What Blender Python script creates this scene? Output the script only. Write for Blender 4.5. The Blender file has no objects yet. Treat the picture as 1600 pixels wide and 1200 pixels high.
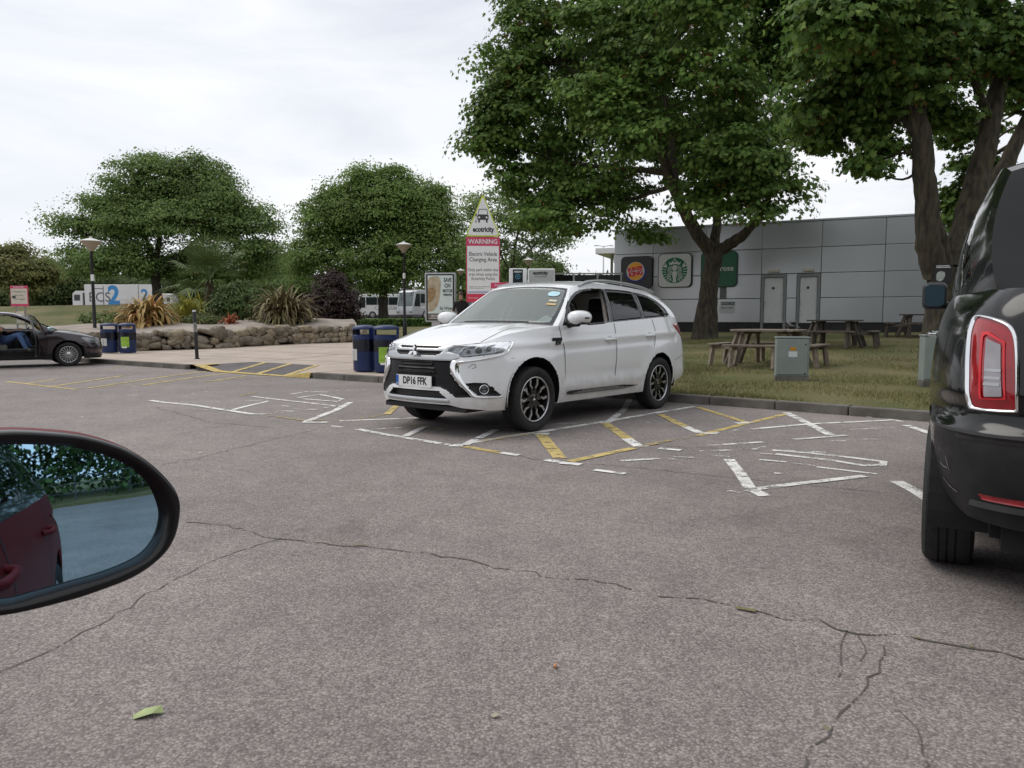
import bpy, bmesh, math, random
import numpy as np
from mathutils import Vector, Matrix
R = math.radians
S = bpy.context.scene
COL = S.collection
rng = np.random.default_rng(7)
random.seed(7)

# ------------------------------------------------------------------ camera, sky, sun, exposure
EYE = 1.185
cam_d = bpy.data.cameras.new('camera')
cam_d.sensor_width = 36.0
cam_d.lens = 1175.0 / 1600.0 * 36.0
cam_d.clip_start = 0.05
cam_d.clip_end = 3000.0
cam = bpy.data.objects.new('camera', cam_d)
COL.objects.link(cam)
cam.location = (0, 0, EYE)
cam.rotation_euler = (R(90 - 4.913), 0, 0)
S.camera = cam

SUN_EL, SUN_AZ = 54.0, -68.0          # azimuth measured from +Y towards +X
world = bpy.data.worlds.new('World')
S.world = world
world.use_nodes = True
nt = world.node_tree
nt.nodes.clear()
wo = nt.nodes.new('ShaderNodeOutputWorld')
sky = nt.nodes.new('ShaderNodeTexSky')
sky.sky_type = 'NISHITA'
sky.sun_disc = False
sky.sun_elevation = R(SUN_EL)
sky.sun_rotation = R(SUN_AZ)
sky.dust_density = 2.0
bg1 = nt.nodes.new('ShaderNodeBackground'); bg1.inputs[1].default_value = 0.11
bg2 = nt.nodes.new('ShaderNodeBackground'); bg2.inputs[1].default_value = 1.10
tc = nt.nodes.new('ShaderNodeTexCoord')
mp = nt.nodes.new('ShaderNodeMapping'); mp.inputs['Scale'].default_value = (1.0, 1.0, 4.5)
nz = nt.nodes.new('ShaderNodeTexNoise'); nz.inputs['Scale'].default_value = 2.2
nz.inputs['Detail'].default_value = 6.0; nz.inputs['Roughness'].default_value = 0.55
nz.inputs['Distortion'].default_value = 0.6
rp = nt.nodes.new('ShaderNodeValToRGB')
rp.color_ramp.elements[0].position = 0.28; rp.color_ramp.elements[0].color = (0.66, 0.66, 0.66, 1)
rp.color_ramp.elements[1].position = 0.60; rp.color_ramp.elements[1].color = (1, 1, 1, 1)
nz2 = nt.nodes.new('ShaderNodeTexNoise'); nz2.inputs['Scale'].default_value = 1.3
nz2.inputs['Detail'].default_value = 4.0
rp2 = nt.nodes.new('ShaderNodeValToRGB')
rp2.color_ramp.elements[0].position = 0.3; rp2.color_ramp.elements[0].color = (0.82, 0.85, 0.905, 1)
rp2.color_ramp.elements[1].position = 0.7; rp2.color_ramp.elements[1].color = (0.95, 0.955, 0.98, 1)
mxs = nt.nodes.new('ShaderNodeMixShader')
L = nt.links.new
L(tc.outputs['Generated'], mp.inputs[0]); L(mp.outputs[0], nz.inputs[0]); L(mp.outputs[0], nz2.inputs[0])
L(nz.outputs[0], rp.inputs[0]); L(nz2.outputs[0], rp2.inputs[0])
L(sky.outputs[0], bg1.inputs[0]); L(rp2.outputs[0], bg2.inputs[0])
L(rp.outputs[0], mxs.inputs[0]); L(bg1.outputs[0], mxs.inputs[1]); L(bg2.outputs[0], mxs.inputs[2])
L(mxs.outputs[0], wo.inputs[0])

sun_d = bpy.data.lights.new('sun', 'SUN')
sun_d.energy = 1.5
sun_d.angle = R(38)
sun_d.color = (1.0, 0.96, 0.9)
sun = bpy.data.objects.new('sun', sun_d)
COL.objects.link(sun)
_sd = Vector((math.sin(R(SUN_AZ)) * math.cos(R(SUN_EL)), math.cos(R(SUN_AZ)) * math.cos(R(SUN_EL)), math.sin(R(SUN_EL))))
sun.rotation_euler = _sd.to_track_quat('Z', 'Y').to_euler()

S.view_settings.view_transform = 'Standard'
S.view_settings.look = 'None'
S.view_settings.exposure = 0.0
S.view_settings.gamma = 1.0
S.view_settings.use_curve_mapping = False
S.render.engine = 'CYCLES'
S.cycles.max_bounces = 8
S.cycles.transparent_max_bounces = 16
S.cycles.use_denoising = True

# ------------------------------------------------------------------ materials
def srgb(r, g, b):
    f = lambda c: (c / 255.0 / 12.92) if c <= 10.3 else (((c / 255.0 + 0.055) / 1.055) ** 2.4)
    return (f(r), f(g), f(b), 1.0)

MATS = {}
def mat(name, col, rough=0.6, metal=0.0, var=0.0, vscale=8.0, col2=None, bump=0.0, bscale=40.0,
        coat=0.0, spec=0.5, alpha=1.0, trans=0.0, emit=None, island=None, detail=4.0, ior=1.45, rvar=0.0, stretch=None, grime=None):
    """procedural Principled material: colour broken up by noise, optional bump"""
    if name in MATS: return MATS[name]
    m = bpy.data.materials.new(name); m.use_nodes = True
    n = m.node_tree.nodes; l = m.node_tree.links
    b = n['Principled BSDF']
    if len(col) == 3: col = (*col, 1.0)
    b.inputs['Base Color'].default_value = col
    b.inputs['Roughness'].default_value = rough
    b.inputs['Metallic'].default_value = metal
    b.inputs['Coat Weight'].default_value = coat
    b.inputs['Coat Roughness'].default_value = 0.04
    b.inputs['Specular IOR Level'].default_value = spec
    b.inputs['IOR'].default_value = ior
    b.inputs['Transmission Weight'].default_value = trans
    b.inputs['Alpha'].default_value = alpha
    if emit:
        b.inputs['Emission Color'].default_value = (*emit[0][:3], 1); b.inputs['Emission Strength'].default_value = emit[1]
    if var > 0 or bump > 0 or col2 or rvar > 0:
        t = n.new('ShaderNodeTexCoord')
        if stretch:
            mpn = n.new('ShaderNodeMapping'); mpn.inputs['Scale'].default_value = (1, 1, stretch); l.new(t.outputs['Object'], mpn.inputs[0])
            class _T: outputs = {'Object': mpn.outputs[0]}
            t = _T
    src = None
    if island is not None:      # a list of colours picked per loose piece
        g = n.new('ShaderNodeNewGeometry'); r = n.new('ShaderNodeValToRGB')
        e = r.color_ramp.elements
        for i, c in enumerate(island):
            pos = i / (len(island) - 1)
            if i == 0: e[0].position = 0; e[0].color = c
            elif i == len(island) - 1: e[-1].position = 1; e[-1].color = c
            else:
                k = e.new(pos); k.color = c
        l.new(g.outputs['Random Per Island'], r.inputs[0]); src = r.outputs[0]
    if var > 0 or col2:
        no = n.new('ShaderNodeTexNoise'); no.inputs['Scale'].default_value = vscale; no.inputs['Detail'].default_value = detail
        l.new(t.outputs['Object'], no.inputs[0])
        cr_ = n.new('ShaderNodeValToRGB'); cr_.color_ramp.elements[0].position = 0.32; cr_.color_ramp.elements[1].position = 0.68
        l.new(no.outputs[0], cr_.inputs[0])
        if src is None:
            c2 = col2 if col2 else tuple(min(1, c * (1 + var)) for c in col[:3]) + (1,)
            c1 = col if col2 else tuple(c * (1 - var) for c in col[:3]) + (1,)
            if len(c2) == 3: c2 = (*c2, 1)
            cr_.color_ramp.elements[0].color = c1; cr_.color_ramp.elements[1].color = c2
            src = cr_.outputs[0]
        else:
            cr_.color_ramp.elements[0].color = (1 - var,) * 3 + (1,); cr_.color_ramp.elements[1].color = (1 + var,) * 3 + (1,)
            mx = n.new('ShaderNodeMix'); mx.data_type = 'RGBA'; mx.blend_type = 'MULTIPLY'; mx.inputs[0].default_value = 1
            l.new(src, mx.inputs[6]); l.new(cr_.outputs[0], mx.inputs[7]); src = mx.outputs[2]
    if grime:   # road dirt splashed on the lowest panels: (colour, height)
        tg = n.new('ShaderNodeTexCoord'); sx = n.new('ShaderNodeSeparateXYZ'); l.new(tg.outputs['Object'], sx.inputs[0])
        ng = n.new('ShaderNodeTexNoise'); ng.inputs['Scale'].default_value = 9; ng.inputs['Detail'].default_value = 8; l.new(tg.outputs['Object'], ng.inputs[0])
        ma = n.new('ShaderNodeMath'); ma.operation = 'MULTIPLY_ADD'; ma.inputs[1].default_value = -.35; l.new(ng.outputs[0], ma.inputs[0]); l.new(sx.outputs[2], ma.inputs[2])
        mg = n.new('ShaderNodeMapRange'); mg.inputs[1].default_value = grime[1] - .42; mg.inputs[2].default_value = grime[1] - .12; mg.inputs[3].default_value = .55; mg.inputs[4].default_value = 0
        l.new(ma.outputs[0], mg.inputs[0]); xg = n.new('ShaderNodeMix'); xg.data_type = 'RGBA'; l.new(mg.outputs[0], xg.inputs[0])
        if src is not None: l.new(src, xg.inputs[6])
        else: xg.inputs[6].default_value = col
        xg.inputs[7].default_value = (*grime[0], 1); src = xg.outputs[2]
    if src is not None: l.new(src, b.inputs['Base Color'])
    if rvar > 0:
        n3 = n.new('ShaderNodeTexNoise'); n3.inputs['Scale'].default_value = vscale * 1.7; n3.inputs['Detail'].default_value = 5
        l.new(t.outputs['Object'], n3.inputs[0])
        mr = n.new('ShaderNodeMapRange'); mr.inputs[1].default_value = .3; mr.inputs[2].default_value = .7
        mr.inputs[3].default_value = max(0, rough - rvar); mr.inputs[4].default_value = min(1, rough + rvar)
        l.new(n3.outputs[0], mr.inputs[0]); l.new(mr.outputs[0], b.inputs['Roughness'])
    if bump > 0:
        n2 = n.new('ShaderNodeTexNoise'); n2.inputs['Scale'].default_value = bscale; n2.inputs['Detail'].default_value = 5
        l.new(t.outputs['Object'], n2.inputs[0])
        bp = n.new('ShaderNodeBump'); bp.inputs['Strength'].default_value = bump; bp.inputs['Distance'].default_value = 0.02
        l.new(n2.outputs[0], bp.inputs['Height']); l.new(bp.outputs[0], b.inputs['Normal'])
    MATS[name] = m
    return m

def glass_mat(name, tint, transp, rough=0.02, sky_sheen=0.0):
    """thin vehicle glass: see-through share tinted, plus fresnel gloss"""
    if name in MATS: return MATS[name]
    m = bpy.data.materials.new(name); m.use_nodes = True
    n = m.node_tree.nodes; l = m.node_tree.links; n.clear()
    o = n.new('ShaderNodeOutputMaterial'); mx = n.new('ShaderNodeMixShader')
    tr = n.new('ShaderNodeBsdfTransparent'); gl = n.new('ShaderNodeBsdfGlossy'); fr = n.new('ShaderNodeFresnel')
    tr.inputs[0].default_value = (tint[0] * transp, tint[1] * transp, tint[2] * transp, 1)
    gl.inputs['Roughness'].default_value = rough; gl.inputs[0].default_value = (1, 1, 1, 1)
    fr.inputs[0].default_value = 1.52
    l.new(fr.outputs[0], mx.inputs[0]); l.new(tr.outputs[0], mx.inputs[1]); l.new(gl.outputs[0], mx.inputs[2])
    last = mx
    if sky_sheen > 0:    # pale diffuse share painted in to stand for sky reflected in the glass
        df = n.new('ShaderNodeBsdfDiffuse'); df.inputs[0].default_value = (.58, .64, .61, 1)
        m2 = n.new('ShaderNodeMixShader'); m2.inputs[0].default_value = sky_sheen
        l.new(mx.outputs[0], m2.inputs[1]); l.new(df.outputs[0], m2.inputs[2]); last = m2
    l.new(last.outputs[0], o.inputs[0]); MATS[name] = m
    return m

def leaf_mat(name, cols, transl=0.25, var=0.25, rough=0.55):
    if name in MATS: return MATS[name]
    cols = [(min(.8, q[0] * 2.5), min(.8, q[1] * 2.55), min(.8, q[2] * 2.05), 1) for q in cols]
    m = mat(name, cols[0], rough=rough, island=cols, var=var, vscale=0.5, spec=0.25)
    n = m.node_tree.nodes; l = m.node_tree.links
    b = n['Principled BSDF']; o = [x for x in n if x.type == 'OUTPUT_MATERIAL'][0]
    tl = n.new('ShaderNodeBsdfTranslucent'); mx = n.new('ShaderNodeMixShader'); mx.inputs[0].default_value = transl
    srcl = b.inputs['Base Color'].links[0].from_socket
    l.new(srcl, tl.inputs[0]); l.new(b.outputs[0], mx.inputs[1]); l.new(tl.outputs[0], mx.inputs[2]); l.new(mx.outputs[0], o.inputs[0])
    return m

def worn_paint(name, col, keep=0.5):
    """road paint with bits worn through to the asphalt below"""
    if name in MATS: return MATS[name]
    m = bpy.data.materials.new(name); m.use_nodes = True
    n = m.node_tree.nodes; l = m.node_tree.links
    b = n['Principled BSDF']; o = [x for x in n if x.type == 'OUTPUT_MATERIAL'][0]
    b.inputs['Roughness'].default_value = 0.8
    g = n.new('ShaderNodeNewGeometry')
    n1 = n.new('ShaderNodeTexNoise'); n1.inputs['Scale'].default_value = 7.0; n1.inputs['Detail'].default_value = 8; n1.inputs['Roughness'].default_value = 0.75
    l.new(g.outputs['Position'], n1.inputs[0])
    v = n.new('ShaderNodeTexVoronoi'); v.inputs['Scale'].default_value = 85.0; l.new(g.outputs['Position'], v.inputs[0])
    ad = n.new('ShaderNodeMath'); ad.operation = 'MULTIPLY_ADD'; ad.inputs[1].default_value = 0.16; l.new(v.outputs['Distance'], ad.inputs[0]); l.new(n1.outputs[0], ad.inputs[2])
    r = n.new('ShaderNodeValToRGB'); r.color_ramp.elements[0].position = keep; r.color_ramp.elements[1].position = keep + 0.09
    r.color_ramp.elements[0].color = (1, 1, 1, 1); r.color_ramp.elements[1].color = (0, 0, 0, 1)
    l.new(ad.outputs[0], r.inputs[0])
    n2 = n.new('ShaderNodeTexNoise'); n2.inputs['Scale'].default_value = 3.0; n2.inputs['Detail'].default_value = 6; l.new(g.outputs['Position'], n2.inputs[0])
    r2 = n.new('ShaderNodeValToRGB'); r2.color_ramp.elements[0].position = .3; r2.color_ramp.elements[1].position = .7
    r2.color_ramp.elements[0].color = tuple(c * .72 for c in col[:3]) + (1,); r2.color_ramp.elements[1].color = (*col[:3], 1)
    l.new(n2.outputs[0], r2.inputs[0]); l.new(r2.outputs[0], b.inputs['Base Color'])
    t = n.new('ShaderNodeBsdfTransparent'); mx = n.new('ShaderNodeMixShader')
    l.new(r.outputs[0], mx.inputs[0]); l.new(t.outputs[0], mx.inputs[1]); l.new(b.outputs[0], mx.inputs[2]); l.new(mx.outputs[0], o.inputs[0])
    MATS[name] = m
    return m

# ------------------------------------------------------------------ object helpers
def link(o, parent=None):
    COL.objects.link(o)
    if parent is not None: o.parent = parent
    return o

def tag(o, label=None, cat=None, group=None, kind=None):
    if label: o['label'] = label
    if cat: o['category'] = cat
    if group: o['group'] = group
    if kind: o['kind'] = kind
    return o

def empty(name, loc=(0, 0, 0), rz=0.0, label=None, cat=None, group=None):
    o = bpy.data.objects.new(name, None)
    o.empty_display_size = 0.2
    o.location = loc; o.rotation_euler = (0, 0, rz)
    link(o)
    return tag(o, label, cat, group)

def mesh(name, V, F, m, parent=None, smooth=False, midx=None, auto=None):
    me = bpy.data.meshes.new(name)
    V = [tuple(map(float, v)) for v in V] if not isinstance(V, np.ndarray) else V.tolist()
    F = F.tolist() if isinstance(F, np.ndarray) else F
    me.from_pydata(V, [], F)
    for x in (m if isinstance(m, (list, tuple)) else [m]): me.materials.append(x)
    if midx is not None: me.polygons.foreach_set('material_index', midx)
    if smooth: me.polygons.foreach_set('use_smooth', [True] * len(me.polygons))
    if auto is not None:
        bm = bmesh.new(); bm.from_mesh(me)
        for e in bm.edges:
            if len(e.link_faces) == 2 and e.calc_face_angle(0) > R(auto): e.smooth = False
        for f in bm.faces: f.smooth = True
        bm.to_mesh(me); bm.free()
    me.update()
    o = bpy.data.objects.new(name, me)
    return link(o, parent)

def fastmesh(name, V, F, m, parent=None, smooth=False):
    """numpy route for large meshes of equal-sided faces"""
    me = bpy.data.meshes.new(name)
    V = np.ascontiguousarray(V, np.float32); F = np.ascontiguousarray(F, np.int32)
    nv, nf, k = len(V), len(F), F.shape[1]
    me.vertices.add(nv); me.vertices.foreach_set('co', V.ravel())
    me.loops.add(nf * k); me.loops.foreach_set('vertex_index', F.ravel())
    me.polygons.add(nf); me.polygons.foreach_set('loop_start', np.arange(0, nf * k, k, dtype=np.int32))
    me.polygons.foreach_set('loop_total', np.full(nf, k, np.int32))
    me.materials.append(m)
    if smooth: me.polygons.foreach_set('use_smooth', np.ones(nf, bool))
    me.update(calc_edges=True)
    o = bpy.data.objects.new(name, me)
    return link(o, parent)

class MB:
    """collects simple solids, then links them as one mesh"""
    def __init__(s): s.V = []; s.F = []
    def add(s, V, F):
        b = len(s.V); s.V += [tuple(v) for v in V]; s.F += [tuple(i + b for i in f) for f in F]; return s
    def box(s, c, d, rz=0.0, M=None):
        x, y, z = (k / 2 for k in d)
        P = [Vector(p) for p in ((-x, -y, -z), (x, -y, -z), (x, y, -z), (-x, y, -z), (-x, -y, z), (x, -y, z), (x, y, z), (-x, y, z))]
        if M is None: M = Matrix.Rotation(rz, 3, 'Z')
        P = [M @ p + Vector(c) for p in P]
        return s.add(P, [(0, 3, 2, 1), (4, 5, 6, 7), (0, 1, 5, 4), (1, 2, 6, 5), (2, 3, 7, 6), (3, 0, 4, 7)])
    def cyl(s, a, b, r0, r1=None, n=12, caps=True):
        if r1 is None: r1 = r0
        return s.tube([a, b], [r0, r1], n, caps)
    def tube(s, pts, rad, n=8, caps=True):
        pts = [Vector(p) for p in pts]
        if not hasattr(rad, '__len__'): rad = [rad] * len(pts)
        V = []; a = None
        for i, p in enumerate(pts):
            t = (pts[min(i + 1, len(pts) - 1)] - pts[max(i - 1, 0)]).normalized()
            if a is None: a = t.cross(Vector((0, 0, 1)) if abs(t.z) < .9 else Vector((1, 0, 0)))
            a = a - t * a.dot(t); a.normalize(); b = t.cross(a)
            for k in range(n):
                w = 2 * math.pi * k / n
                V.append(p + (a * math.cos(w) + b * math.sin(w)) * rad[i])
        F = []
        for i in range(len(pts) - 1):
            for k in range(n):
                F.append((i * n + k, i * n + (k + 1) % n, (i + 1) * n + (k + 1) % n, (i + 1) * n + k))
        if caps:
            F.append(tuple(range(n))); F.append(tuple((len(pts) - 1) * n + k for k in reversed(range(n))))
        return s.add(V, F)
    def lathe(s, prof, n=24, M=None, close=False):
        """prof: (r, h) pairs turned round local Z"""
        V = []; k = len(prof)
        for i in range(n):
            w = 2 * math.pi * i / n
            for r, h in prof: V.append(Vector((r * math.cos(w), r * math.sin(w), h)))
        if M is not None: V = [M @ v for v in V]
        F = []
        for i in range(n):
            j = (i + 1) % n
            for q in range(k - 1 + (1 if close else 0)):
                F.append((i * k + q, j * k + q, j * k + (q + 1) % k, i * k + (q + 1) % k))
        return s.add(V, F)
    def prism(s, poly, h, M=None, z0=0.0):
        """poly (x,y) extruded from z0 to z0+h"""
        n = len(poly)
        V = [Vector((x, y, z0)) for x, y in poly] + [Vector((x, y, z0 + h)) for x, y in poly]
        if M is not None: V = [M @ v for v in V]
        F = [tuple(reversed(range(n))), tuple(range(n, 2 * n))] + [(i, (i + 1) % n, n + (i + 1) % n, n + i) for i in range(n)]
        return s.add(V, F)
    def strip(s, A, B):
        n = len(A)
        return s.add(list(A) + list(B), [(i, i + 1, n + i + 1, n + i) for i in range(n - 1)])
    def build(s, name, m, parent=None, smooth=False, bevel=0.0, auto=None, seg=2):
        o = mesh(name, s.V, s.F, m, parent, smooth, auto=auto)
        if bevel > 0:
            b = o.modifiers.new('bevel', 'BEVEL'); b.width = bevel; b.segments = seg; b.limit_method = 'ANGLE'; b.angle_limit = R(40)
            for p in o.data.polygons: p.use_smooth = True
            b.harden_normals = False
            o.modifiers.new('wn', 'WEIGHTED_NORMAL').keep_sharp = True
        return o

def frame(o, right, up):
    """matrix whose X is right, Y is up, Z faces out"""
    x = Vector(right).normalized(); y = Vector(up).normalized(); z = x.cross(y).normalized(); y = z.cross(x)
    return Matrix(((x.x, y.x, z.x, o[0]), (x.y, y.y, z.y, o[1]), (x.z, y.z, z.z, o[2]), (0, 0, 0, 1)))

def rrect(w, h, r, n=5, cx=0, cy=0):
    out = []
    for (sx, sy, a0) in ((1, 1, 0), (-1, 1, 90), (-1, -1, 180), (1, -1, 270)):
        for i in range(n + 1):
            a = R(a0 + 90 * i / n)
            out.append((cx + sx * (w / 2 - r) + r * math.cos(a), cy + sy * (h / 2 - r) + r * math.sin(a)))
    return out

def text(name, s, size, m, M, parent=None, align='CENTER', sx=1.0, bold=0.0, depth=0.0):
    c = bpy.data.curves.new(name, 'FONT'); c.body = s; c.size = size; c.align_x = align; c.align_y = 'CENTER'
    c.offset = bold; c.extrude = depth; c.resolution_u = 3
    t = bpy.data.objects.new(name, c); COL.objects.link(t)
    dg = bpy.context.evaluated_depsgraph_get(); dg.update()
    me = bpy.data.meshes.new_from_object(t.evaluated_get(dg))
    COL.objects.unlink(t); bpy.data.objects.remove(t); bpy.data.curves.remove(c)
    me.transform(M @ Matrix.Diagonal((sx, 1, 1, 1)))
    me.materials.clear(); me.materials.append(m); me.name = name
    o = bpy.data.objects.new(name, me)
    return link(o, parent)

def flat(name, poly, m, M, parent=None):
    """a flat printed shape"""
    V = [M @ Vector((x, y, 0)) for x, y in poly]
    return mesh(name, V, [tuple(range(len(V)))], m, parent)

def copy_tree(o, parent=None, **kw):
    c = o.copy(); COL.objects.link(c)
    if parent is not None: c.parent = parent
    for ch in list(o.children): copy_tree(ch, c)
    return c
# ------------------------------------------------------------------ terrain
KE = np.array([0.818, -0.575]); KN = np.array([0.575, 0.818]); K0 = np.array([0.0, 12.4])
def pq(x, y):
    dx = np.asarray(x, float) - K0[0]; dy = np.asarray(y, float) - K0[1]
    return dx * KE[0] + dy * KE[1], dx * KN[0] + dy * KN[1]
def from_pq(p, q): return K0[0] + p * KE[0] + q * KN[0], K0[1] + p * KE[1] + q * KN[1]
def sst(a, b, t):
    t = np.clip((t - a) / (b - a), 0, 1); return t * t * (3 - 2 * t)
def ground_z(x, y):
    x = np.asarray(x, float); y = np.asarray(y, float)
    p, q = pq(x, y)
    base = 0.12 + 0.031 * np.maximum(q - 2.5, 0)
    base = np.where(base > 1.0, 1.0 + 0.35 * (1 - np.exp(-(base - 1.0) / 0.35)), base)
    ang = x / np.maximum(y, 1.0)
    wl = 1 - sst(-0.42, -0.24, ang)
    bank = 1.64 * sst(28, 50, y) * wl * (1 - 0.25 * sst(52, 80, y))
    return base + bank
def gz(x, y): return float(ground_z(x, y))
# ------------------------------------------------------------------ ground materials
def asphalt_mat(name, base, pink, chip=118.0, bump=0.25):
    m = bpy.data.materials.new(name); m.use_nodes = True
    n = m.node_tree.nodes; l = m.node_tree.links; b = n['Principled BSDF']
    b.inputs['Roughness'].default_value = 0.82; b.inputs['Specular IOR Level'].default_value = 0.35
    t = n.new('ShaderNodeTexCoord')
    v = n.new('ShaderNodeTexVoronoi'); v.inputs['Scale'].default_value = chip; v.inputs['Randomness'].default_value = 1.0
    ds = n.new('ShaderNodeTexNoise'); ds.inputs['Scale'].default_value = 60.0
    l.new(t.outputs['Object'], ds.inputs[0])
    ad = n.new('ShaderNodeMix'); ad.data_type = 'VECTOR'; ad.inputs[0].default_value = 0.012
    l.new(t.outputs['Object'], ad.inputs[4]); l.new(ds.outputs[1], ad.inputs[5]); l.new(ad.outputs[1], v.inputs[0])
    sp = n.new('ShaderNodeSeparateColor'); l.new(v.outputs['Color'], sp.inputs[0])
    r = n.new('ShaderNodeValToRGB'); e = r.color_ramp.elements
    e[0].position = 0.0; e[0].color = tuple(c * 0.74 for c in base) + (1,)
    e[1].position = 1.0; e[1].color = tuple(min(1, c * 1.32) for c in base) + (1,)
    k = e.new(0.35); k.color = tuple(c * 0.85 for c in pink) + (1,)
    k = e.new(0.75); k.color = tuple(c * 1.15 for c in base) + (1,)
    l.new(sp.outputs[0], r.inputs[0])
    # dark binder between the chips
    r3 = n.new('ShaderNodeValToRGB'); r3.color_ramp.elements[0].position = 0.30; r3.color_ramp.elements[0].color = (1, 1, 1, 1)
    r3.color_ramp.elements[1].position = 0.75; r3.color_ramp.elements[1].color = (0.58, 0.56, 0.55, 1)
    l.new(v.outputs['Distance'], r3.inputs[0])
    mx = n.new('ShaderNodeMix'); mx.data_type = 'RGBA'; mx.blend_type = 'MULTIPLY'; mx.inputs[0].default_value = 1
    l.new(r.outputs[0], mx.inputs[6]); l.new(r3.outputs[0], mx.inputs[7])
    # broad stains and traffic polish
    cur = mx.outputs[2]
    for sc, lo, hi, det in ((0.35, 0.84, 1.12, 6), (1.1, 0.90, 1.08, 8), (4.5, 0.90, 1.09, 8), (22.0, 0.88, 1.12, 4)):
        q = n.new('ShaderNodeTexNoise'); q.inputs['Scale'].default_value = sc; q.inputs['Detail'].default_value = det
        l.new(t.outputs['Object'], q.inputs[0])
        rr = n.new('ShaderNodeValToRGB'); rr.color_ramp.elements[0].position = .3; rr.color_ramp.elements[1].position = .7
        rr.color_ramp.elements[0].color = (lo, lo, lo * 1.01, 1); rr.color_ramp.elements[1].color = (hi, hi * .995, hi * .99, 1)
        l.new(q.outputs[0], rr.inputs[0])
        m2 = n.new('ShaderNodeMix'); m2.data_type = 'RGBA'; m2.blend_type = 'MULTIPLY'; m2.inputs[0].default_value = 1
        l.new(cur, m2.inputs[6]); l.new(rr.outputs[0], m2.inputs[7]); cur = m2.outputs[2]
    q = n.new('ShaderNodeTexNoise'); q.inputs['Scale'].default_value = 0.75; q.inputs['Detail'].default_value = 7; q.inputs['Roughness'].default_value = .6; q.inputs['Distortion'].default_value = 1.2
    l.new(t.outputs['Object'], q.inputs[0]); rr = n.new('ShaderNodeValToRGB'); rr.color_ramp.elements[0].position = .60; rr.color_ramp.elements[1].position = .70
    rr.color_ramp.elements[0].color = (1, 1, 1, 1); rr.color_ramp.elements[1].color = (.84, .835, .83, 1); l.new(q.outputs[0], rr.inputs[0])
    m2 = n.new('ShaderNodeMix'); m2.data_type = 'RGBA'; m2.blend_type = 'MULTIPLY'; m2.inputs[0].default_value = 1
    l.new(cur, m2.inputs[6]); l.new(rr.outputs[0], m2.inputs[7]); cur = m2.outputs[2]
    l.new(cur, b.inputs['Base Color'])
    bp = n.new('ShaderNodeBump'); bp.inputs['Strength'].default_value = bump; bp.inputs['Distance'].default_value = 0.006; bp.invert = True
    l.new(v.outputs['Distance'], bp.inputs['Height']); l.new(bp.outputs[0], b.inputs['Normal'])
    MATS[name] = m
    return m

M_ASPH = asphalt_mat('asphalt', (0.274, 0.250, 0.236), (0.285, 0.248, 0.233))
M_ASPH_DK = asphalt_mat('dark_asphalt', (0.145, 0.134, 0.136), (0.15, 0.134, 0.134), chip=110)
M_PAVE = mat('pavement_concrete', (0.40, 0.335, 0.28), 0.85, var=0.13, vscale=1.4, bump=0.15, bscale=60, detail=8)
M_KERB = mat('kerb_concrete', (0.135, 0.124, 0.11), 0.88, var=0.3, vscale=5, bump=0.4, bscale=50, detail=8)
M_JOINT = mat('pavement_joint', (0.19, 0.16, 0.13), 0.9, var=0.3, vscale=3)
M_WHITEP = worn_paint('white_road_paint', (0.80, 0.79, 0.76), 0.59)
M_WHITEW = worn_paint('white_road_paint_worn', (0.74, 0.73, 0.70), 0.495)
M_YELP = worn_paint('yellow_road_paint', (0.56, 0.43, 0.16), 0.61)
M_YELW = worn_paint('yellow_road_paint_worn', (0.44, 0.34, 0.15), 0.525)
M_CRACK = worn_paint('crack_shadow', (0.10, 0.088, 0.08), 0.585)
M_MOSS = worn_paint('moss', (0.19, 0.18, 0.075), 0.515)

def grass_mat(name, greens, drys, ptch=0.5):
    m = bpy.data.materials.new(name); m.use_nodes = True
    n = m.node_tree.nodes; l = m.node_tree.links; b = n['Principled BSDF']; b.inputs['Roughness'].default_value = 0.9
    b.inputs['Specular IOR Level'].default_value = 0.15
    t = n.new('ShaderNodeTexCoord')
    a = n.new('ShaderNodeTexNoise'); a.inputs['Scale'].default_value = ptch; a.inputs['Detail'].default_value = 8; a.inputs['Roughness'].default_value = .65
    c = n.new('ShaderNodeTexNoise'); c.inputs['Scale'].default_value = 26; c.inputs['Detail'].default_value = 6; c.inputs['Roughness'].default_value = .7
    l.new(t.outputs['Object'], a.inputs[0]); l.new(t.outputs['Object'], c.inputs[0])
    r = n.new('ShaderNodeValToRGB'); r.color_ramp.elements[0].position = .35; r.color_ramp.elements[1].position = .62
    r.color_ramp.elements[0].color = greens; r.color_ramp.elements[1].color = drys
    l.new(a.outputs[0], r.inputs[0])
    r2 = n.new('ShaderNodeValToRGB'); r2.color_ramp.elements[0].position = .3; r2.color_ramp.elements[1].position = .72
    r2.color_ramp.elements[0].color = (.55, .55, .5, 1); r2.color_ramp.elements[1].color = (1.35, 1.3, 1.2, 1)
    l.new(c.outputs[0], r2.inputs[0])
    mx = n.new('ShaderNodeMix'); mx.data_type = 'RGBA'; mx.blend_type = 'MULTIPLY'; mx.inputs[0].default_value = 1
    l.new(r.outputs[0], mx.inputs[6]); l.new(r2.outputs[0], mx.inputs[7]); l.new(mx.outputs[2], b.inputs['Base Color'])
    bp = n.new('ShaderNodeBump'); bp.inputs['Strength'].default_value = .6; bp.inputs['Distance'].default_value = .03
    l.new(c.outputs[0], bp.inputs['Height']); l.new(bp.outputs[0], b.inputs['Normal'])
    MATS[name] = m
    return m
M_GRASS = grass_mat('grass_turf', (0.085, 0.100, 0.038, 1), (0.175, 0.158, 0.088, 1), 0.45)

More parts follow.
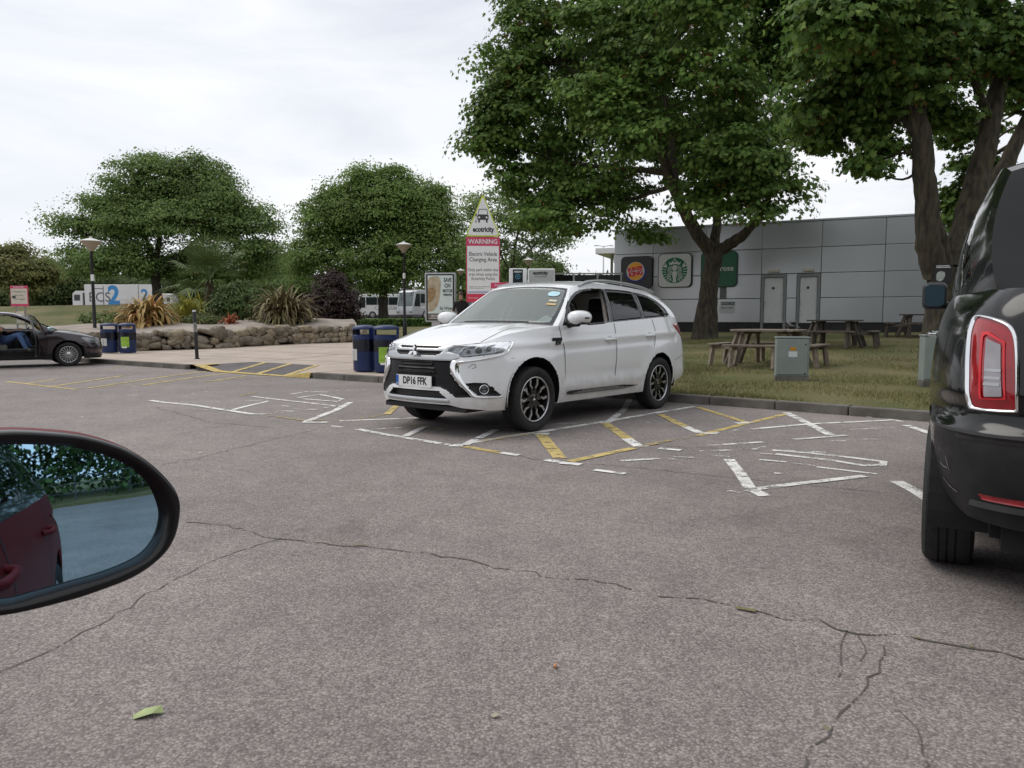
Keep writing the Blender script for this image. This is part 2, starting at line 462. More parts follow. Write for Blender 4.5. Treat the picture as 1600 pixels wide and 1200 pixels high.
# ------------------------------------------------------------------ road
road = mesh('road', [(-400, -60, 0), (400, -60, 0), (400, 500, 0), (-400, 500, 0)], [(0, 1, 2, 3)], M_ASPH)
tag(road, 'pinkish grey chipped asphalt of the car park', kind='structure')

def ribbon(name, pts, w, m, z=0.004, parent=None, jag=0.0, ends=None):
    """painted line or crack lying on the road: pts in metres, width w (number or per-point)"""
    P = np.array(pts, float)
    if len(P) == 2 or jag > 0:
        Q = [P[0]]
        for a, b in zip(P[:-1], P[1:]):
            k = max(1, int(np.hypot(*(b - a)) / (0.06 if jag > 0 else 0.5)))
            for i in range(1, k + 1): Q.append(a + (b - a) * i / k)
        P = np.array(Q)
    if jag > 0: P[1:-1] += rng.normal(0, jag, (len(P) - 2, 2))
    T = np.gradient(P, axis=0); T /= np.linalg.norm(T, axis=1)[:, None] + 1e-9
    N = np.stack([-T[:, 1], T[:, 0]], 1)
    W = np.interp(np.linspace(0, 1, len(P)), np.linspace(0, 1, len(w)), w) if hasattr(w, '__len__') else np.full(len(P), w)
    if jag > 0: W = W * rng.uniform(0.5, 1.4, len(P))
    A = P + N * W[:, None] / 2; B = P - N * W[:, None] / 2
    V = np.vstack([np.c_[A, np.full(len(A), z)], np.c_[B, np.full(len(B), z)]])
    n = len(P)
    return mesh(name, V, [(i, n + i, n + i + 1, i + 1) for i in range(n - 1)], m, parent)

MARKS = [(M_YELP,0.090,[(-9.64,14.30),(-7.39,12.68)]),
 (M_YELP,0.090,[(-8.95,13.79),(-9.07,14.98)]),
 (M_YELW,0.070,[(-9.10,15.03),(-8.20,16.02),(-7.18,17.26)]),
 (M_YELP,0.090,[(-8.14,13.28),(-8.18,15.75)]),
 (M_YELP,0.090,[(-7.31,12.89),(-7.14,15.66),(-6.91,17.54)]),
 (M_YELW,0.080,[(-7.43,12.77),(-6.55,13.45),(-5.68,14.46),(-4.90,15.66)]),
 (M_YELP,0.090,[(-6.68,13.56),(-6.53,15.31),(-6.20,16.90)]),
 (M_YELP,0.080,[(-5.79,14.28),(-5.61,15.84)]),
 (M_YELW,0.070,[(-10.15,17.00),(-10.23,17.77)]),
 (M_YELW,0.070,[(-9.46,17.54),(-9.84,18.98)]),
 (M_WHITEP,0.085,[(-5.29,10.94),(-5.00,10.69),(-4.40,10.33),(-3.25,9.34),(-3.08,9.34)]),
 (M_WHITEW,0.080,[(-3.08,9.34),(-2.51,9.87)]),
 (M_WHITEW,0.070,[(-4.84,10.69),(-4.33,10.77),(-3.65,10.98)]),
 (M_WHITEP,0.070,[(-3.53,10.86),(-3.63,10.21),(-3.67,9.71)]),
 (M_WHITEP,0.070,[(-3.99,11.49),(-3.03,10.73),(-2.23,10.09)]),
 (M_WHITEP,0.090,[(-2.39,8.63),(-2.30,9.78),(-2.31,10.69)]),
 (M_WHITEP,0.110,[(-2.41,8.61),(-2.12,8.58)]),
 (M_WHITEP,0.080,[(-3.23,11.30),(-3.02,11.79),(-2.52,11.12),(-2.51,10.77),(-3.09,11.12)]),
 (M_WHITEP,0.060,[(-3.51,11.89),(-3.37,12.31),(-3.00,12.20)]),
 (M_YELW,0.080,[(-4.20,11.59),(-4.15,12.20)]),
 (M_WHITEW,0.070,[(-3.37,12.31),(-2.57,12.53)]),
 (M_WHITEW,0.070,[(-2.97,12.42),(-2.13,12.71)]),
 (M_YELW,0.070,[(-2.99,9.19),(-2.48,8.78),(-1.96,8.78)]),
 (M_YELP,0.090,[(-1.56,9.31),(-1.58,10.06),(-1.60,11.12)]),
 (M_WHITEP,0.075,[(-2.02,8.72),(-1.45,8.89),(-0.78,9.13)]),
 (M_WHITEW,0.080,[(-2.23,10.86),(-1.65,11.03)]),
 (M_WHITEW,0.080,[(-3.03,9.57),(-2.55,9.92),(-2.28,10.44)]),
 (M_WHITEP,0.085,[(-1.67,8.05),(-1.32,7.69),(-0.60,7.03)]),
 (M_WHITEW,0.080,[(-1.50,8.03),(-0.96,8.25)]),
 (M_WHITEP,0.080,[(-0.96,8.25),(-1.08,7.56)]),
 (M_WHITEP,0.060,[(-2.01,8.30),(-1.86,8.20)]),
 (M_YELW,0.080,[(-1.83,8.89),(-1.60,9.31)]),
 (M_WHITEW,0.060,[(-6.72,13.01),(-6.29,13.52)]),
 (M_WHITEW,0.060,[(-5.08,11.89),(-4.99,12.42)]),
 (M_WHITEW,0.050,[(-5.25,9.07),(-5.11,9.01)]),
 (M_WHITEP,0.030,[(-2.79,6.61),(-2.75,6.61)]),
 (M_WHITEP,0.085,[(-0.53,7.02),(-0.06,7.52),(0.31,7.87)]),
 (M_WHITEP,0.085,[(0.31,7.87),(0.98,8.56),(1.77,9.41),(2.48,10.17)]),
 (M_YELW,0.090,[(-0.31,7.24),(0.31,7.85)]),
 (M_WHITEP,0.090,[(-0.60,6.98),(-0.46,6.98)]),
 (M_WHITEP,0.085,[(-0.45,7.02),(-0.17,8.01)]),
 (M_WHITEW,0.085,[(-0.70,8.20),(0.14,8.30),(0.58,8.40)]),
 (M_WHITEP,0.085,[(1.11,8.61),(1.48,9.85),(1.79,11.30)]),
 (M_WHITEW,0.070,[(0.51,8.50),(1.00,8.58)]),
 (M_YELP,0.090,[(-0.45,6.95),(-0.10,6.61)]),
 (M_WHITEP,0.085,[(-0.10,6.61),(0.06,6.48)]),
 (M_YELP,0.120,[(0.30,7.65),(0.41,6.33)]),
 (M_WHITEP,0.100,[(0.29,6.26),(0.42,6.13),(0.56,6.05)]),
 (M_WHITEP,0.110,[(0.23,7.73),(0.39,7.73)]),
 (M_YELP,0.110,[(1.06,8.56),(1.16,7.32)]),
 (M_WHITEP,0.110,[(1.14,7.40),(1.18,6.98)]),
 (M_WHITEP,0.070,[(1.13,6.96),(1.28,6.95)]),
 (M_WHITEP,0.090,[(0.95,8.56),(1.15,8.61)]),
 (M_YELP,0.100,[(1.85,9.31),(1.91,8.25)]),
 (M_WHITEP,0.100,[(1.88,8.61),(1.97,7.78)]),
 (M_WHITEP,0.080,[(1.96,7.78),(2.13,7.73)]),
 (M_YELP,0.090,[(2.51,10.09),(2.70,8.56)]),
 (M_WHITEP,0.090,[(2.55,8.50),(2.78,8.61)]),
 (M_YELP,0.090,[(0.48,6.19),(0.79,6.51),(1.11,6.84)]),
 (M_YELW,0.080,[(1.11,6.84),(1.49,7.24),(1.90,7.61)]),
 (M_YELP,0.080,[(1.90,7.61),(2.76,8.61),(3.45,9.38)]),
 (M_WHITEP,0.100,[(3.49,9.51),(3.37,8.45),(3.27,7.65)]),
 (M_WHITEW,0.075,[(2.12,7.78),(2.49,8.05)]),
 (M_WHITEP,0.075,[(2.59,8.05),(3.37,8.45),(3.92,8.61),(4.53,8.80)]),
 (M_WHITEP,0.070,[(4.48,8.86),(4.51,8.64)]),
 (M_WHITEP,0.060,[(2.78,7.34),(3.42,7.61)]),
 (M_WHITEW,0.060,[(1.71,6.96),(2.00,7.05)]),
 (M_WHITEP,0.060,[(2.00,7.05),(2.43,7.20)]),
 (M_WHITEP,0.080,[(1.35,6.84),(1.53,6.74)]),
 (M_WHITEP,0.060,[(0.91,6.22),(1.26,6.33)]),
 (M_WHITEP,0.070,[(0.65,5.84),(0.87,5.69)]),
 (M_WHITEW,0.060,[(1.39,6.43),(1.56,6.36)]),
 (M_WHITEW,0.060,[(1.73,6.48),(1.88,6.42)]),
 (M_WHITEP,0.075,[(2.36,6.74),(2.62,6.61),(2.93,6.36),(3.10,6.19),(3.02,6.05),(2.86,6.02),(2.69,6.25),(2.32,6.55)]),
 (M_WHITEW,0.060,[(2.19,6.77),(2.39,6.95),(2.52,6.95)]),
 (M_WHITEW,0.060,[(2.16,6.61),(2.32,6.48)]),
 (M_WHITEP,0.050,[(2.09,6.27),(2.28,6.16)]),
 (M_WHITEW,0.050,[(2.28,6.16),(2.47,5.97)]),
 (M_WHITEP,0.050,[(2.45,5.97),(2.80,5.69)]),
 (M_WHITEP,0.090,[(1.84,6.30),(1.76,5.72),(1.67,5.19)]),
 (M_WHITEP,0.100,[(1.63,5.15),(1.68,5.11),(1.70,4.96)]),
 (M_WHITEP,0.075,[(1.70,5.17),(2.03,5.33),(2.67,5.61)]),
 (M_WHITEW,0.050,[(1.49,5.11),(1.56,5.05)]),
 (M_WHITEP,0.100,[(4.41,8.35),(4.34,7.69)]),
 (M_WHITEP,0.100,[(2.82,5.44),(2.79,5.11),(2.73,4.77)]),
 (M_WHITEW,0.050,[(2.92,5.55),(3.05,5.53)]),
 (M_WHITEP,0.030,[(3.11,10.44),(3.12,10.37)]),
 (M_WHITEW,0.070,[(1.69,6.67),(2.10,6.77)]),
 (M_WHITEW,0.060,[(1.31,6.33),(1.47,6.19)]),
 (M_WHITEW,0.070,[(2.45,6.71),(2.79,6.61)]),
 (M_WHITEW,0.060,[(1.83,6.08),(2.03,6.02)]),
 (M_WHITEW,0.070,[(3.11,7.24),(3.63,7.40)]),
 (M_WHITEW,0.060,[(3.64,8.01),(4.22,8.20)]),
 (M_WHITEW,0.060,[(-4.22,9.85),(-3.77,9.78)]),
 (M_WHITEW,0.060,[(-3.17,10.29),(-2.78,9.85)]),
 (M_YELW,0.070,[(-6.74,14.36),(-6.14,15.31)]),
 (M_YELW,0.070,[(-4.95,13.79),(-4.51,14.66)]),
 (M_WHITEW,0.060,[(-6.00,11.69),(-5.59,11.89)]),
 (M_YELW,0.080,[(-1.15,8.40),(-0.76,8.01)]),
 (M_WHITEW,0.050,[(2.02,5.72),(2.23,5.62)]),
 (M_WHITEP,0.020,[(1.55,8.61),(1.59,8.56)]),
 (M_WHITEP,0.025,[(4.31,9.07),(4.34,9.01)])]
CRACKS = [(0.020,[(-1.91,4.32),(-1.69,4.28),(-1.44,4.10),(-1.25,3.99),(-0.88,3.87),(-0.53,3.77),(-0.20,3.61),(-0.09,3.51),(0.00,3.50),(0.15,3.40),(0.41,3.31),(0.63,3.15),(0.79,3.10),(0.99,2.97),(1.21,2.86),(1.30,2.74),(1.45,2.74),(1.60,2.67),(1.73,2.59),(1.85,2.49)]),
 (0.014,[(-1.25,3.99),(-1.30,3.92),(-1.41,3.76),(-1.51,3.52),(-1.57,3.23),(-1.58,2.96),(-1.63,2.71),(-1.69,2.52),(-1.76,2.31)]),
 (0.011,[(1.28,2.78),(1.19,2.64),(1.08,2.40)]),
 (0.010,[(1.30,2.74),(1.26,2.59),(1.21,2.52)]),
 (0.011,[(1.35,2.64),(1.24,2.44),(1.10,2.29),(0.94,2.12),(0.90,2.05),(0.82,1.97),(0.75,1.86)]),
 (0.010,[(1.19,2.25),(1.18,2.10),(1.13,1.96),(1.06,1.86)]),
 (0.018,[(-0.45,6.95),(0.25,6.27),(0.89,6.00),(1.75,5.51),(2.55,5.07)]),
 (0.018,[(0.13,7.73),(0.83,7.40),(1.44,6.98),(2.26,6.74)]),
 (0.018,[(-2.86,6.08),(-2.70,6.33),(-2.45,7.13),(-2.06,8.20)]),
 (0.020,[(-4.86,10.14),(-3.47,8.61),(-2.67,8.20)])]
MOSS = [[(-1.55,4.19),(-1.43,4.09)],
 [(-1.13,3.95),(-1.01,3.92)],
 [(-0.86,3.86),(-0.73,3.82)],
 [(-0.52,3.76),(-0.48,3.76)],
 [(0.55,3.23),(0.59,3.18)],
 [(0.92,3.00),(0.99,2.96)],
 [(1.11,2.91),(1.22,2.86)],
 [(1.48,2.71),(1.52,2.70)],
 [(1.63,2.65),(1.67,2.63)],
 [(0.92,2.12),(0.91,2.07)]]
for i, (m, w, pts) in enumerate(MARKS):
    ribbon('yellow_line' if m in (M_YELP, M_YELW) else 'white_line', pts, w, m, 0.004 + 0.0006 * (i % 6), road)
for w, pts in CRACKS: ribbon('crack', pts, w * .52, M_CRACK, 0.003, road, jag=w * .75)
for pts in MOSS: ribbon('moss_patch', pts, .022, M_MOSS, 0.008, road, jag=.010)


# ------------------------------------------------------------------ kerb
KPL = [(-60, 0), (-13, 0), (-4, -.1), (2, 0), (4, -.1), (6, -.27), (30, -.9)]
def kq(p): return np.interp(p, [k[0] for k in KPL], [k[1] for k in KPL])
kerb = empty('kerb', (0, 0, 0)); tag(kerb, 'low grey concrete kerb between the road and the pavement and lawn', kind='structure')
_kb = MB().box((0, 0, 0.02), (0.905, 0.125, 0.2))
kproto = _kb.build('kerb_stone', M_KERB, kerb, bevel=0.018)
kproto.rotation_euler.z = math.atan2(KE[1], KE[0])
p = -30.0; first = True
while p < 16:
    if not (-9.1 < p < -4.9):
        o = kproto if first else kproto.copy()
        if not first: COL.objects.link(o); o.parent = kerb
        first = False
        x, y = from_pq(p, kq(p) + 0.06)
        a = math.atan2(kq(p + .45) - kq(p - .45), .9)
        o.location = (x, y, random.uniform(-.004, .004)); o.rotation_euler.z = math.atan2(KE[1], KE[0]) + a + random.uniform(-.004, .004)
    p += 0.915

# ------------------------------------------------------------------ lawn, pavement, far ground on one (p, q) grid
WALLPQ = [(-30, 1.6), (-24, 1.7), (-18.2, 2.2), (-17.44, 3.1), (-16.83, 3.8), (-16.39, 4.5), (-15.95, 5.2), (-15.77, 6.3), (-15.36, 7.6), (-14.77, 8.6), (-13.8, 9.6)]
def axis(*segs):
    out = []
    for a, b, st in segs: out += list(np.arange(a, b - 1e-6, st))
    return np.array(sorted(set(np.round(out + [segs[-1][1]], 4))))
pa = axis((-420, -60, 15), (-60, -30, 3), (-30, -9.0, .6), (-9.0, -4.8, .6), (-4.8, -2.4, .6), (-2.4, 30, .8), (30, 420, 15))
qa = axis((.115, .12, .01), (.5, 1.5, .5), (1.5, 12.3, .6), (12.3, 60, 1.6), (60, 120, 5), (120, 600, 20))
PP, QQ = np.meshgrid(pa, qa, indexing='ij')
QQ = QQ + kq(PP) * np.exp(-np.maximum(QQ - .5, 0))
GX, GY = from_pq(PP, QQ)
GZ = ground_z(GX, GY)
GZ = GZ + 0.02 * np.sin(GX * 1.3) * np.sin(GY * .9 + 1) * np.clip((QQ - 1) / 4, 0, 1) * (PP > -2.4)
V = np.stack([GX, GY, GZ], -1).reshape(-1, 3); nq = len(qa)
lawnF, paveF = [], []
for i in range(len(pa) - 1):
    for j in range(len(qa) - 1):
        pc = (pa[i] + pa[i + 1]) / 2; qc = (qa[j] + qa[j + 1]) / 2
        f = (i * nq + j, (i + 1) * nq + j, (i + 1) * nq + j + 1, i * nq + j + 1)
        if -9.0 < pc < -4.8 and qc < 1.5: continue
        qm = np.interp(pc, [w[0] for w in WALLPQ], [w[1] for w in WALLPQ]) + .5 if pc < -13.8 else 12.3
        (paveF if (pc < -2.4 and -60 < pc and qc < qm) else lawnF).append(f)
lawn = mesh('lawn', V, lawnF, M_GRASS, smooth=True); tag(lawn, 'patchy dry green grass lawn rising away from the kerb', kind='structure')
pave = mesh('pavement', V, paveF, M_PAVE, smooth=True); tag(pave, 'beige concrete pavement in front of the stone wall', kind='structure')
# a few slab joints that show in the photo
for (a, b) in (((-16, 2.6), (-2.5, 2.75)), ((-15.2, 4.6), (-6, 4.7)), ((-14.6, 6.9), (-4.5, 6.8)), ((-11, .2), (-10.9, 2.7)), ((-3.2, .2), (-3.3, 2.7)), ((-9.2, 1.7), (-9.3, 4.6)), ((-12.6, 2.7), (-12.8, 4.6))):
    t = np.linspace(0, 1, 14); pp = a[0] + (b[0] - a[0]) * t; qq = a[1] + (b[1] - a[1]) * t + .02 * np.sin(t * 9)
    X, Y = from_pq(pp, qq); o = ribbon('slab_joint', np.c_[X, Y], .03, M_JOINT, 0, pave)
    for v in o.data.vertices: v.co.z = gz(v.co.x, v.co.y) + .005

# ramp through the kerb
def W3(p, q, z): x, y = from_pq(p, q); return (x, y, z)
ramp = mesh('ramp', [W3(-9.0, -.05, .122), W3(-8.1, -.12, .006), W3(-5.75, -.12, .006), W3(-6.6, 1.5, .126), W3(-8.7, 1.5, .126), W3(-9.0, 1.5, .126), W3(-9.0, -.02, 0)],
            [(1, 2, 3, 4), (0, 1, 4, 5), (0, 6, 1)], M_ASPH_DK)
tag(ramp, 'dark asphalt dropped kerb ramp with yellow stripes', kind='structure')
mesh('pavement_flare', [W3(-5.75, -.12, .006), W3(-4.8, -.05, .122), W3(-4.8, 1.5, .126), W3(-6.6, 1.5, .126), W3(-4.8, -.02, 0)], [(0, 1, 2, 3), (0, 4, 1)], M_PAVE, ramp)
M_YELK = mat('yellow_kerb_paint', (0.44, 0.33, 0.11), 0.8, var=0.3, vscale=9, detail=8)
def on_ramp(p, q): t = np.clip((q + .12) / 1.62, 0, 1); return .006 + t * .12
for (pb, pt) in ((-7.55, -8.45), (-6.65, -7.5), (-5.72, -6.55)):
    w = .085; n = 7; A = []; B = []
    for i in range(n):
        t = i / (n - 1); q = -.1 + 1.58 * t; pp = pb + (pt - pb) * t
        A.append(W3(pp - w, q, on_ramp(pp, q) + .008)); B.append(W3(pp + w, q, on_ramp(pp, q) + .009))
    MB().strip(A, B).build('yellow_stripe', M_YELP, ramp)
MB().strip([W3(-9.02, -.10, .128), W3(-8.1, -.17, .010), W3(-5.75, -.17, .010)], [W3(-8.85, .10, .133), W3(-8.0, .0, .026), W3(-5.75, -.03, .02)]).build('yellow_edge', M_YELK, ramp)
MB().add([W3(-5.75, -.16, .006), W3(-4.88, -.15, .006), W3(-4.88, -.11, .125), W3(-5.75, -.13, .016), W3(-4.88, .03, .134), W3(-5.7, .05, .036)], [(0, 1, 2, 3), (3, 2, 4, 5)]).build('yellow_flare', M_YELK, ramp)
MB().strip([W3(-9.0, .1, .133), W3(-8.95, .45, .135)], [W3(-8.75, .08, .128), W3(-8.75, .45, .135)]).build('yellow_edge', M_YELK, ramp)

# car park of the coaches beyond the lawn
xs = np.linspace(-64, 4, 12); ys = np.linspace(80, 150, 8)
X, Y = np.meshgrid(xs, ys, indexing='ij'); Vc = np.stack([X, Y, ground_z(X, Y) + .03], -1).reshape(-1, 3)
o = mesh('coach_park', Vc, [(i * 8 + j, (i + 1) * 8 + j, (i + 1) * 8 + j + 1, i * 8 + j + 1) for i in range(11) for j in range(7)], M_ASPH, smooth=True)
tag(o, 'grey asphalt coach park beyond the lawn', kind='structure')

# verge behind the photographer (seen in the door mirror)
VX = Vector((.62, -.785, 0)); VR = Vector((.785, .62, 0))
def VP(d, r, z): v = VX * d + VR * r; return (v.x, v.y, z)
o = mesh('verge', [VP(15, -60, .12), VP(15, 60, .12), VP(60, 60, .7), VP(60, -60, .7), VP(15, -60, 0), VP(15, 60, 0)], [(1, 0, 3, 2), (0, 1, 5, 4)], M_GRASS)
tag(o, 'green grass verge along the far edge of the road', kind='structure')
# ------------------------------------------------------------------ vehicle skins
def cr(P, n):
    """dense Catmull-Rom through points P (k,d)"""
    P=np.asarray(P,float); k=len(P)
    Q=np.vstack([2*P[0]-P[1],P,2*P[-1]-P[-2]]); out=[]
    for i in range(k-1):
        a,b,c,d=Q[i:i+4]
        t=np.linspace(0,1,n,endpoint=False)[:,None]
        out.append(.5*(2*b+(c-a)*t+(2*a-5*b+4*c-d)*t*t+(3*b-a-3*c+d)*t**3))
    out.append(P[-1:]); return np.vstack(out)
class Wall:
    """side skin of a vehicle: plan curve (front centre -> rear centre) times height"""
    def __init__(s, plan, profs, ztop, zbot, fr, rr):
        pl=list(plan); pl=[(pl[1][0],-pl[1][1])]+pl+[(pl[-2][0],-pl[-2][1])]
        D=cr(pl,40)[40:-40]
        D=np.vstack([D]) ; L=np.r_[0,np.cumsum(np.hypot(*np.diff(D,axis=0).T))]
        s.L=L[-1]; s.Ls=L; s.D=D
        T=np.gradient(D,axis=0); T/=np.linalg.norm(T,axis=1)[:,None]
        s.N=np.stack([-T[:,1],T[:,0]],1)*-1   # outward normal
        if s.N[0,0]<0: s.N*=-1
        s.profs=[(np.array(p)[:,0],np.array(p)[:,1]) for p in profs]
        s.zt=np.array(ztop);s.zb=np.array(zbot);s.fr=fr;s.rr=rr
    def xy(s,u):
        a=np.abs(u);sg=np.where(u<0,-1,1)
        x=np.interp(a,s.Ls,s.D[:,0]);y=np.interp(a,s.Ls,s.D[:,1])*sg
        nx=np.interp(a,s.Ls,s.N[:,0]);ny=np.interp(a,s.Ls,s.N[:,1])*sg
        return x,y,nx,ny
    def ux(s,x):  # u for plan x on the flank
        return np.interp(-np.asarray(x,float),-s.D[:,0],s.Ls)
    def uy(s,y):  # u for front-face y
        i=np.argmax(s.D[:,1]>=.97*s.D[:,1].max()); return np.interp(y,s.D[:i,1],s.Ls[:i])
    def ztop(s,u): return np.interp(np.abs(u),s.zt[:,0],s.zt[:,1])
    def zbot(s,u): return np.interp(np.abs(u),s.zb[:,0],s.zb[:,1])
    def pt(s,u,z,off=0.):
        u=np.asarray(u,float);z=np.asarray(z,float)
        x,y,nx,ny=s.xy(u);a=np.abs(u)
        sm=lambda t:t*t*(3-2*t)
        wf=1-sm(np.clip((a-s.fr[0])/(s.fr[1]-s.fr[0]),0,1))
        wr=sm(np.clip((a-s.rr[0])/(s.rr[1]-s.rr[0]),0,1)); ws=1-wf-wr
        I=[s.cub(z,*p) for p in s.profs]
        d=wf*I[0]+ws*I[1]+wr*I[2]-off
        return np.stack([x-nx*d,y-ny*d,z+0*u],-1)
    @staticmethod
    def cub(z,Z,V):
        m=np.gradient(V,Z); i=np.clip(np.searchsorted(Z,z)-1,0,len(Z)-2)
        h=Z[i+1]-Z[i];t=np.clip((z-Z[i])/h,-.3,1.3)
        return (1+2*t)*(1-t)**2*V[i]+t*(1-t)**2*h*m[i]+t*t*(3-2*t)*V[i+1]+t*t*(t-1)*h*m[i+1]
SUVPLAN=[(2.345,0),(2.335,.2),(2.305,.4),(2.235,.58),(2.11,.73),(1.92,.835),(1.68,.88),(1.41,.895),(1.0,.90),(0,.90),(-.8,.90),(-1.26,.895),(-1.7,.875),(-2.0,.83),(-2.17,.72),(-2.26,.5),(-2.29,.25),(-2.30,0)]
SUVPROF=[[(.18,.07),(.28,.025),(.40,0),(.55,.008),(.68,.02),(.78,.032),(.86,.055),(.93,.10),(1.0,.17),(1.2,.3)],
 [(.18,.075),(.28,.045),(.40,.022),(.52,.008),(.68,0),(.82,0),(.90,.004),(.98,.018),(1.04,.025),(1.12,.045),(1.2,.07)],
 [(.18,.12),(.30,.05),(.42,.0),(.6,0),(.75,.005),(.9,.03),(1.05,.07),(1.2,.11)]]
def suvwall():
    w=Wall(SUVPLAN,SUVPROF,[(0,1)],[(0,.2)],(.9,1.9),(4.3,5.1))
    U=lambda x:float(w.ux(x))
    w.zt=np.array([(0,.925),(.5,.925),(U(2.08),.952),(U(1.9),.99),(U(1.7),1.035),(U(1.41),1.078),(U(1.1),1.108),(U(.9),1.118),(U(.5),1.113),(U(0),1.135),(U(-.85),1.172),(U(-1.4),1.20),(U(-1.9),1.215),(w.L,1.2)])
    w.zb=np.array([(0,.33),(.45,.33),(.6,.30),(U(2.0),.27),(U(1.8),.27),(U(1.0),.27),(U(-.8),.26),(U(-1.6),.30),(U(-2.1),.42),(w.L,.45)])
    return w
def inpoly(X, Y, poly):
    c = np.zeros(X.shape, bool); n = len(poly)
    for i in range(n):
        x0, y0 = poly[i]; x1, y1 = poly[(i + 1) % n]
        if y0 == y1: continue
        k = ((y0 > Y) != (y1 > Y)) & (X < (x1 - x0) * (Y - y0) / (y1 - y0) + x0)
        c ^= k
    return c

def smooth_poly(pts, n=5, corner=()):
    """round a traced outline with a closed Catmull-Rom, keeping listed corners sharp"""
    P = np.array(pts, float); k = len(P); out = []
    for i in range(k):
        a, b, c, d = P[i - 1], P[i], P[(i + 1) % k], P[(i + 2) % k]
        if i in corner: a = b
        if (i + 1) % k in corner: d = c
        for t in np.linspace(0, 1, n, endpoint=False):
            out.append(tuple(.5 * (2 * b + (c - a) * t + (2 * a - 5 * b + 4 * c - d) * t * t + (3 * b - a - 3 * c + d) * t ** 3)))
    return out

def cut_grid(P, Q, polys, base):
    """P (n,m,3) surface grid, Q (n,m,2) its outline coordinates, polys [(part, outline, depth)].
    Grid points are moved onto the outlines, faces are sorted into parts, parts are pushed in or out by depth."""
    n, m = Q.shape[:2]
    Q0 = Q.copy(); Q = Q.copy()
    du = np.gradient(Q0, axis=0); dv = np.gradient(Q0, axis=1)
    Pu = np.gradient(P, axis=0); Pv = np.gradient(P, axis=1)
    N = np.cross(Pu, Pv); N /= np.linalg.norm(N, axis=-1)[..., None] + 1e-12
    cell = np.minimum(np.linalg.norm(du, axis=-1), np.linalg.norm(dv, axis=-1))
    moved = np.zeros((n, m), bool)
    for part, poly, dep in polys:
        pl = np.array(poly, float); k = len(pl)
        lo = pl.min(0) - .1; hi = pl.max(0) + .1
        sel = np.argwhere((Q[..., 0] > lo[0]) & (Q[..., 0] < hi[0]) & (Q[..., 1] > lo[1]) & (Q[..., 1] < hi[1]) & ~moved)
        if not len(sel): continue
        q = Q[sel[:, 0], sel[:, 1]]
        best = np.full(len(q), 1e9); bp = q.copy()
        for i in range(k):
            a = pl[i]; b = pl[(i + 1) % k]; ab = b - a; L2 = ab @ ab
            if L2 < 1e-12: continue
            t = np.clip(((q - a) @ ab) / L2, 0, 1); c = a + t[:, None] * ab
            d = np.linalg.norm(q - c, axis=1); k2 = d < best
            best[k2] = d[k2]; bp[k2] = c[k2]
        ok = best < .56 * cell[sel[:, 0], sel[:, 1]]
        s2 = sel[ok]; Q[s2[:, 0], s2[:, 1]] = bp[ok]; moved[s2[:, 0], s2[:, 1]] = True
    D = Q - Q0
    det = du[..., 0] * dv[..., 1] - du[..., 1] * dv[..., 0]; det = np.where(np.abs(det) < 1e-9, 1e-9, det)
    a = (D[..., 0] * dv[..., 1] - D[..., 1] * dv[..., 0]) / det; b = (du[..., 0] * D[..., 1] - du[..., 1] * D[..., 0]) / det
    P = P + Pu * a[..., None] + Pv * b[..., None]
    C = (Q[:-1, :-1] + Q[1:, :-1] + Q[1:, 1:] + Q[:-1, 1:]) / 4
    ids = np.zeros((n - 1, m - 1), int); names = [base]; depth = [0.0]
    for part, poly, dep in polys:
        if part not in names: names.append(part); depth.append(dep)
        ids[inpoly(C[..., 0], C[..., 1], poly)] = names.index(part)
    mn = np.full((n, m), 999); mxx = np.full((n, m), -1)
    for di in (0, 1):
        for dj in (0, 1):
            s = (slice(di, n - 1 + di), slice(dj, m - 1 + dj))
            mn[s] = np.minimum(mn[s], ids); mxx[s] = np.maximum(mxx[s], ids)
    edge = np.ones((n, m), bool); edge[1:-1, 1:-1] = False
    inner = (mn == mxx) & ~edge
    out = {}
    for k, nm in enumerate(names):
        f = np.argwhere(ids == k)
        if not len(f): continue
        PP_ = P + N * (np.where(inner, depth[k], 0.0))[..., None]
        i, j = f[:, 0], f[:, 1]
        quad = np.stack([i * m + j, (i + 1) * m + j, (i + 1) * m + j + 1, i * m + j + 1], 1)
        u, inv = np.unique(quad.ravel(), return_inverse=True)
        out[nm] = (PP_.reshape(-1, 3)[u], inv.reshape(-1, 4))
    return out

def skin(parts, mats, parent, skip=(), rename={}):
    objs = {}
    for nm, (V, F) in parts.items():
        if nm in skip: continue
        o = fastmesh(rename.get(nm, nm), V, F, mats[nm], parent, True); objs[nm] = o
    return objs

def wall_grid(W, u0, u1, du, nz):
    us = np.linspace(u0, u1, int((u1 - u0) / du) + 1); vs = np.linspace(0, 1, nz)
    U, Vv = np.meshgrid(us, vs, indexing='ij')
    Z = W.zbot(U) + (W.ztop(U) - W.zbot(U)) * Vv
    return W.pt(U, Z), np.stack([U, Z], -1)

def seam(W, pts, m, parent, w=.010, off=.0025, name='seam', n=10):
    P = np.array(pts, float)
    Q = np.vstack([P[i] + (P[i + 1] - P[i]) * t for i in range(len(P) - 1) for t in np.linspace(0, 1, n, endpoint=False)[:, None]] + [P[-1:]])
    T = np.gradient(Q, axis=0); T /= np.linalg.norm(T, axis=1)[:, None] + 1e-9; Nn = np.stack([-T[:, 1], T[:, 0]], 1) * w / 2
    A = W.pt(*(Q + Nn).T, off); B = W.pt(*(Q - Nn).T, off)
    return MB().strip(A.tolist(), B.tolist()).build(name, m, parent, True)

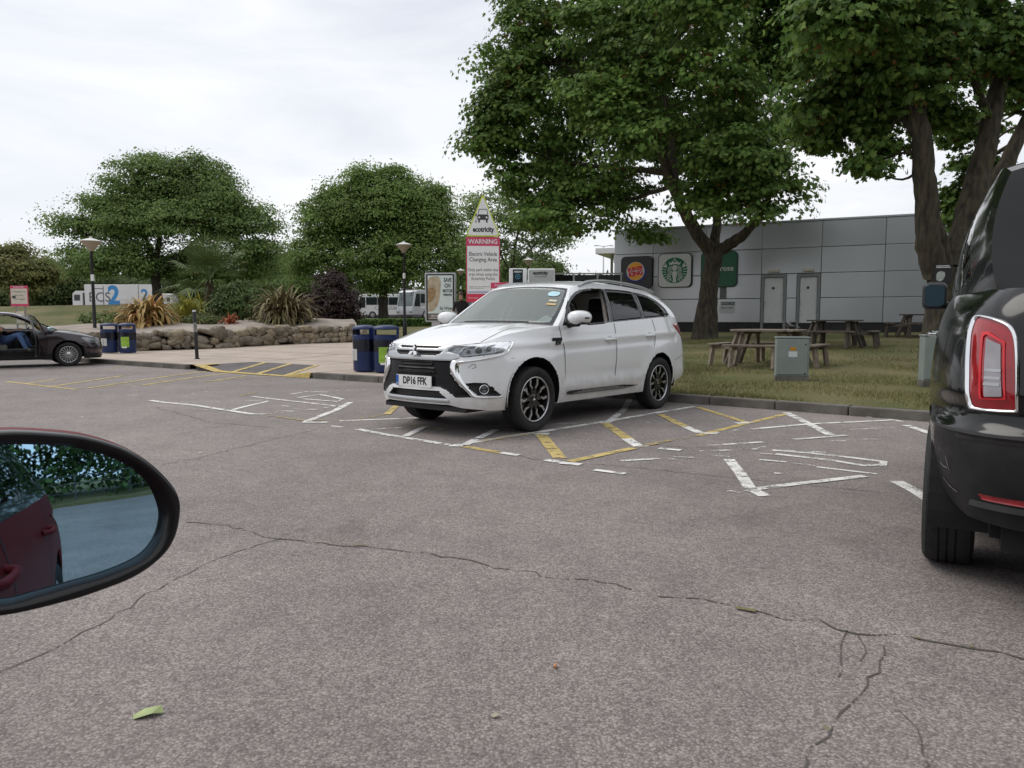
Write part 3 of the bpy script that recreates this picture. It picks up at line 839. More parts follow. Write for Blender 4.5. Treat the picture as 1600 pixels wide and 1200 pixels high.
# shared vehicle materials
M_RUB = mat('tyre_rubber', (0.018, 0.018, 0.019), 0.75, var=0.3, vscale=20, bump=.2, bscale=120)
M_BLK = mat('black_plastic', (0.016, 0.016, 0.017), 0.45, var=0.2, vscale=12)
M_BLKG = mat('gloss_black', (0.008, 0.008, 0.009), 0.12, coat=0.6, var=0.2, vscale=6)
M_BLKS = mat('satin_black_panel', (0.007, 0.007, 0.008), 0.30, spec=.22, var=.25, vscale=6)
M_LINER = mat('wheel_liner', (0.012, 0.012, 0.012), 0.9, var=0.2)
M_CHROME = mat('chrome', (0.78, 0.78, 0.79), 0.07, metal=1.0, var=.03)
M_SATIN = mat('satin_silver', (0.45, 0.46, 0.47), 0.32, metal=.8, var=.06)
M_WPAINT = mat('white_car_paint', (0.80, 0.81, 0.82), 0.20, coat=0.8, var=.015, vscale=1.5, grime=((.36, .33, .30), .50))
M_SEAM = mat('panel_gap', (0.03, 0.03, 0.032), 0.8, var=.1)
M_GLASS = glass_mat('clear_glass', (0.88, 0.94, 0.92), 0.85)
M_SCREEN = glass_mat('windscreen_glass', (0.86, 0.94, 0.92), 0.82, sky_sheen=0.26)  # pale sky reflection is mixed into the screen as diffuse colour
M_PRIV = glass_mat('privacy_glass', (0.5, 0.52, 0.55), 0.16)
M_LENS = glass_mat('lamp_lens', (0.95, 0.97, 1.0), 0.85)
M_LAMPIN = mat('lamp_reflector', (0.26, 0.27, 0.28), 0.24, metal=.85, var=.25, vscale=14)
M_REDL = mat('red_lens', (0.30, 0.008, 0.014), 0.10, coat=.8, var=.2, vscale=16)
M_CAB = mat('cabin_trim', (0.02, 0.02, 0.022), 0.8, var=.25)
M_BEIGE = mat('pillar_trim', (0.40, 0.37, 0.33), 0.8, var=.1)
M_RIMDK = mat('rim_black', (0.012, 0.012, 0.013), 0.25, coat=.4, var=.2)
M_MACH = mat('machined_alloy', (0.60, 0.60, 0.61), 0.30, metal=.9, var=.1, vscale=20)
M_WTXT = mat('white_print', (0.75, 0.75, 0.74), 0.6, var=.03)
M_KTXT = mat('black_print', (0.015, 0.015, 0.016), 0.6, var=.1)

def tyre_mesh(Rr, rim, w):
    h = w / 2
    return [(rim, -h * .72), (rim + .012, -h * .86), ((Rr + rim) / 2, -h * 1.0), (Rr - .028, -h * .97), (Rr - .008, -h * .84), (Rr, -h * .6),
            (Rr, -h * .36), (Rr - .008, -h * .35), (Rr - .008, -h * .28), (Rr, -h * .27), (Rr, -h * .05), (Rr - .008, -h * .04), (Rr - .008, h * .04), (Rr, h * .05),
            (Rr, h * .27), (Rr - .008, h * .28), (Rr - .008, h * .35), (Rr, h * .36), (Rr, h * .6), (Rr - .008, h * .84), (Rr - .028, h * .97), ((Rr + rim) / 2, h * 1.0), (rim + .012, h * .86), (rim, h * .72)]

def wheel(parent, pos, side, Rr=.345, rim=.238, w=.225, style='suv', steer=0.0):
    """a wheel: axle along local Y; side +1 shows its face to +Y"""
    A = Matrix.Rotation(steer, 4, 'Z') @ Matrix(((1, 0, 0, 0), (0, 0, side, 0), (0, 1, 0, 0), (0, 0, 0, 1)))
    A = Matrix.Translation(pos) @ A
    t = MB().lathe(tyre_mesh(Rr, rim, w), 48, A).build('tyre', M_RUB, parent, auto=35)
    h = w / 2
    r = MB().lathe([(rim + .001, h * .80), (rim - .006, h * .84), (rim - .014, h * .72), (rim - .02, h * .3), (rim - .03, -h * .6), (.0, -h * .62)], 40, A).build('rim', M_RIMDK if style != 'multi' else M_SATIN, parent, auto=40)
    MB().lathe([(rim + .002, h * .80), (rim + .002, h * .86), (rim - .008, h * .88), (rim - .012, h * .80)], 40, A).build('rim_lip', M_MACH, r, True)
    MB().lathe([(rim * .62, -h * .1), (rim * .62, -h * .02), (.04, -h * .0)], 24, A).build('brake_disc', M_SATIN, r, True)
    if style == 'suv':
        for k in range(5):
            for sgn in (-1, 1):
                a0 = 2 * math.pi * k / 5 + sgn * .235 + .3
                def pt(rr, da, z): return A @ Vector((rr * math.cos(a0 + da), rr * math.sin(a0 + da), z))
                # black carrier spoke with a kinked, machined outer blade
                c = [(.045, 0, .030), (.10, .02 * sgn, .026), (.16, .06 * sgn, .018), (.21, .03 * sgn, .016), (rim - .012, .02 * sgn, .016)]
                z0 = h * .55
                Lh = [pt(a, b - cc / a * .75, z0 + .012) for a, b, cc in c]; Rh = [pt(a, b + cc / a * .75, z0 + .012) for a, b, cc in c]
                Lb = [pt(a, b - cc / a * .9, z0 - .03) for a, b, cc in c]; Rb = [pt(a, b + cc / a * .9, z0 - .03) for a, b, cc in c]
                MB().strip(Lh, Rh).strip(Lb, Lh).strip(Rh, Rb).build('spoke', M_RIMDK, r, True)
                c2 = [(.115, -.03 * sgn, .004), (.135, .055 * sgn, .009), (.165, .13 * sgn, .011), (.195, .055 * sgn, .013), (rim - .010, .035 * sgn, .014)]
                L2 = [pt(a, b - cc / a, z0 + .018) for a, b, cc in c2]; R2 = [pt(a, b + cc / a, z0 + .018) for a, b, cc in c2]
                L3 = [pt(a, b - cc / a, z0 + .0) for a, b, cc in c2]; R3 = [pt(a, b + cc / a, z0 + .0) for a, b, cc in c2]
                MB().strip(L2, R2).strip(L3, L2).strip(R2, R3).build('spoke', M_MACH, r, False)
        MB().lathe([(.062, h * .5), (.055, h * .66), (.03, h * .70), (0, h * .70)], 20, A).build('hub_cap', M_BLKG, r, True)
        for k in range(3):
            a = 2 * math.pi * k / 3 + math.pi / 2
            q = [(0, 0), (.011, .007), (.022, 0), (.011, -.007)]
            MB().prism([(x * math.cos(a) - y * math.sin(a), x * math.sin(a) + y * math.cos(a)) for x, y in q], .003, A, h * .70).build('hub_emblem', M_CHROME, r)
        for k in range(5):
            a = 2 * math.pi * k / 5; MB().lathe([(.011, h * .4), (.009, h * .6), (0, h * .6)], 8, A @ Matrix.Translation((.08 * math.cos(a), .08 * math.sin(a), 0))).build('wheel_nut', M_MACH, r, True)
    elif style == 'multi':
        for k in range(18):
            a0 = 2 * math.pi * k / 18
            c = [(.05, .010), (rim * .6, .008), (rim - .008, .011)]
            def pt(rr, da, z): return A @ Vector((rr * math.cos(a0 + da), rr * math.sin(a0 + da), z))
            MB().strip([pt(a, -b / a, h * .62) for a, b in c], [pt(a, b / a, h * .62) for a, b in c]).strip([pt(a, -b / a, h * .3) for a, b in c], [pt(a, -b / a, h * .62) for a, b in c]).strip([pt(a, b / a, h * .62) for a, b in c], [pt(a, b / a, h * .3) for a, b in c]).build('spoke', M_MACH, r)
        MB().lathe([(.07, h * .5), (.06, h * .7), (0, h * .72)], 16, A).build('hub_cap', M_MACH, r, True)
        MB().lathe([(rim - .02, h * .2), (.02, h * .2)], 24, A).build('rim_well', M_LINER, r, True)
    else:
        for k in range(5):
            a0 = 2 * math.pi * k / 5
            def pt(rr, da, z): return A @ Vector((rr * math.cos(a0 + da), rr * math.sin(a0 + da), z))
            c = [(.04, .03), (rim * .6, .025), (rim - .01, .035)]
            MB().strip([pt(a, -b / a, h * .6) for a, b in c], [pt(a, b / a, h * .6) for a, b in c]).build('spoke', M_MACH, r, True)
    return t

def liner(parent, x, z, r, y0, y1, m=None):
    n = 20; A = []; B = []
    for i in range(n + 1):
        a = math.pi * (1.12 * i / n - .06); A.append((x + r * math.cos(a), y0, z + r * math.sin(a))); B.append((x + r * math.cos(a), y1, z + r * math.sin(a)))
    b = MB().strip(A, B); b.add([A[i] for i in range(n + 1)], [tuple(range(n + 1))])
    return b.build('wheel_arch_liner', M_LINER, parent)

def greenhouse(W, xb0, xb1, Tpts, ns, nt, bulge=.10, side=1):
    """ruled side patch between the belt line and the roof edge; returns P, Q=(x,z) and roof edge"""
    s = np.linspace(0, 1, ns)
    xb = xb0 + (xb1 - xb0) * s
    ub = W.ux(xb); B = W.pt(ub, W.ztop(ub))
    D = cr(Tpts, 30); Ld = np.r_[0, np.cumsum(np.linalg.norm(np.diff(D, axis=0), axis=1))]; Ld /= Ld[-1]
    T = np.stack([np.interp(s, Ld, D[:, k]) for k in range(3)], 1)
    t = np.linspace(0, 1, nt)
    P = B[:, None] + (T - B)[:, None] * t[None, :, None]
    P[..., 1] += bulge * (4 * t * (1 - t))[None] * .25
    if side < 0: P = P[::-1].copy(); P[..., 1] *= -1
    return P, P[..., [0, 2]].copy(), T, B

def span(E0, E1, n, bx, bz, pw=2.0):
    """surface across the car from its left edge points E (k,3) to the mirrored right edge, bowed by bx (forward) and bz (up)"""
    k = len(E0); y = np.linspace(1, -1, n)
    P = np.zeros((k, n, 3)); f = 1 - np.abs(y) ** pw
    P[..., 0] = E0[:, 0:1] + np.asarray(bx).reshape(-1, 1) * f; P[..., 1] = E0[:, 1:2] * y; P[..., 2] = E0[:, 2:3] + np.asarray(bz).reshape(-1, 1) * f
    return P
# ------------------------------------------------------------------ the white SUV
def mir(poly): return [(-u, z) for u, z in poly]
def make_suv():
    root = empty('parked_suv', (.48, 9.54, 0), R(-129.74), 'white SUV with black grille and number plate DP16 FFK, nose towards the camera', 'car')
    W = suvwall(); U = lambda x: float(W.ux(x))
    def arch(x0, z0, r, sag):   # wheel opening, squared off a little
        a = np.linspace(R(-25), R(205), 34)
        return [(U(x0 + r * math.cos(t)), z0 + r * sag * math.sin(t)) for t in a] + [(U(x0 - r * .98), .1), (U(x0 + r * .98), .1)]
    fa = arch(1.435, .365, .42, 1.02); ra = arch(-1.225, .355, .395, 1.01)
    head = smooth_poly([(.40, .862), (.475, .921), (.81, .944), (1.225, .963), (1.15, .905), (1.052, .848), (.80, .824), (.60, .806), (.535, .844)], 3, (0, 1, 3, 6))
    chrome = [(1.238, .955), (1.16, .893), (1.06, .838), (.80, .796), (.575, .772), (.485, .772), (.462, .716), (.48, .643), (.545, .561), (.645, .469), (.73, .408), (1.02, .402), (1.015, .417), (.765, .426), (.69, .483), (.625, .556), (.580, .67), (.568, .73), (.615, .752), (.80, .781), (1.052, .828), (1.16, .885)]
    fog = [(.63, .549), (.73, .558), (.85, .552), (.92, .503), (1.005, .417), (.765, .428), (.692, .483)]
    blackc = [(-.60, .768), (.60, .768), (.485, .772), (.462, .716), (.48, .643), (.545, .561), (.645, .469), (.72, .412), (.535, .405), (.46, .462), (.37, .503), (.26, .507)]
    blackc = [p for p in blackc if p[0] > 0][1:]; blackc = mir(blackc[::-1]) + blackc
    lowg = [(-.345, .467), (.345, .467), (.44, .392), (-.44, .392)]
    lip = [(-.455, .388), (.455, .388), (.475, .345), (-.475, .345)]
    grille = [(-.50, .772), (.50, .772), (.58, .800), (.535, .844), (.40, .862), (.475, .921), (.44, .924), (-.44, .924), (-.475, .921), (-.40, .862), (-.535, .844), (-.58, .800)]
    sl1 = [(-.335, .915), (.335, .915), (.285, .892), (-.285, .892)]
    sl2 = [(-.375, .868), (.375, .868), (.285, .820), (-.285, .820)]
    upi = [(-.245, .755), (.245, .755), (.232, .722), (-.232, .722)]
    mid = [(-.27, .69), (.27, .69), (.27, .645), (-.27, .645)]
    doorf = [(U(.905), .385), (U(.93), .86), (U(.97), 1.0), (U(.99), 1.3), (U(-.15), 1.3), (U(-.148), .96), (U(-.14), .75), (U(-.115), .385)]
    rz = [(U(-.148), 1.3), (U(-1.10), 1.3), (U(-1.13), 1.0), (U(-1.06), .84), (U(-.90), .72), (U(-.80), .56), (U(-.77), .385), (U(-.115), .385), (U(-.14), .75), (U(-.148), .96)]
    tail = smooth_poly([(4.66, 1.118), (4.80, 1.125), (5.1, 1.10), (5.4, 1.06), (5.4, .98), (5.1, .955), (4.95, .955), (4.76, 1.05)], 3)
    polys = [('front_door', doorf, .0), ('rear_door', rz, .0), ('bumper_insert', blackc, -.012), ('lower_grille', lowg, -.05), ('skid_lip', lip, .010), ('grille', grille, .004), ('grille_slot', sl1, -.025), ('grille_slot', sl2, -.03),
             ('intake', upi, -.03), ('intake', mid, -.03)]
    for nm, pl, d in (('fog_recess', fog, -.035), ('headlight', head, -.03)):
        polys += [(nm, pl, d), (nm + '_r', mir(pl), d)]
    polys += [('front_door_r', mir(doorf), 0), ('rear_door_r', mir(rz), 0), ('tail_light', tail, .008), ('tail_light_r', mir(tail), .008)]
    polys += [('hole', fa, 0), ('hole', ra, 0), ('hole', mir(fa), 0), ('hole', mir(ra), 0)]
    P, Q = wall_grid(W, -W.L, W.L, .0165, 52)
    # wheel-arch lips swell out a little; a crease runs along the doors
    uu, zz = Q[..., 0], Q[..., 1]; x_, y_, nx, ny = W.xy(uu)
    sw = np.zeros_like(uu)
    for x0, z0, r in ((1.435, .365, .42), (-1.225, .355, .395)):
        d = np.hypot(np.abs(uu) - U(x0), zz - z0); sw += .016 * np.exp(-((d - r) / .10) ** 2)
    side_w = ((np.abs(uu) > U(1.85)) & (np.abs(uu) < U(-1.75)))
    cz = .90 + (np.abs(uu) - U(.9)) * .022
    sw += np.where(side_w, .009 * np.exp(-((zz - cz - .045) / .035) ** 2) - .010 * np.exp(-((zz - cz + .03) / .05) ** 2), 0)
    sw += np.where(side_w, .012 * np.exp(-((zz - .45) / .07) ** 2) - .008 * np.exp(-((zz - .56) / .06) ** 2), 0) * ((np.abs(uu) > U(.9)) & (np.abs(uu) < U(-.75)))
    P[..., 0] += nx * sw; P[..., 1] += ny * sw
    parts = cut_grid(P, Q, polys, 'body')
    mats = {k: M_WPAINT for k in parts}
    mats.update(bumper_insert=M_BLKS, lower_grille=M_BLK, skid_lip=M_SATIN, grille=M_SATIN, grille_slot=M_BLK, intake=M_BLK, 
                fog_recess=M_BLK, fog_recess_r=M_BLK, headlight=M_LAMPIN, headlight_r=M_LAMPIN, tail_light=M_REDL, tail_light_r=M_REDL)
    ren = {k: k[:-2] for k in parts if k.endswith('_r')}
    ob = skin(parts, mats, root, ('hole',), ren)
    # bonnet: fan from the wall's top edge to the foot of the windscreen
    e = np.linspace(0, 1, 40); ue = e ** .85 * U(1.0); rows = 26; tt = np.linspace(0, 1, rows)
    E = W.pt(ue, W.ztop(ue))
    yc = .80 * e ** 1.0; C = np.stack([1.125 - .17 * (yc / .8) ** 2, yc, 1.148 - .03 * (yc / .8) ** 2], 1)
    C[-1] = E[-1]
    H_ = E[:, None] + (C - E)[:, None] * tt[None, :, None]
    g = 1 - (1 - tt) ** 2.1
    H_[..., 2] = E[:, None, 2] + (C[:, None, 2] - E[:, None, 2]) * g[None]
    # two long power creases
    cre = .012 * np.exp(-((H_[..., 1] - (.46 + .10 * (tt[None] - .5))) / .05) ** 2) * np.sin(np.pi * np.clip(tt, 0, 1))[None] ** .7
    H_[..., 2] += cre
    full = np.concatenate([H_[::-1] * np.array([1, -1, 1]), H_[1:]], 0)
    n, m = full.shape[:2]
    F = [(i * m + j, (i + 1) * m + j, (i + 1) * m + j + 1, i * m + j + 1) for i in range(n - 1) for j in range(m - 1)]
    fastmesh('bonnet', full.reshape(-1, 3), np.array(F), M_WPAINT, root, True)
    # bonnet shut line: follows the inner edge of the wing
    for sg in (1, -1):
        idx = [k for k in range(40) if ue[k] > .80]
        sl = []
        for a, k in enumerate(idx):
            f = min(.34, .02 + .05 * a)
            j = int(f * (rows - 1)); w = f * (rows - 1) - j
            q = H_[k, j] * (1 - w) + H_[k, min(j + 1, rows - 1)] * w; sl.append((q[0], sg * q[1], q[2] + .002))
        A = [(x, y - sg * .004, z) for x, y, z in sl]; B = [(x, y + sg * .004, z) for x, y, z in sl]
        MB().strip(A, B).build('bonnet_gap', M_SEAM, root)
    # cabin sides
    T = [(.42, .605, 1.555), (.30, .612, 1.585), (0, .622, 1.612), (-.5, .622, 1.612), (-1.0, .61, 1.588), (-1.4, .592, 1.550), (-1.72, .57, 1.49)]
    dlo = smooth_poly([(.90, 1.128), (.74, 1.30), (.60, 1.405), (.44, 1.49), (.28, 1.532), (.05, 1.555), (-.5, 1.555), (-.9, 1.538), (-1.25, 1.50), (-1.50, 1.435), (-1.64, 1.34), (-1.69, 1.25), (-1.60, 1.225), (-1.38, 1.213), (-.85, 1.188), (-.14, 1.152), (.4, 1.128)], 3, (0, 11))
    fwin = [(.70, 1.14), (.66, 1.335), (.57, 1.40), (.42, 1.473), (.27, 1.512), (.05, 1.535), (-.11, 1.54), (-.05, 1.158), (.4, 1.14)]
    fqtr = [(.85, 1.14), (.735, 1.275), (.69, 1.315), (.735, 1.14)]
    rwin = [(-.21, 1.54), (-.5, 1.54), (-.88, 1.525), (-.87, 1.20), (-.15, 1.166)]
    qwin = [(-.945, 1.522), (-1.25, 1.482), (-1.47, 1.42), (-1.61, 1.335), (-1.655, 1.262), (-1.59, 1.238), (-1.38, 1.226), (-.905, 1.204)]
    for sd in (1, -1):
        Pg, Qg, Te, Be = greenhouse(W, 1.0, -1.95, T, 150, 34, .10, sd)
        gp = cut_grid(Pg, Qg, [('window_surround', dlo, -.004), ('hole' if sd > 0 else 'front_window', fwin, -.006), ('quarter_glass', fqtr, -.006), ('rear_window', rwin, -.006), ('rear_quarter_window', qwin, -.006)], 'pillars')
        skin(gp, dict(pillars=M_WPAINT, window_surround=M_BLKG, front_window=M_GLASS, quarter_glass=M_PRIV, rear_window=M_PRIV, rear_quarter_window=M_PRIV), root, ('hole',))
    # windscreen
    Pg, Qg, Te, Be = greenhouse(W, 1.0, -1.95, T, 150, 34, .10, 1)
    E0 = Pg[0]; k = len(E0); tl = np.linspace(0, 1, k)
    ws = span(E0, None, 60, .125 * (1 - tl) + .05 * tl, .03 * (1 - tl) + .035 * tl, 2.4)
    yy = np.linspace(1, -1, 60); Qw = np.stack(np.meshgrid(tl, yy, indexing='ij'), -1)
    gl = [(.07, .875), (.90, .915), (.93, .6), (.935, 0), (.93, -.6), (.90, -.915), (.07, -.875)]
    fr = [(-.2, .93), (.965, .955), (.975, 0), (.965, -.955), (-.2, -.93)]
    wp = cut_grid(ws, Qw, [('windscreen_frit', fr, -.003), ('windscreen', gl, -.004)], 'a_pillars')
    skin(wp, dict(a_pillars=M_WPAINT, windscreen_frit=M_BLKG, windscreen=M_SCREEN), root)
    # roof and tailgate
    Er = Te; st = np.linspace(0, 1, len(Er))
    rf = span(Er, None, 40, .05 * (1 - st) - .10 * st, .035 + .02 * np.sin(np.pi * st), 2.4)
    n, m = rf.shape[:2]
    grid = lambda n, m: np.array([(i * m + j, (i + 1) * m + j, (i + 1) * m + j + 1, i * m + j + 1) for i in range(n - 1) for j in range(m - 1)])
    fastmesh('roof', rf.reshape(-1, 3), grid(n, m), M_WPAINT, root, True)
    tg = span(Pg[-1][::-1], None, 40, np.full(k, -.14) - .15 * np.linspace(0, 1, k), np.linspace(.035, 0, k), 2.4); n, m = tg.shape[:2]
    Qt = np.stack(np.meshgrid(np.linspace(0, 1, n), np.linspace(1, -1, m), indexing='ij'), -1)
    tp = cut_grid(tg, Qt, [('rear_screen', [(.12, .85), (.12, -.85), (.8, -.88), (.8, .88)], -.004)], 'tailgate')
    skin(tp, dict(tailgate=M_WPAINT, rear_screen=M_PRIV), root)
    ul = np.linspace(U(-1.95), W.L, 12); El = W.pt(ul, W.ztop(ul)); Er2 = El * np.array([1, -1, 1])
    MB().strip(El.tolist(), Er2.tolist()).build('tail_shelf', M_WPAINT, root)
    # roof rails
    for sd in (1, -1):
        pts = [(.29, .635, 1.573), (.20, .628, 1.606), (.06, .622, 1.636), (-.3, .620, 1.657), (-.8, .613, 1.640), (-1.2, .602, 1.606), (-1.50, .588, 1.560), (-1.56, .583, 1.535)]
        D = cr([(x, sd * y, z) for x, y, z in pts], 5)
        MB().tube(D.tolist(), [.012] + [.019] * (len(D) - 2) + [.012], 8).build('roof_rail', M_SATIN, root, True)
    # seams
    for sg in (1, -1):
        f = lambda L: [(sg * u, z) for u, z in L]
        seam(W, f([(U(.905), .385), (U(.93), .86), (U(.97), 1.0), (U(.985), 1.11)]), M_SEAM, root)
        seam(W, f([(U(-.148), 1.14), (U(-.148), .96), (U(-.14), .75), (U(-.115), .385)]), M_SEAM, root)
        seam(W, f([(U(-1.10), 1.185), (U(-1.13), 1.0), (U(-1.06), .84), (U(-.90), .73)]), M_SEAM, root)
        seam(W, f([(1.16, .79), (1.27, .80), (1.355, .752)]), M_SEAM, root, .004)
        seam(W, f([(U(-.77), .385), (U(.905), .385)]), M_SEAM, root, .006)
        seam(W, f([(U(-1.63), .62), (U(-1.8), .66), (U(-2.0), .70)]), M_SEAM, root, .005)
        # sill trim: black strip with bright ribs
        a, b = U(.87), U(-.68); us = np.linspace(a, b, 40)
        tz = lambda u: .372 - .012 * (u - a) / (b - a)
        th = lambda u: .022 * np.clip((b - u) / .35, .15, 1) * np.clip((u - a) / .1 + .5, .5, 1)
        A = W.pt(sg * us, tz(us) - th(us), .018); B = W.pt(sg * us, tz(us) + th(us), .016)
        MB().strip(A.tolist(), B.tolist()).build('sill_trim', M_BLK, root, True)
        for k2 in range(3):
            zc = lambda u: tz(u) + th(u) * (-.5 + .5 * k2); u2 = us[3 + 2 * k2:34 - 3 * k2]
            A = W.pt(sg * u2, zc(u2) - .003, .021); B = W.pt(sg * u2, zc(u2) + .003, .021)
            MB().strip(A.tolist(), B.tolist()).build('sill_rib', M_SATIN, root, True)
        # door handles
        for x0, z0 in ((-.02, .945), (-.98, .975)):
            pts = W.pt(sg * (U(x0) + np.array([-.12, -.09, -.03, .04, .09, .115])), np.full(6, z0) + np.array([0, .004, .006, .006, .004, 0]), np.array([.006, .026, .034, .034, .024, .006]))
            MB().tube(pts.tolist(), [.008, .014, .015, .015, .013, .008], 8).build('door_handle', M_WPAINT, root, True)
            c = W.pt(np.array([sg * U(x0 + .02)]), np.array([z0]), .003)[0]
            MB().lathe([(.05, 0), (.045, .001), (.0, -.0005)], 18, frame(c, (-1, 0, 0) if sg > 0 else (1, 0, 0), (0, 0, 1))).build('handle_cup', M_WPAINT, root, True)
        # chrome blade sweeping from the headlight round the fog lamp
        oc = np.array([(1.240, .957), (1.16, .893), (1.06, .838), (.80, .796), (.575, .774), (.485, .774), (.462, .716), (.48, .643), (.545, .561), (.645, .469), (.73, .404), (1.02, .398)]); ic = np.array([(1.225, .945), (1.152, .880), (1.052, .825), (.80, .778), (.635, .754), (.572, .732), (.572, .672), (.590, .615), (.627, .556), (.69, .483), (.765, .424), (1.015, .415)])
        oc, ic = cr(oc, 6), cr(ic, 6); V = []
        for f2, o2 in ((0, -.004), (.12, .010), (.5, .017), (.88, .010), (1, -.004)): q2 = oc + (ic - oc) * f2; V += W.pt(sg * q2[:, 0], q2[:, 1], o2).tolist()
        k2 = len(oc); MB().add(V, [(j * k2 + i, j * k2 + i + 1, (j + 1) * k2 + i + 1, (j + 1) * k2 + i) for j in range(4) for i in range(k2 - 1)]).build('chrome_trim', M_CHROME, root, True)
        # fog lamp
        c = W.pt(np.array([sg * .825]), np.array([.487]), -.02)[0]; x, y, nx_, ny_ = (float(v) for v in W.xy(sg * .825))
        Mf = frame(c, (-ny_, nx_, 0), (0, 0, 1))
        fl = MB().lathe([(.050, -.01), (.050, .022), (.043, .026), (.040, .018), (.034, .012)], 20, Mf).build('fog_lamp', M_CHROME, root, True)
        MB().lathe([(.034, .012), (.02, .006), (0, .004)], 16, Mf).build('bulb', M_LAMPIN, fl, True); MB().lathe([(.041, .019), (.03, .026), (0, .029)], 16, Mf).build('lens', M_LENS, fl, True)
        # headlight internals: two projectors, a light guide and a clear cover
        for (uc, zc, rr) in ((.78, .872, .036), (.90, .885, .030), (.66, .862, .022)):
            c = W.pt(np.array([sg * uc]), np.array([zc]), -.022)[0]; x, y, nx_, ny_ = (float(v) for v in W.xy(sg * uc)); Mf = frame(c, (-ny_, nx_, 0), (0, 0, 1))
            pj = MB().lathe([(rr * 1.15, -.008), (rr * 1.15, .010), (rr, .012), (rr * .95, .004)], 18, Mf).build('projector', M_CHROME, root, True)
            MB().lathe([(rr * .95, .004), (rr * .6, .012), (0, .016)], 16, Mf).build('lens', M_BLKG, pj, True)
        for L_ in ([(.62, .822), (.80, .838), (1.0, .862), (1.10, .905), (1.17, .945)], [(.98, .868), (1.02, .93), (1.10, .945)], [(.56, .85), (.60, .90), (.75, .925)]):
            q = np.array(L_); q = np.stack([np.interp(np.linspace(0, 1, 14), np.linspace(0, 1, len(q)), q[:, i]) for i in (0, 1)], 1)
            MB().tube(W.pt(sg * q[:, 0], q[:, 1], -.014).tolist(), .0055, 6).build('light_guide', M_WTXT, root, True)
        hp = [(sg * u, z) for u, z in [(1.02, .935), (1.215, .957), (1.13, .90), (1.05, .853), (1.0, .85)]]
        V = W.pt(*np.array(hp).T, -.016); MB().add(V.tolist(), [(0, 1, 2, 3, 4)]).build('indicator', M_BLKG, root)
        hp = np.array([(sg * u, z) for u, z in head]); cen = np.array([[sg * .8, .88]])
        V = np.vstack([W.pt(*hp.T, .001), W.pt(*(hp * .5 + cen * .5).T, .010), W.pt(*cen.T, .012)]); k = len(hp)
        MB().add(V.tolist(), [(i, (i + 1) % k, k + (i + 1) % k, k + i) for i in range(k)] + [(k + i, k + (i + 1) % k, 2 * k) for i in range(k)]).build('headlight_lens', M_LENS, root, True)
        # headlight washer flap
        seam(W, f([(.66, .70), (.70, .735), (.735, .738), (.745, .71), (.70, .695)]), M_SEAM, root, .004, name='washer_flap')
        # door mirror
        mb = MB().lathe([(0, -.13), (.055, -.125), (.088, -.10), (.102, -.05), (.104, .03), (.098, .075), (.085, .09)], 20)
        Mm = Matrix.Translation((.80, sg * 1.01, 1.205)) @ Matrix.Rotation(R(sg * -8), 4, 'Z') @ Matrix.Diagonal((1.0, 1.1, .76, 1)) @ Matrix(((0, 0, -1, 0), (1, 0, 0, 0), (0, 1, 0, 0), (0, 0, 0, 1)))
        V = []
        for v in mb.V:
            q = Mm @ Vector(v); q.y += 0; V.append(q)
        dm = mesh('door_mirror', V, mb.F, M_WPAINT, root, True)
        MB().lathe([(.084, .086), (0, .086)], 20, Mm).build('mirror_glass', M_CHROME, dm)
        MB().tube([(.90, sg * 1.045, 1.20), (.84, sg * 1.125, 1.20), (.79, sg * 1.13, 1.20)], [.008, .010, .006], 6).build('indicator', M_BLK, dm, True)
        MB().tube([(.80, sg * .84, 1.13), (.79, sg * .90, 1.135), (.79, sg * .985, 1.15)], [.05, .036, .045], 8).build('stalk', M_BLK, dm, True)
        MB().box((.80, sg * 1.0, 1.142), (.15, .19, .03)).build('mirror_base', M_BLK, dm, bevel=.012)
    # badge on the wing
    for (u0, z0, sz, tx) in ((U(1.06), .968, .042, 'PLUG-IN HYBRID'), (U(1.045), .932, .062, 'EV')):
        for sg in (1, -1):
            c = W.pt(np.array([sg * u0]), np.array([z0]), .012)[0]
            text('badge', tx, sz, M_KTXT, frame(c, (-sg, 0, 0), (0, 0, 1)), root, sx=.55 if 'PLUG' in tx else 1.5, bold=.004, depth=.002)
    # emblem, plate
    c = Vector((2.318, 0, .852)); Mx = frame(c, (0, 1, 0), (-.30, 0, 1))
    for a in (90, 210, 330):
        ca, sa = math.cos(R(a)), math.sin(R(a)); q = [(0, 0), (.036, .0215), (.074, 0), (.036, -.0215)]
        MB().prism([(x * ca - y * sa, x * sa + y * ca) for x, y in q], .03, Mx).build('emblem', M_CHROME, root, bevel=.002)
    pl = MB().prism(rrect(.525, .115, .01), .012, frame((2.335, 0, .553), (0, 1, 0), (0, 0, 1))).build('number_plate', M_WTXT, root)
    Mx = frame((2.3485, .022, .553), (0, 1, 0), (0, 0, 1))
    text('plate_lettering', 'DP16 FFK', .105, M_KTXT, Mx, pl, sx=.82, bold=.0035)
    flat('plate_band', [(-.283, -.053), (-.243, -.053), (-.243, .053), (-.283, .053)], mat('plate_blue', (0.012, 0.09, 0.42), .5, var=.05), Mx, pl)
    text('band_lettering', 'GB', .03, M_WTXT, Mx @ Matrix.Translation((-.263, -.035, .001)), pl)
    # skid details: tow eye, lower shield
    MB().box((1.9, 0, .275), (.6, 1.2, .05)).build('under_shield', M_BLK, root)
    MB().box((0, 0, .36), (4.1, 1.15, .22)).build('underbody', M_LINER, root)
    MB().box((-.12, 0, .40), (1.7, 1.60, .22)).build('floor_pan', M_LINER, root)
    for x, r_ in ((1.42, .46), (-1.235, .44)):
        for sg in (1, -1): liner(root, x, .36, r_, sg * .52, sg * .87)
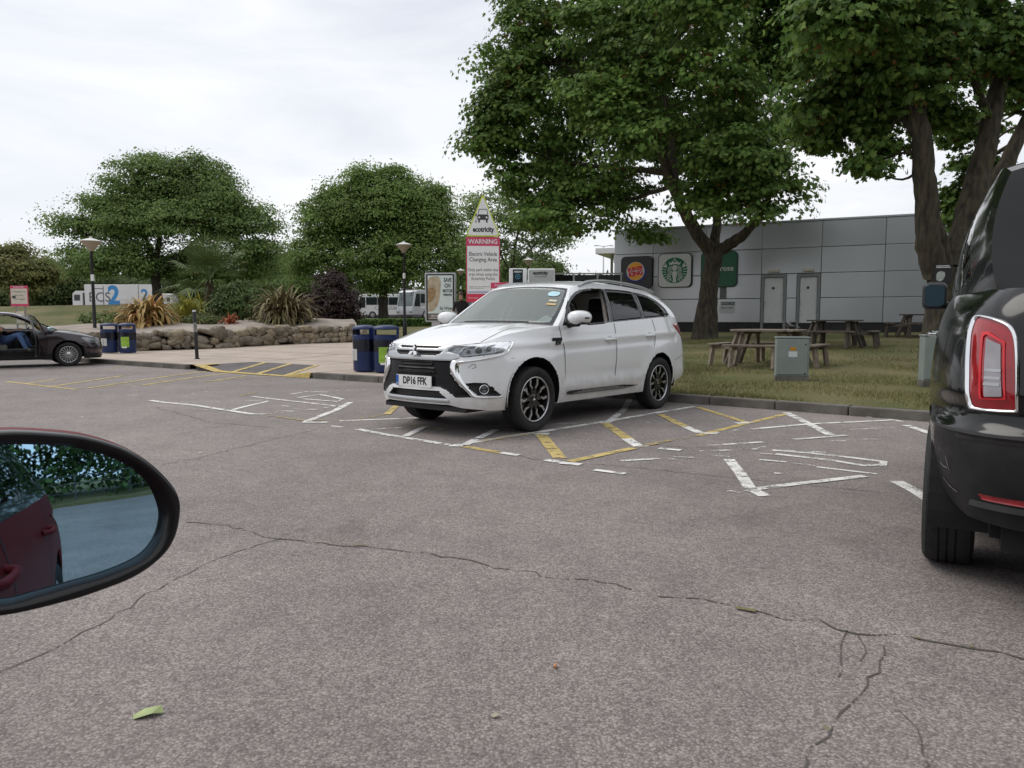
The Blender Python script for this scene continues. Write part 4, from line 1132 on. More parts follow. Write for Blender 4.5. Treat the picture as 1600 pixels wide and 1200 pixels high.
    for x, z in ((1.41, .34), (-1.26, .34)):
        for sg in (1, -1): wheel(root, (x, sg * .775, .345), sg, .345, .238, .225, 'suv', R(-1.5) if x > 0 else 0)
    # cabin
    MB().box((.70, 0, 1.0), (.42, 1.42, .20)).build('dashboard', M_CAB, root, bevel=.05)
    for y in (-.38, .38):
        st = MB().box((-.12, y, .68), (.52, .50, .20)).build('seat', M_CAB, root, bevel=.06)
        MB().box((-.42, y, .98), (.16, .50, .62), M=Matrix.Rotation(R(-14), 3, 'Y')).build('seat_back', M_CAB, st, bevel=.06)
        MB().box((-.52, y, 1.36), (.10, .27, .18), M=Matrix.Rotation(R(-8), 3, 'Y')).build('headrest', M_CAB, st, bevel=.04)
    MB().box((-1.25, 0, .95), (.2, 1.3, .6)).build('rear_seat', M_CAB, root, bevel=.05)
    sw_ = MB(); sw_.lathe([(.185, -.012), (.20, 0), (.185, .012), (.172, 0)], 24, Matrix.Translation((.42, -.38, 1.06)) @ Matrix.Rotation(R(-65), 4, 'Y'), True)
    sw_.build('steering_wheel', M_CAB, root, True)
    MB().box((.25, 0, 1.487), (.05, .22, .06)).build('rear_view_mirror', M_BLK, root, bevel=.01)
    for sg in (1, -1): MB().tube([(-.07, sg * .80, 1.10), (-.15, sg * .70, 1.38), (-.19, sg * .635, 1.53)], [.028, .026, .03], 6).build('pillar_trim', M_BEIGE, root, True)
    MB().box((-.6, 0, 1.565), (1.9, 1.05, .02)).build('headlining', M_BEIGE, root)
    # screen stickers and papers on the dashboard, wipers
    def on_screen(t, y):
        i = t * (ws.shape[0] - 1); j = (1 - y) / 2 * (ws.shape[1] - 1); i0, j0 = int(i), int(j)
        return Vector(ws[i0, j0]), Vector(ws[min(i0 + 2, ws.shape[0] - 1), j0]) - Vector(ws[i0, j0]), Vector(ws[i0, max(j0 - 2, 0)]) - Vector(ws[i0, j0])
    for (t, y, w_, h_, mm, nm, rnd) in ((.80, .72, .15, .10, mat('pale_blue_print', (.45, .68, .74), .6, var=.1), 'round_sticker', 1), (.62, .74, .10, .035, mat('cream_print', (.62, .60, .46), .6, var=.1), 'sticker', 0), (.54, .75, .12, .035, mat('orange_print', (.60, .42, .18), .6, var=.1), 'sticker', 0)):
        o_, upv, rt = on_screen(t, y)
        Mx = frame(o_, rt, upv); nrm = Mx.to_3x3() @ Vector((0, 0, 1)); Mx.translation = o_ + nrm * .003
        flat(nm, rrect(w_, h_, .5 * h_ if rnd else .006), mm, Mx, root)
    pm = mat('paper', (.62, .72, .72), .8, var=.15)
    MB().add([(.80, .34, 1.135), (.78, .62, 1.13), (.60, .60, 1.14), (.62, .36, 1.14), (.70, .47, 1.235)], [(0, 1, 4), (1, 2, 4), (2, 3, 4), (3, 0, 4)]).build('dashboard_papers', pm, root)
    for y0, y1 in ((-.55, .05), (.02, .58)):
        pts = []
        for t in np.linspace(0, 1, 8):
            o_, upv, rt = on_screen(.035 + .02 * math.sin(t * 3), y0 + (y1 - y0) * t); pts.append(o_ + upv.cross(rt).normalized() * -.012)
        MB().tube(pts, .008, 6).build('wiper', M_BLK, root)
    return root
make_suv()
TAXIPLAN=[(2.49,0),(2.47,.3),(2.40,.55),(2.2,.76),(1.9,.86),(1.49,.90),(.8,.92),(0,.925),(-.8,.92),(-1.3,.91),(-1.65,.895),(-1.9,.86),(-2.1,.79),(-2.24,.66),(-2.31,.45),(-2.345,.2),(-2.35,0)]
TAXIPROF=[[(.2,.05),(.4,0),(.7,.0),(.9,.03),(1.1,.12),(1.3,.3)],
 [(.2,.07),(.32,.035),(.5,.01),(.7,0),(.85,-.004),(1.0,.004),(1.12,.02),(1.22,.045),(1.28,.07),(1.36,.13)],
 [(.2,.16),(.30,.09),(.42,.035),(.55,.006),(.70,-.004),(.735,-.002),(.76,.02),(.9,.03),(1.05,.045),(1.16,.065),(1.24,.10),(1.29,.14),(1.36,.22)]]
def taxiwall():
    w=Wall(TAXIPLAN,TAXIPROF,[(0,1)],[(0,.3)],(.9,1.8),(4.3,5.0))
    U=lambda x:float(w.ux(x))
    w.zt=np.array([(0,1.0),(.8,1.03),(U(1.9),1.12),(U(1.3),1.18),(U(.9),1.24),(U(0),1.28),(U(-1.5),1.30),(U(-2.0),1.31),(w.L,1.31)])
    w.zb=np.array([(0,.25),(U(1.9),.25),(U(1.0),.24),(U(-1.0),.24),(U(-1.85),.50),(U(-1.98),.43),(U(-2.12),.37),(w.L,.335)])
    return w

# ------------------------------------------------------------------ the black taxi on the right
M_KPAINT = mat('black_car_paint', (0.0045, 0.0045, 0.005), 0.16, coat=0.35, spec=.35, var=.2, vscale=2)
M_KBUMP = mat('scuffed_bumper', (0.016, 0.016, 0.017), 0.46, spec=.3, var=.5, vscale=5, rvar=.2, detail=8)
gridf = lambda n, m: np.array([(i * m + j, (i + 1) * m + j, (i + 1) * m + j + 1, i * m + j + 1) for i in range(n - 1) for j in range(m - 1)])
def make_taxi():
    root = empty('black_taxi', (3.605, 4.50, 0), R(59), 'tall glossy black taxi seen from behind with chrome edged red tail light', 'car')
    W = taxiwall(); U = lambda x: float(W.ux(x))
    def arch(x0, r):
        a = np.linspace(R(-20), R(200), 26); return [(U(x0 + r * math.cos(t)), .345 + r * math.sin(t)) for t in a] + [(U(x0 - r), .1), (U(x0 + r), .1)]
    chrome = smooth_poly([(5.150, 1.185), (5.19, 1.205), (5.344, 1.185), (5.421, 1.143), (5.452, 1.03), (5.462, .84), (5.446, .820), (5.262, .815), (5.226, .831), (5.200, .95)], 4)
    red = smooth_poly([(5.195, 1.172), (5.245, 1.184), (5.335, 1.163), (5.395, 1.128), (5.42, 1.03), (5.440, .86), (5.425, .845), (5.285, .840), (5.258, .855), (5.235, .97)], 3)
    glow = [(5.262, 1.135), (5.30, 1.137), (5.388, 1.098), (5.416, .872), (5.300, .866)]
    inner = [(5.297, 1.111), (5.372, 1.086), (5.400, .885), (5.324, .878)]
    refl = [(5.325, .486), (5.62, .490), (5.62, .462), (5.335, .464)]
    bump = [(4.95, .722), (5.2, .727), (7, .727), (7, .0), (4.93, .0)]
    bmp2 = [(5.27, .463), (6.06, .452), (6.06, .425), (5.3, .437)]
    polys = [('rear_bumper', bump, 0), ('rear_bumper_r', mir(bump), 0)]
    polys += [('reflector', refl, -.004), ('reflector_r', mir(refl), -.004)]
    def lamp_piece(name, pl, off, dome, m, par):
        q = np.array(pl); c = q.mean(0)[None]; k = len(q); V = np.vstack([W.pt(*q.T, off)] + [W.pt(*(c + (q - c) * f).T, off + dome * (1 - f * f)) for f in (.8, .55, .3)] + [W.pt(*c.T, off + dome)])
        F = [(j * k + i, j * k + (i + 1) % k, (j + 1) * k + (i + 1) % k, (j + 1) * k + i) for j in range(3) for i in range(k)] + [(3 * k + i, 3 * k + (i + 1) % k, 4 * k) for i in range(k)]
        return MB().add(V.tolist(), F).build(name, m, par, True)
    def lamp_ring(name, A_, B_, oa, ob, m, par):
        a_, b_ = np.array(A_), np.array(B_); k = len(a_); V = []
        prof = [(0, oa - .012), (.12, oa), (.35, max(oa, ob) + .010), (.7, max(oa, ob) + .010), (1, ob)]
        for f, o_ in prof: V += W.pt(*(a_ + (b_ - a_) * f).T, o_).tolist()
        return MB().add(V, [(j * k + i, j * k + (i + 1) % k, (j + 1) * k + (i + 1) % k, (j + 1) * k + i) for j in range(len(prof) - 1) for i in range(k)]).build(name, m, par, True)
    def resamp(pl, k=72):
        q = np.array(list(pl) + [pl[0]]); L_ = np.r_[0, np.cumsum(np.hypot(*np.diff(q, axis=0).T))]; t = np.linspace(0, L_[-1], k, endpoint=False); q = np.stack([np.interp(t, L_, q[:, i]) for i in (0, 1)], 1)
        c = q.mean(0); a = np.arctan2(q[:, 1] - c[1], q[:, 0] - c[0]); return np.roll(q, -int(np.argmin(np.abs(a))), 0)
    for sg in (1, -1):
        f = np.array([sg, 1.0])
        ch, rd, gl_, inn_ = resamp(chrome) * f, (resamp(red) * .62 + resamp(chrome) * .38) * f, resamp(glow) * f, resamp(inner) * f
        tl_ = lamp_ring('chrome_bezel', ch, rd, .002, .006, M_CHROME, root)
        lamp_piece('tail_light', rd, .004, .008, M_REDL, tl_); 
        g2 = gl_ + (inn_ - gl_) * .45
        V = np.vstack([W.pt(*gl_.T, .0125), W.pt(*g2.T, .0135)]); k = len(gl_); MB().add(V.tolist(), [(i, (i + 1) % k, k + (i + 1) % k, k + i) for i in range(k)]).build('light_bar', mat('light_guide_red', (.62, .03, .04), .2, var=.1), tl_, True)
        lamp_piece('reversing_lamp', inn_, .0135, .002, mat('lamp_clear_grey', (.30, .29, .31), .2, coat=.5, var=.15, vscale=12), tl_)
    for x in (1.49, -1.49): polys += [('hole', arch(x, .42), 0), ('hole', mir(arch(x, .42)), 0)]
    Pg = []; mats = {}
    P1, Q1 = wall_grid(W, 4.3, W.L, .0075, 150); P2, Q2 = wall_grid(W, -W.L, 4.3, .03, 40)
    a = cut_grid(P1, Q1, polys, 'body'); b = cut_grid(P2, Q2, polys, 'body')
    mm = dict(body=M_KPAINT, rear_bumper=M_KBUMP, chrome_bezel=M_CHROME, tail_light=M_REDL, light_bar=mat('light_guide_red', (.62, .03, .04), .2, var=.1), reversing_lamp=mat('lamp_clear_grey', (.34, .33, .35), .2, coat=.5, var=.15, vscale=12), reflector=M_REDL)
    for d in (a, b):
        for k in d:
            if k == 'hole': continue
            fastmesh(k.replace('_r', '') if k.endswith('_r') else k, *d[k], mm[k[:-2] if k.endswith('_r') else k], root, True)
    for z in (.955, .985, .93):
        q = np.linspace(5.318, 5.388, 8); MB().strip(W.pt(q, np.full(8, z - .006), .0165).tolist(), W.pt(q, np.full(8, z + .006), .0165).tolist()).build('lamp_rib', M_SATIN, root)
    seam(W, [(4.9, .727), (5.2, .730), (5.6, .731), (W.L - .01, .731)], M_SEAM, root, .012, .004)
    sh = np.linspace(5.22, W.L, 20); MB().strip(W.pt(sh, np.full(20, .700), .006).tolist(), W.pt(sh, np.full(20, .716), .012).tolist()).build('bumper_edge', M_BLKG, root, True)
    sh = np.linspace(5.28, W.L, 20); MB().strip(W.pt(sh, np.full(20, .432), .020).tolist(), W.pt(sh, np.full(20, .455), .004).tolist()).build('bumper_ledge', M_KBUMP, root, True)
    # pale scuffs on the bumper corner
    ms = mat('scuff', (.16, .155, .15), .7, var=.5, vscale=60)
    for q in ([(5.06, .565), (5.10, .555), (5.14, .557)], [(5.13, .60), (5.145, .57), (5.155, .55)], [(5.07, .50), (5.10, .492), (5.14, .478), (5.2, .465)], [(5.05, .63), (5.06, .615)]): seam(W, q, ms, root, .005, .003, 'scuff')
    T = [(.55, .62, 1.77), (.2, .66, 1.84), (-.5, .68, 1.865), (-1.3, .675, 1.86), (-1.75, .66, 1.84), (-1.93, .635, 1.795)]
    side_w = [[(.30, 1.32), (.18, 1.60), (.0, 1.70), (-.45, 1.72), (-.45, 1.32)], [(-.55, 1.32), (-.55, 1.72), (-1.2, 1.715), (-1.42, 1.32)], [(-1.50, 1.34), (-1.32, 1.70), (-1.55, 1.67), (-1.72, 1.36)]]
    for sd in (1, -1):
        Pq, Qq, Te, Be = greenhouse(W, 1.0, -2.05, T, 130, 40, .16, sd)
        gp = cut_grid(Pq, Qq, [('side_window', w, -.004) for w in side_w], 'pillars'); skin(gp, dict(pillars=M_KPAINT, side_window=M_PRIV), root)
    Pq, Qq, Te, Be = greenhouse(W, 1.0, -2.05, T, 130, 40, .16, 1); k = 40; tl = np.linspace(0, 1, k)
    tg = span(Pq[-1][::-1], None, 70, np.linspace(-.10, -.155, k), np.linspace(.05, 0, k), 2.6); n, m = tg.shape[:2]
    Qt = np.stack(np.meshgrid(np.linspace(0, 1, n), np.linspace(1, -1, m), indexing='ij'), -1)
    rsp = smooth_poly([(.10, 0), (.12, .55), (.20, .74), (.36, .80), (.92, .83), (.965, .80), (.965, 0), (.965, -.80), (.92, -.83), (.36, -.80), (.20, -.74), (.12, -.55)], 4)
    tp = cut_grid(tg, Qt, [('rear_screen', rsp, -.006)], 'tailgate'); skin(tp, dict(tailgate=M_KPAINT, rear_screen=glass_mat('taxi_rear_glass', (.4, .42, .46), .15, sky_sheen=.14)), root)  # rear screen paled with diffuse colour in place of reflected sky
    rf = span(Te, None, 40, np.linspace(.05, -.10, len(Te)), np.full(len(Te), .05), 2.6); n, m = rf.shape[:2]; fastmesh('roof', rf.reshape(-1, 3), gridf(n, m), M_KPAINT, root, True)
    ws = span(Pq[0], None, 30, np.linspace(.12, .05, k), np.linspace(.03, .05, k), 2.4); n, m = ws.shape[:2]; fastmesh('windscreen', ws.reshape(-1, 3), gridf(n, m), M_PRIV, root, True)
    ul = np.linspace(U(-2.05), W.L, 20); El = W.pt(ul, W.ztop(ul)); b0 = tg[-1]; half = b0[:35]
    idx = np.linspace(0, 34, 20).astype(int); MB().strip(El.tolist(), half[idx].tolist()).build('tail_ledge', M_KPAINT, root, True)
    MB().strip((El * np.array([1, -1, 1])).tolist(), (half[idx] * np.array([1, -1, 1])).tolist()).build('tail_ledge', M_KPAINT, root, True)
    ul = np.linspace(0, U(1.0), 16); El = W.pt(ul, W.ztop(ul)); MB().strip(El.tolist(), (El * np.array([1, -1, 1])).tolist()).build('bonnet', M_KPAINT, root, True)
    MB().box((0, 0, .5), (4.2, 1.3, .42)).build('underbody', M_LINER, root)
    for x in (1.49, -1.49):
        for sg in (1, -1): wheel(root, (x, sg * .80, .345), sg, .345, .235, .215, 'plain'); liner(root, x, .345, .44, sg * .5, sg * .88)
    for sg in (1, -1):
        mb = MB().box((0, 0, 0), (.10, .17, .21)); V = [Vector(v) + Vector((1.0, sg * .985, 1.365)) for v in mb.V]
        dm = mesh('door_mirror', V, mb.F, M_BLK, root); bv = dm.modifiers.new('bevel', 'BEVEL'); bv.width = .045; bv.segments = 4
        MB().prism(rrect(.135, .165, .035), .004, frame((.947, sg * .985, 1.367), (0, -1, 0), (0, 0, 1))).build('mirror_glass', mat('taxi_mirror', (.022, .036, .046), .05, metal=1.0, var=.02), dm)
        MB().tube([(1.02, sg * .82, 1.25), (1.01, sg * .92, 1.30)], .03, 8).build('stalk', M_BLK, dm, True)
        for x0 in (.12, -.72):
            pts = W.pt(sg * (U(x0) + np.array([-.1, -.07, 0, .07, .1])), np.full(5, 1.10), np.array([.0, .035, .045, .035, .0])); MB().tube(pts.tolist(), .013, 8).build('door_handle', M_CHROME, root, True)
        seam(W, [(sg * U(-.35), .3), (sg * U(-.35), 1.28)], M_SEAM, root); seam(W, [(sg * U(-1.0), .4), (sg * U(-1.05), .8), (sg * U(-1.0), 1.29)], M_SEAM, root); seam(W, [(sg * U(.8), .3), (sg * U(.8), 1.2)], M_SEAM, root)
    # exhaust hanger under the bumper
    MB().box((-2.05, .55, .30), (.2, .12, .1)).build('under_tray', M_LINER, root)
make_taxi()

# ------------------------------------------------------------------ smaller cars share one skin
CARPLAN = [(2.22, 0), (2.205, .25), (2.15, .48), (2.03, .66), (1.84, .78), (1.6, .84), (1.32, .86), (.8, .87), (0, .875), (-.8, .87), (-1.3, .86), (-1.7, .84), (-1.98, .78), (-2.14, .64), (-2.21, .4), (-2.23, 0)]
CARPROF = [[(.15, .06), (.3, .01), (.45, 0), (.6, .02), (.7, .06), (.8, .14), (1., .3)], [(.15, .07), (.28, .035), (.42, .012), (.6, 0), (.72, .0), (.82, .01), (.9, .03), (1.0, .06)], [(.15, .1), (.3, .03), (.5, 0), (.7, .01), (.85, .04), (1.0, .08)]]
def carwall():
    w = Wall(CARPLAN, CARPROF, [(0, 1)], [(0, .2)], (.8, 1.7), (4.1, 4.9)); U = lambda x: float(w.ux(x))
    w.zt = np.array([(0, .70), (.6, .74), (U(1.6), .82), (U(1.0), .92), (U(.5), .93), (U(-1.5), .975), (w.L, .97)]); w.zb = np.array([(0, .2), (U(1.8), .2), (U(1), .19), (U(-1.2), .2), (w.L, .32)])
    return w
def small_car(root, paint, wheels, full=True, open_right=False, glass=None, style='multi', handles=True):
    W = carwall(); U = lambda x: float(W.ux(x)); glass = glass or M_GLASS
    def arch(x0, r=.375):
        a = np.linspace(R(-20), R(200), 22); return [(U(x0 + r * math.cos(t)), .315 + r * math.sin(t)) for t in a] + [(U(x0 - r), .05), (U(x0 + r), .05)]
    door = [(U(.82), .30), (U(.84), .7), (U(.86), 1.3), (U(-.22), 1.3), (U(-.22), .30)]
    rdoor = [(U(-.22), 1.3), (U(-1.08), 1.3), (U(-1.02), .8), (U(-.82), .5), (U(-.82), .30), (U(-.22), .30)]
    head = smooth_poly([(.66, .60), (.78, .70), (1.0, .76), (1.12, .75), (1.02, .66), (.85, .60)], 3)
    tail = [(4.72, .92), (5.1, .93), (5.1, .66), (4.85, .66)]
    grille = [(-.36, .68), (.36, .68), (.33, .52), (-.33, .52)]; low = [(-.5, .40), (.5, .40), (.45, .28), (-.45, .28)]
    sill = [(-9, .34), (9, .34), (9, 0), (-9, 0)]
    polys = [('front_wings', [(-U(.83), .34), (U(.83), .34), (U(.84), .7), (U(.86), 2), (-U(.86), 2), (-U(.84), .7)], 0), ('sill', sill, 0), ('grille', grille, -.02), ('lower_grille', low, -.02)]
    for nm, pl in (('front_door', door), ('rear_door', rdoor), ('headlight', head), ('tail_light', tail)): polys += [(nm, pl, 0), (nm + '_r', mir(pl), 0)]
    for x in (1.32, -1.32): polys += [('hole', arch(x), 0), ('hole', mir(arch(x)), 0)]
    P, Q = wall_grid(W, -W.L, W.L if full else 0.0, .03, 30)
    pr = cut_grid(P, Q, polys, 'body')
    mm = {k: paint for k in pr}; mm.update(grille=M_BLK, lower_grille=M_BLK, sill=M_BLK, headlight=M_LAMPIN, headlight_r=M_LAMPIN, tail_light=M_REDL, tail_light_r=M_REDL)
    skip = ['hole'] + (['front_door_r'] if open_right else [])
    ob = skin(pr, mm, root, skip, {k: k[:-2] for k in pr if k.endswith('_r')})
    T = [(.32, .56, 1.325), (.1, .575, 1.385), (-.4, .585, 1.405), (-1.0, .575, 1.395), (-1.5, .555, 1.35), (-1.95, .52, 1.25)]
    w1 = [(.78, .97), (.50, 1.19), (.25, 1.305), (.0, 1.345), (-.18, 1.35), (-.22, .985)]; w2 = [(-.28, 1.352), (-.9, 1.348), (-1.0, 1.02), (-.30, .99)]; w3 = [(-1.0, 1.34), (-1.5, 1.28), (-1.75, 1.2), (-1.72, 1.06), (-1.09, 1.025)]
    for sd in ((1, -1) if full else (-1,)):
        Pq, Qq, Te, Be = greenhouse(W, 1.05, -2.0, T, 90, 22, .08, sd)
        opn = (open_right or not full) and sd < 0
        gp = cut_grid(Pq, Qq, [('hole' if opn else 'front_window', w1, 0), ('rear_window', w2, 0), ('quarter_window', w3, 0)], 'pillars')
        skin(gp, dict(pillars=paint if full else M_BLKG, front_window=glass, rear_window=glass, quarter_window=glass), root, ('hole',))
    Pq, Qq, Te, Be = greenhouse(W, 1.05, -2.0, T, 90, 22, .08, 1); k = 22
    if full:
        for nm, S_, bx, bz, mt in (('windscreen', Pq[0], np.linspace(.14, .05, k), np.linspace(.03, .03, k), glass), ('roof', Te, np.linspace(.05, -.1, 90), np.full(90, .03), paint), ('rear_screen', Pq[-1][::-1], np.linspace(-.1, -.16, k), np.linspace(.03, 0, k), glass)):
            sp_ = span(S_, None, 24, bx, bz, 2.4); n, m = sp_.shape[:2]; fastmesh(nm, sp_.reshape(-1, 3), gridf(n, m), mt, root, True)
        e = np.linspace(0, 1, 24); ue = e * U(1.05); E = W.pt(ue, W.ztop(ue)); yc = .78 * e; C = np.stack([1.19 - .14 * (yc / .78) ** 2, yc, .955 - .03 * (yc / .78) ** 2], 1); C[-1] = E[-1]
        tt = np.linspace(0, 1, 12); Hh = E[:, None] + (C - E)[:, None] * tt[None, :, None]; Hh[..., 2] = E[:, None, 2] + (C[:, None, 2] - E[:, None, 2]) * (1 - (1 - tt) ** 2)[None]
        fu = np.concatenate([Hh[::-1] * np.array([1, -1, 1]), Hh[1:]], 0); n, m = fu.shape[:2]; fastmesh('bonnet', fu.reshape(-1, 3), gridf(n, m), paint, root, True)
        ul = np.linspace(U(-2.0), W.L, 8); El = W.pt(ul, W.ztop(ul)); MB().strip(El.tolist(), (El * np.array([1, -1, 1])).tolist()).build('boot_shelf', paint, root)
        MB().box((0, 0, .33), (3.9, 1.1, .2)).build('underbody', M_LINER, root); MB().box((-.2, 0, .33), (1.7, 1.56, .1)).build('floor_pan', M_LINER, root)
    for sg in ((1, -1) if full else (-1,)):
        for x in (1.32, -1.32): wheel(root, (x, sg * .755, .315), sg, .315, .215, .2, style); liner(root, x, .315, .39, sg * .5, sg * .84)
        for x0 in (-.08, -.92):
            if open_right and sg < 0 and x0 > -.5: continue
            pts = W.pt(sg * (U(x0) + np.array([-.1, -.07, 0, .07, .1])), np.full(5, .84), np.array([.0, .03, .035, .03, .0])); MB().tube(pts.tolist(), .012, 8).build('door_handle', paint, root, True)
        for q in ([(U(-.22), .3), (U(-.22), .95)], [(U(-1.06), .96), (U(-1.02), .8), (U(-.82), .5)], [(U(.82), .3), (U(.85), .92)]): seam(W, [(sg * u, z) for u, z in q], M_SEAM, root, .008)
    return W, pr

# dark car with its driver's door open, far left
M_PURP = mat('dark_plum_paint', (0.020, 0.010, 0.016), 0.2, coat=.8, var=.2, vscale=2)
dk = empty('dark_car', (-12.72, 18.92, 0), R(36.9), 'dark plum estate car with its driver door standing open, by the kerb', 'car')
dk.scale = (.96, .96, .96)
Wc, prc = small_car(dk, M_PURP, True, True, True)
Vd, Fd = prc['front_door_r']; hinge = np.array([.83, -.84, 0.])
ang = R(74)
def swing(V): V = np.asarray(V, float) - hinge; ca, sa = math.cos(ang), math.sin(ang); return np.stack([V[:, 0] * ca - V[:, 1] * sa, V[:, 0] * sa + V[:, 1] * ca, V[:, 2]], 1) + hinge
inn = Vd.copy(); inn[:, 1] += .07
od = fastmesh('open_door', swing(Vd), Fd, M_PURP, dk, True)
M_DTRIM = mat('door_trim', (.20, .20, .19), .8, var=.2)
fastmesh('door_card', swing(inn), Fd[:, ::-1], M_DTRIM, od, True)
fr_ = [(.80, -.80, .93), (.50, -.75, 1.17), (.25, -.70, 1.30), (-.18, -.68, 1.345), (-.22, -.80, .95)]
MB().tube(swing(fr_).tolist(), .022, 6).build('window_frame', M_PURP, od, True)
MB().add(swing(fr_).tolist(), [(0, 1, 2, 3, 4)]).build('door_window', M_GLASS, od)
q = swing([(.70, -.98, .98)])[0]
MB().box(tuple(q), (.16, .12, .11), R(36)).build('door_mirror', mat('silver_mirror_cap', (.35, .45, .48), .15, metal=.6, var=.1), od, bevel=.03)
for y in (-.37, .37):
    st = MB().box((-.25, y, .50), (.5, .48, .2)).build('seat', M_DTRIM, dk, bevel=.05); MB().box((-.55, y, .85), (.14, .46, .6), M=Matrix.Rotation(R(-16), 3, 'Y')).build('seat_back', M_DTRIM, st, bevel=.05)
    MB().box((-.68, y, 1.22), (.09, .25, .16)).build('headrest', M_DTRIM, st, bevel=.03)
MB().box((.80, 0, .82), (.4, 1.3, .2)).build('dashboard', M_CAB, dk, bevel=.05)
MB().lathe([(.17, -.012), (.185, 0), (.17, .012), (.158, 0)], 20, Matrix.Translation((.42, -.37, .88)) @ Matrix.Rotation(R(-62), 4, 'Y'), True).build('steering_wheel', M_CAB, dk, True)
MB().box((-.05, .0, .42), (2.0, 1.4, .06)).build('cabin_floor', M_CAB, dk)

# the photographer's own red car: only its right flank and mirror matter
M_RPAINT = mat('dark_red_paint', (0.13, 0.013, 0.015), 0.45, coat=.0, spec=.12, var=.08, vscale=2)
rc = empty('red_car', (-.6735, -.5239, 0), R(138), 'dark red car at the left edge, shown by its black rimmed door mirror', 'car')
small_car(rc, M_RPAINT, True, False, False, M_PRIV, 'plain')
inv_rc = (Matrix.Translation((-.6735, -.5239, 0)) @ Matrix.Rotation(R(138), 4, 'Z')).inverted()
MC = Vector((-0.3820, 0.6200, 1.0156)); Mn = Vector((0.5989, -0.7977, 0.0711)); Mr = Vector((0.7997, 0.6004, -0.0000)); Mu = Vector((-0.0427, 0.0568, 0.9975))
HO = [(0.0972, -0.0098), (0.0974, 0.0049), (0.0916, 0.0193), (0.0764, 0.0387), (0.0564, 0.0552), (0.032, 0.0671), (0.0085, 0.0737), (-0.036, 0.0798), (-0.0774, 0.0751), (-0.0979, 0.0526), (-0.1058, 0.0098), (-0.0987, -0.0357), (-0.0804, -0.0608), (-0.0438, -0.0705), (0.0011, -0.0692), (0.0301, -0.0652), (0.0583, -0.0581), (0.0801, -0.0451), (0.0918, -0.0296)]
GO = [(0.0807, -0.0131), (0.0798, 0.0016), (0.0729, 0.0212), (0.0596, 0.0378), (0.041, 0.0501), (0.0219, 0.0582), (0.0079, 0.0624), (-0.0366, 0.068), (-0.0739, 0.0657), (-0.0887, 0.0465), (-0.0956, 0.0081), (-0.0904, -0.025), (-0.0737, -0.0471), (-0.0432, -0.0592), (-0.0167, -0.0577), (0.0065, -0.0551), (0.0332, -0.0519), (0.0605, -0.0442), (0.0744, -0.0312)]
HOs, GOs = np.array(smooth_poly(HO, 5)), np.array(smooth_poly(GO, 5))
def mring(O, s, d, c=(-.004, .004)): c = np.array(c); q = c + (O - c) * s; return [inv_rc @ (MC + Mr * float(a) + Mu * float(b) + Mn * d) for a, b in q]
def loft(rings):
    n = len(rings[0]); V = [v for r in rings for v in r]; F = [(i * n + k, i * n + (k + 1) % n, (i + 1) * n + (k + 1) % n, (i + 1) * n + k) for i in range(len(rings) - 1) for k in range(n)]
    return V, F
M_MRIM = mat('mirror_rim', (0.012, 0.012, 0.013), .28, var=.15, vscale=30)
V, F = loft([mring(GOs, .985, -.016), mring(GOs, 1.0, -.012), mring(GOs, 1.03, -.002), mring(HOs, .955, .004), mring(HOs, .985, .001), mring(HOs, 1.0, -.008), mring(HOs, 1.0, -.018)])
dmr = mesh('door_mirror', V, F, M_MRIM, rc, True)
V, F = loft([mring(HOs, 1.0, -.018), mring(HOs, 1.012, -.022), mring(HOs, 1.015, -.04), mring(HOs, .96, -.07), mring(HOs, .80, -.10), mring(HOs, .5, -.118), mring(HOs, .1, -.125)])
mesh('mirror_shell', V, F, M_RPAINT, dmr, True)
rings = []
for s_ in (1.0, .85, .7, .55, .4, .25, .12, .01):
    rings.append([inv_rc @ (MC + Mr * float(a) + Mu * float(b) + Mn * (-.0105 - ((a + .004) ** 2 + (b - .004) ** 2) / (2 * 1.5))) for a, b in np.array([-.004, .004]) + (GOs - np.array([-.004, .004])) * s_])
V, F = loft(rings)
M_MIRG = mat('blue_mirror_glass', (0.38, 0.64, 0.86), 0.015, metal=1.0, var=.03, vscale=30)
mesh('mirror_glass', V, F, M_MIRG, dmr, True)
MB().tube([inv_rc @ (MC - Mr * .09 - Mn * .06 - Mu * .02), inv_rc @ (MC - Mr * .17 - Mn * .06 - Mu * .04)], [.05, .055], 10).build('mirror_stalk', M_RPAINT, dmr, True)

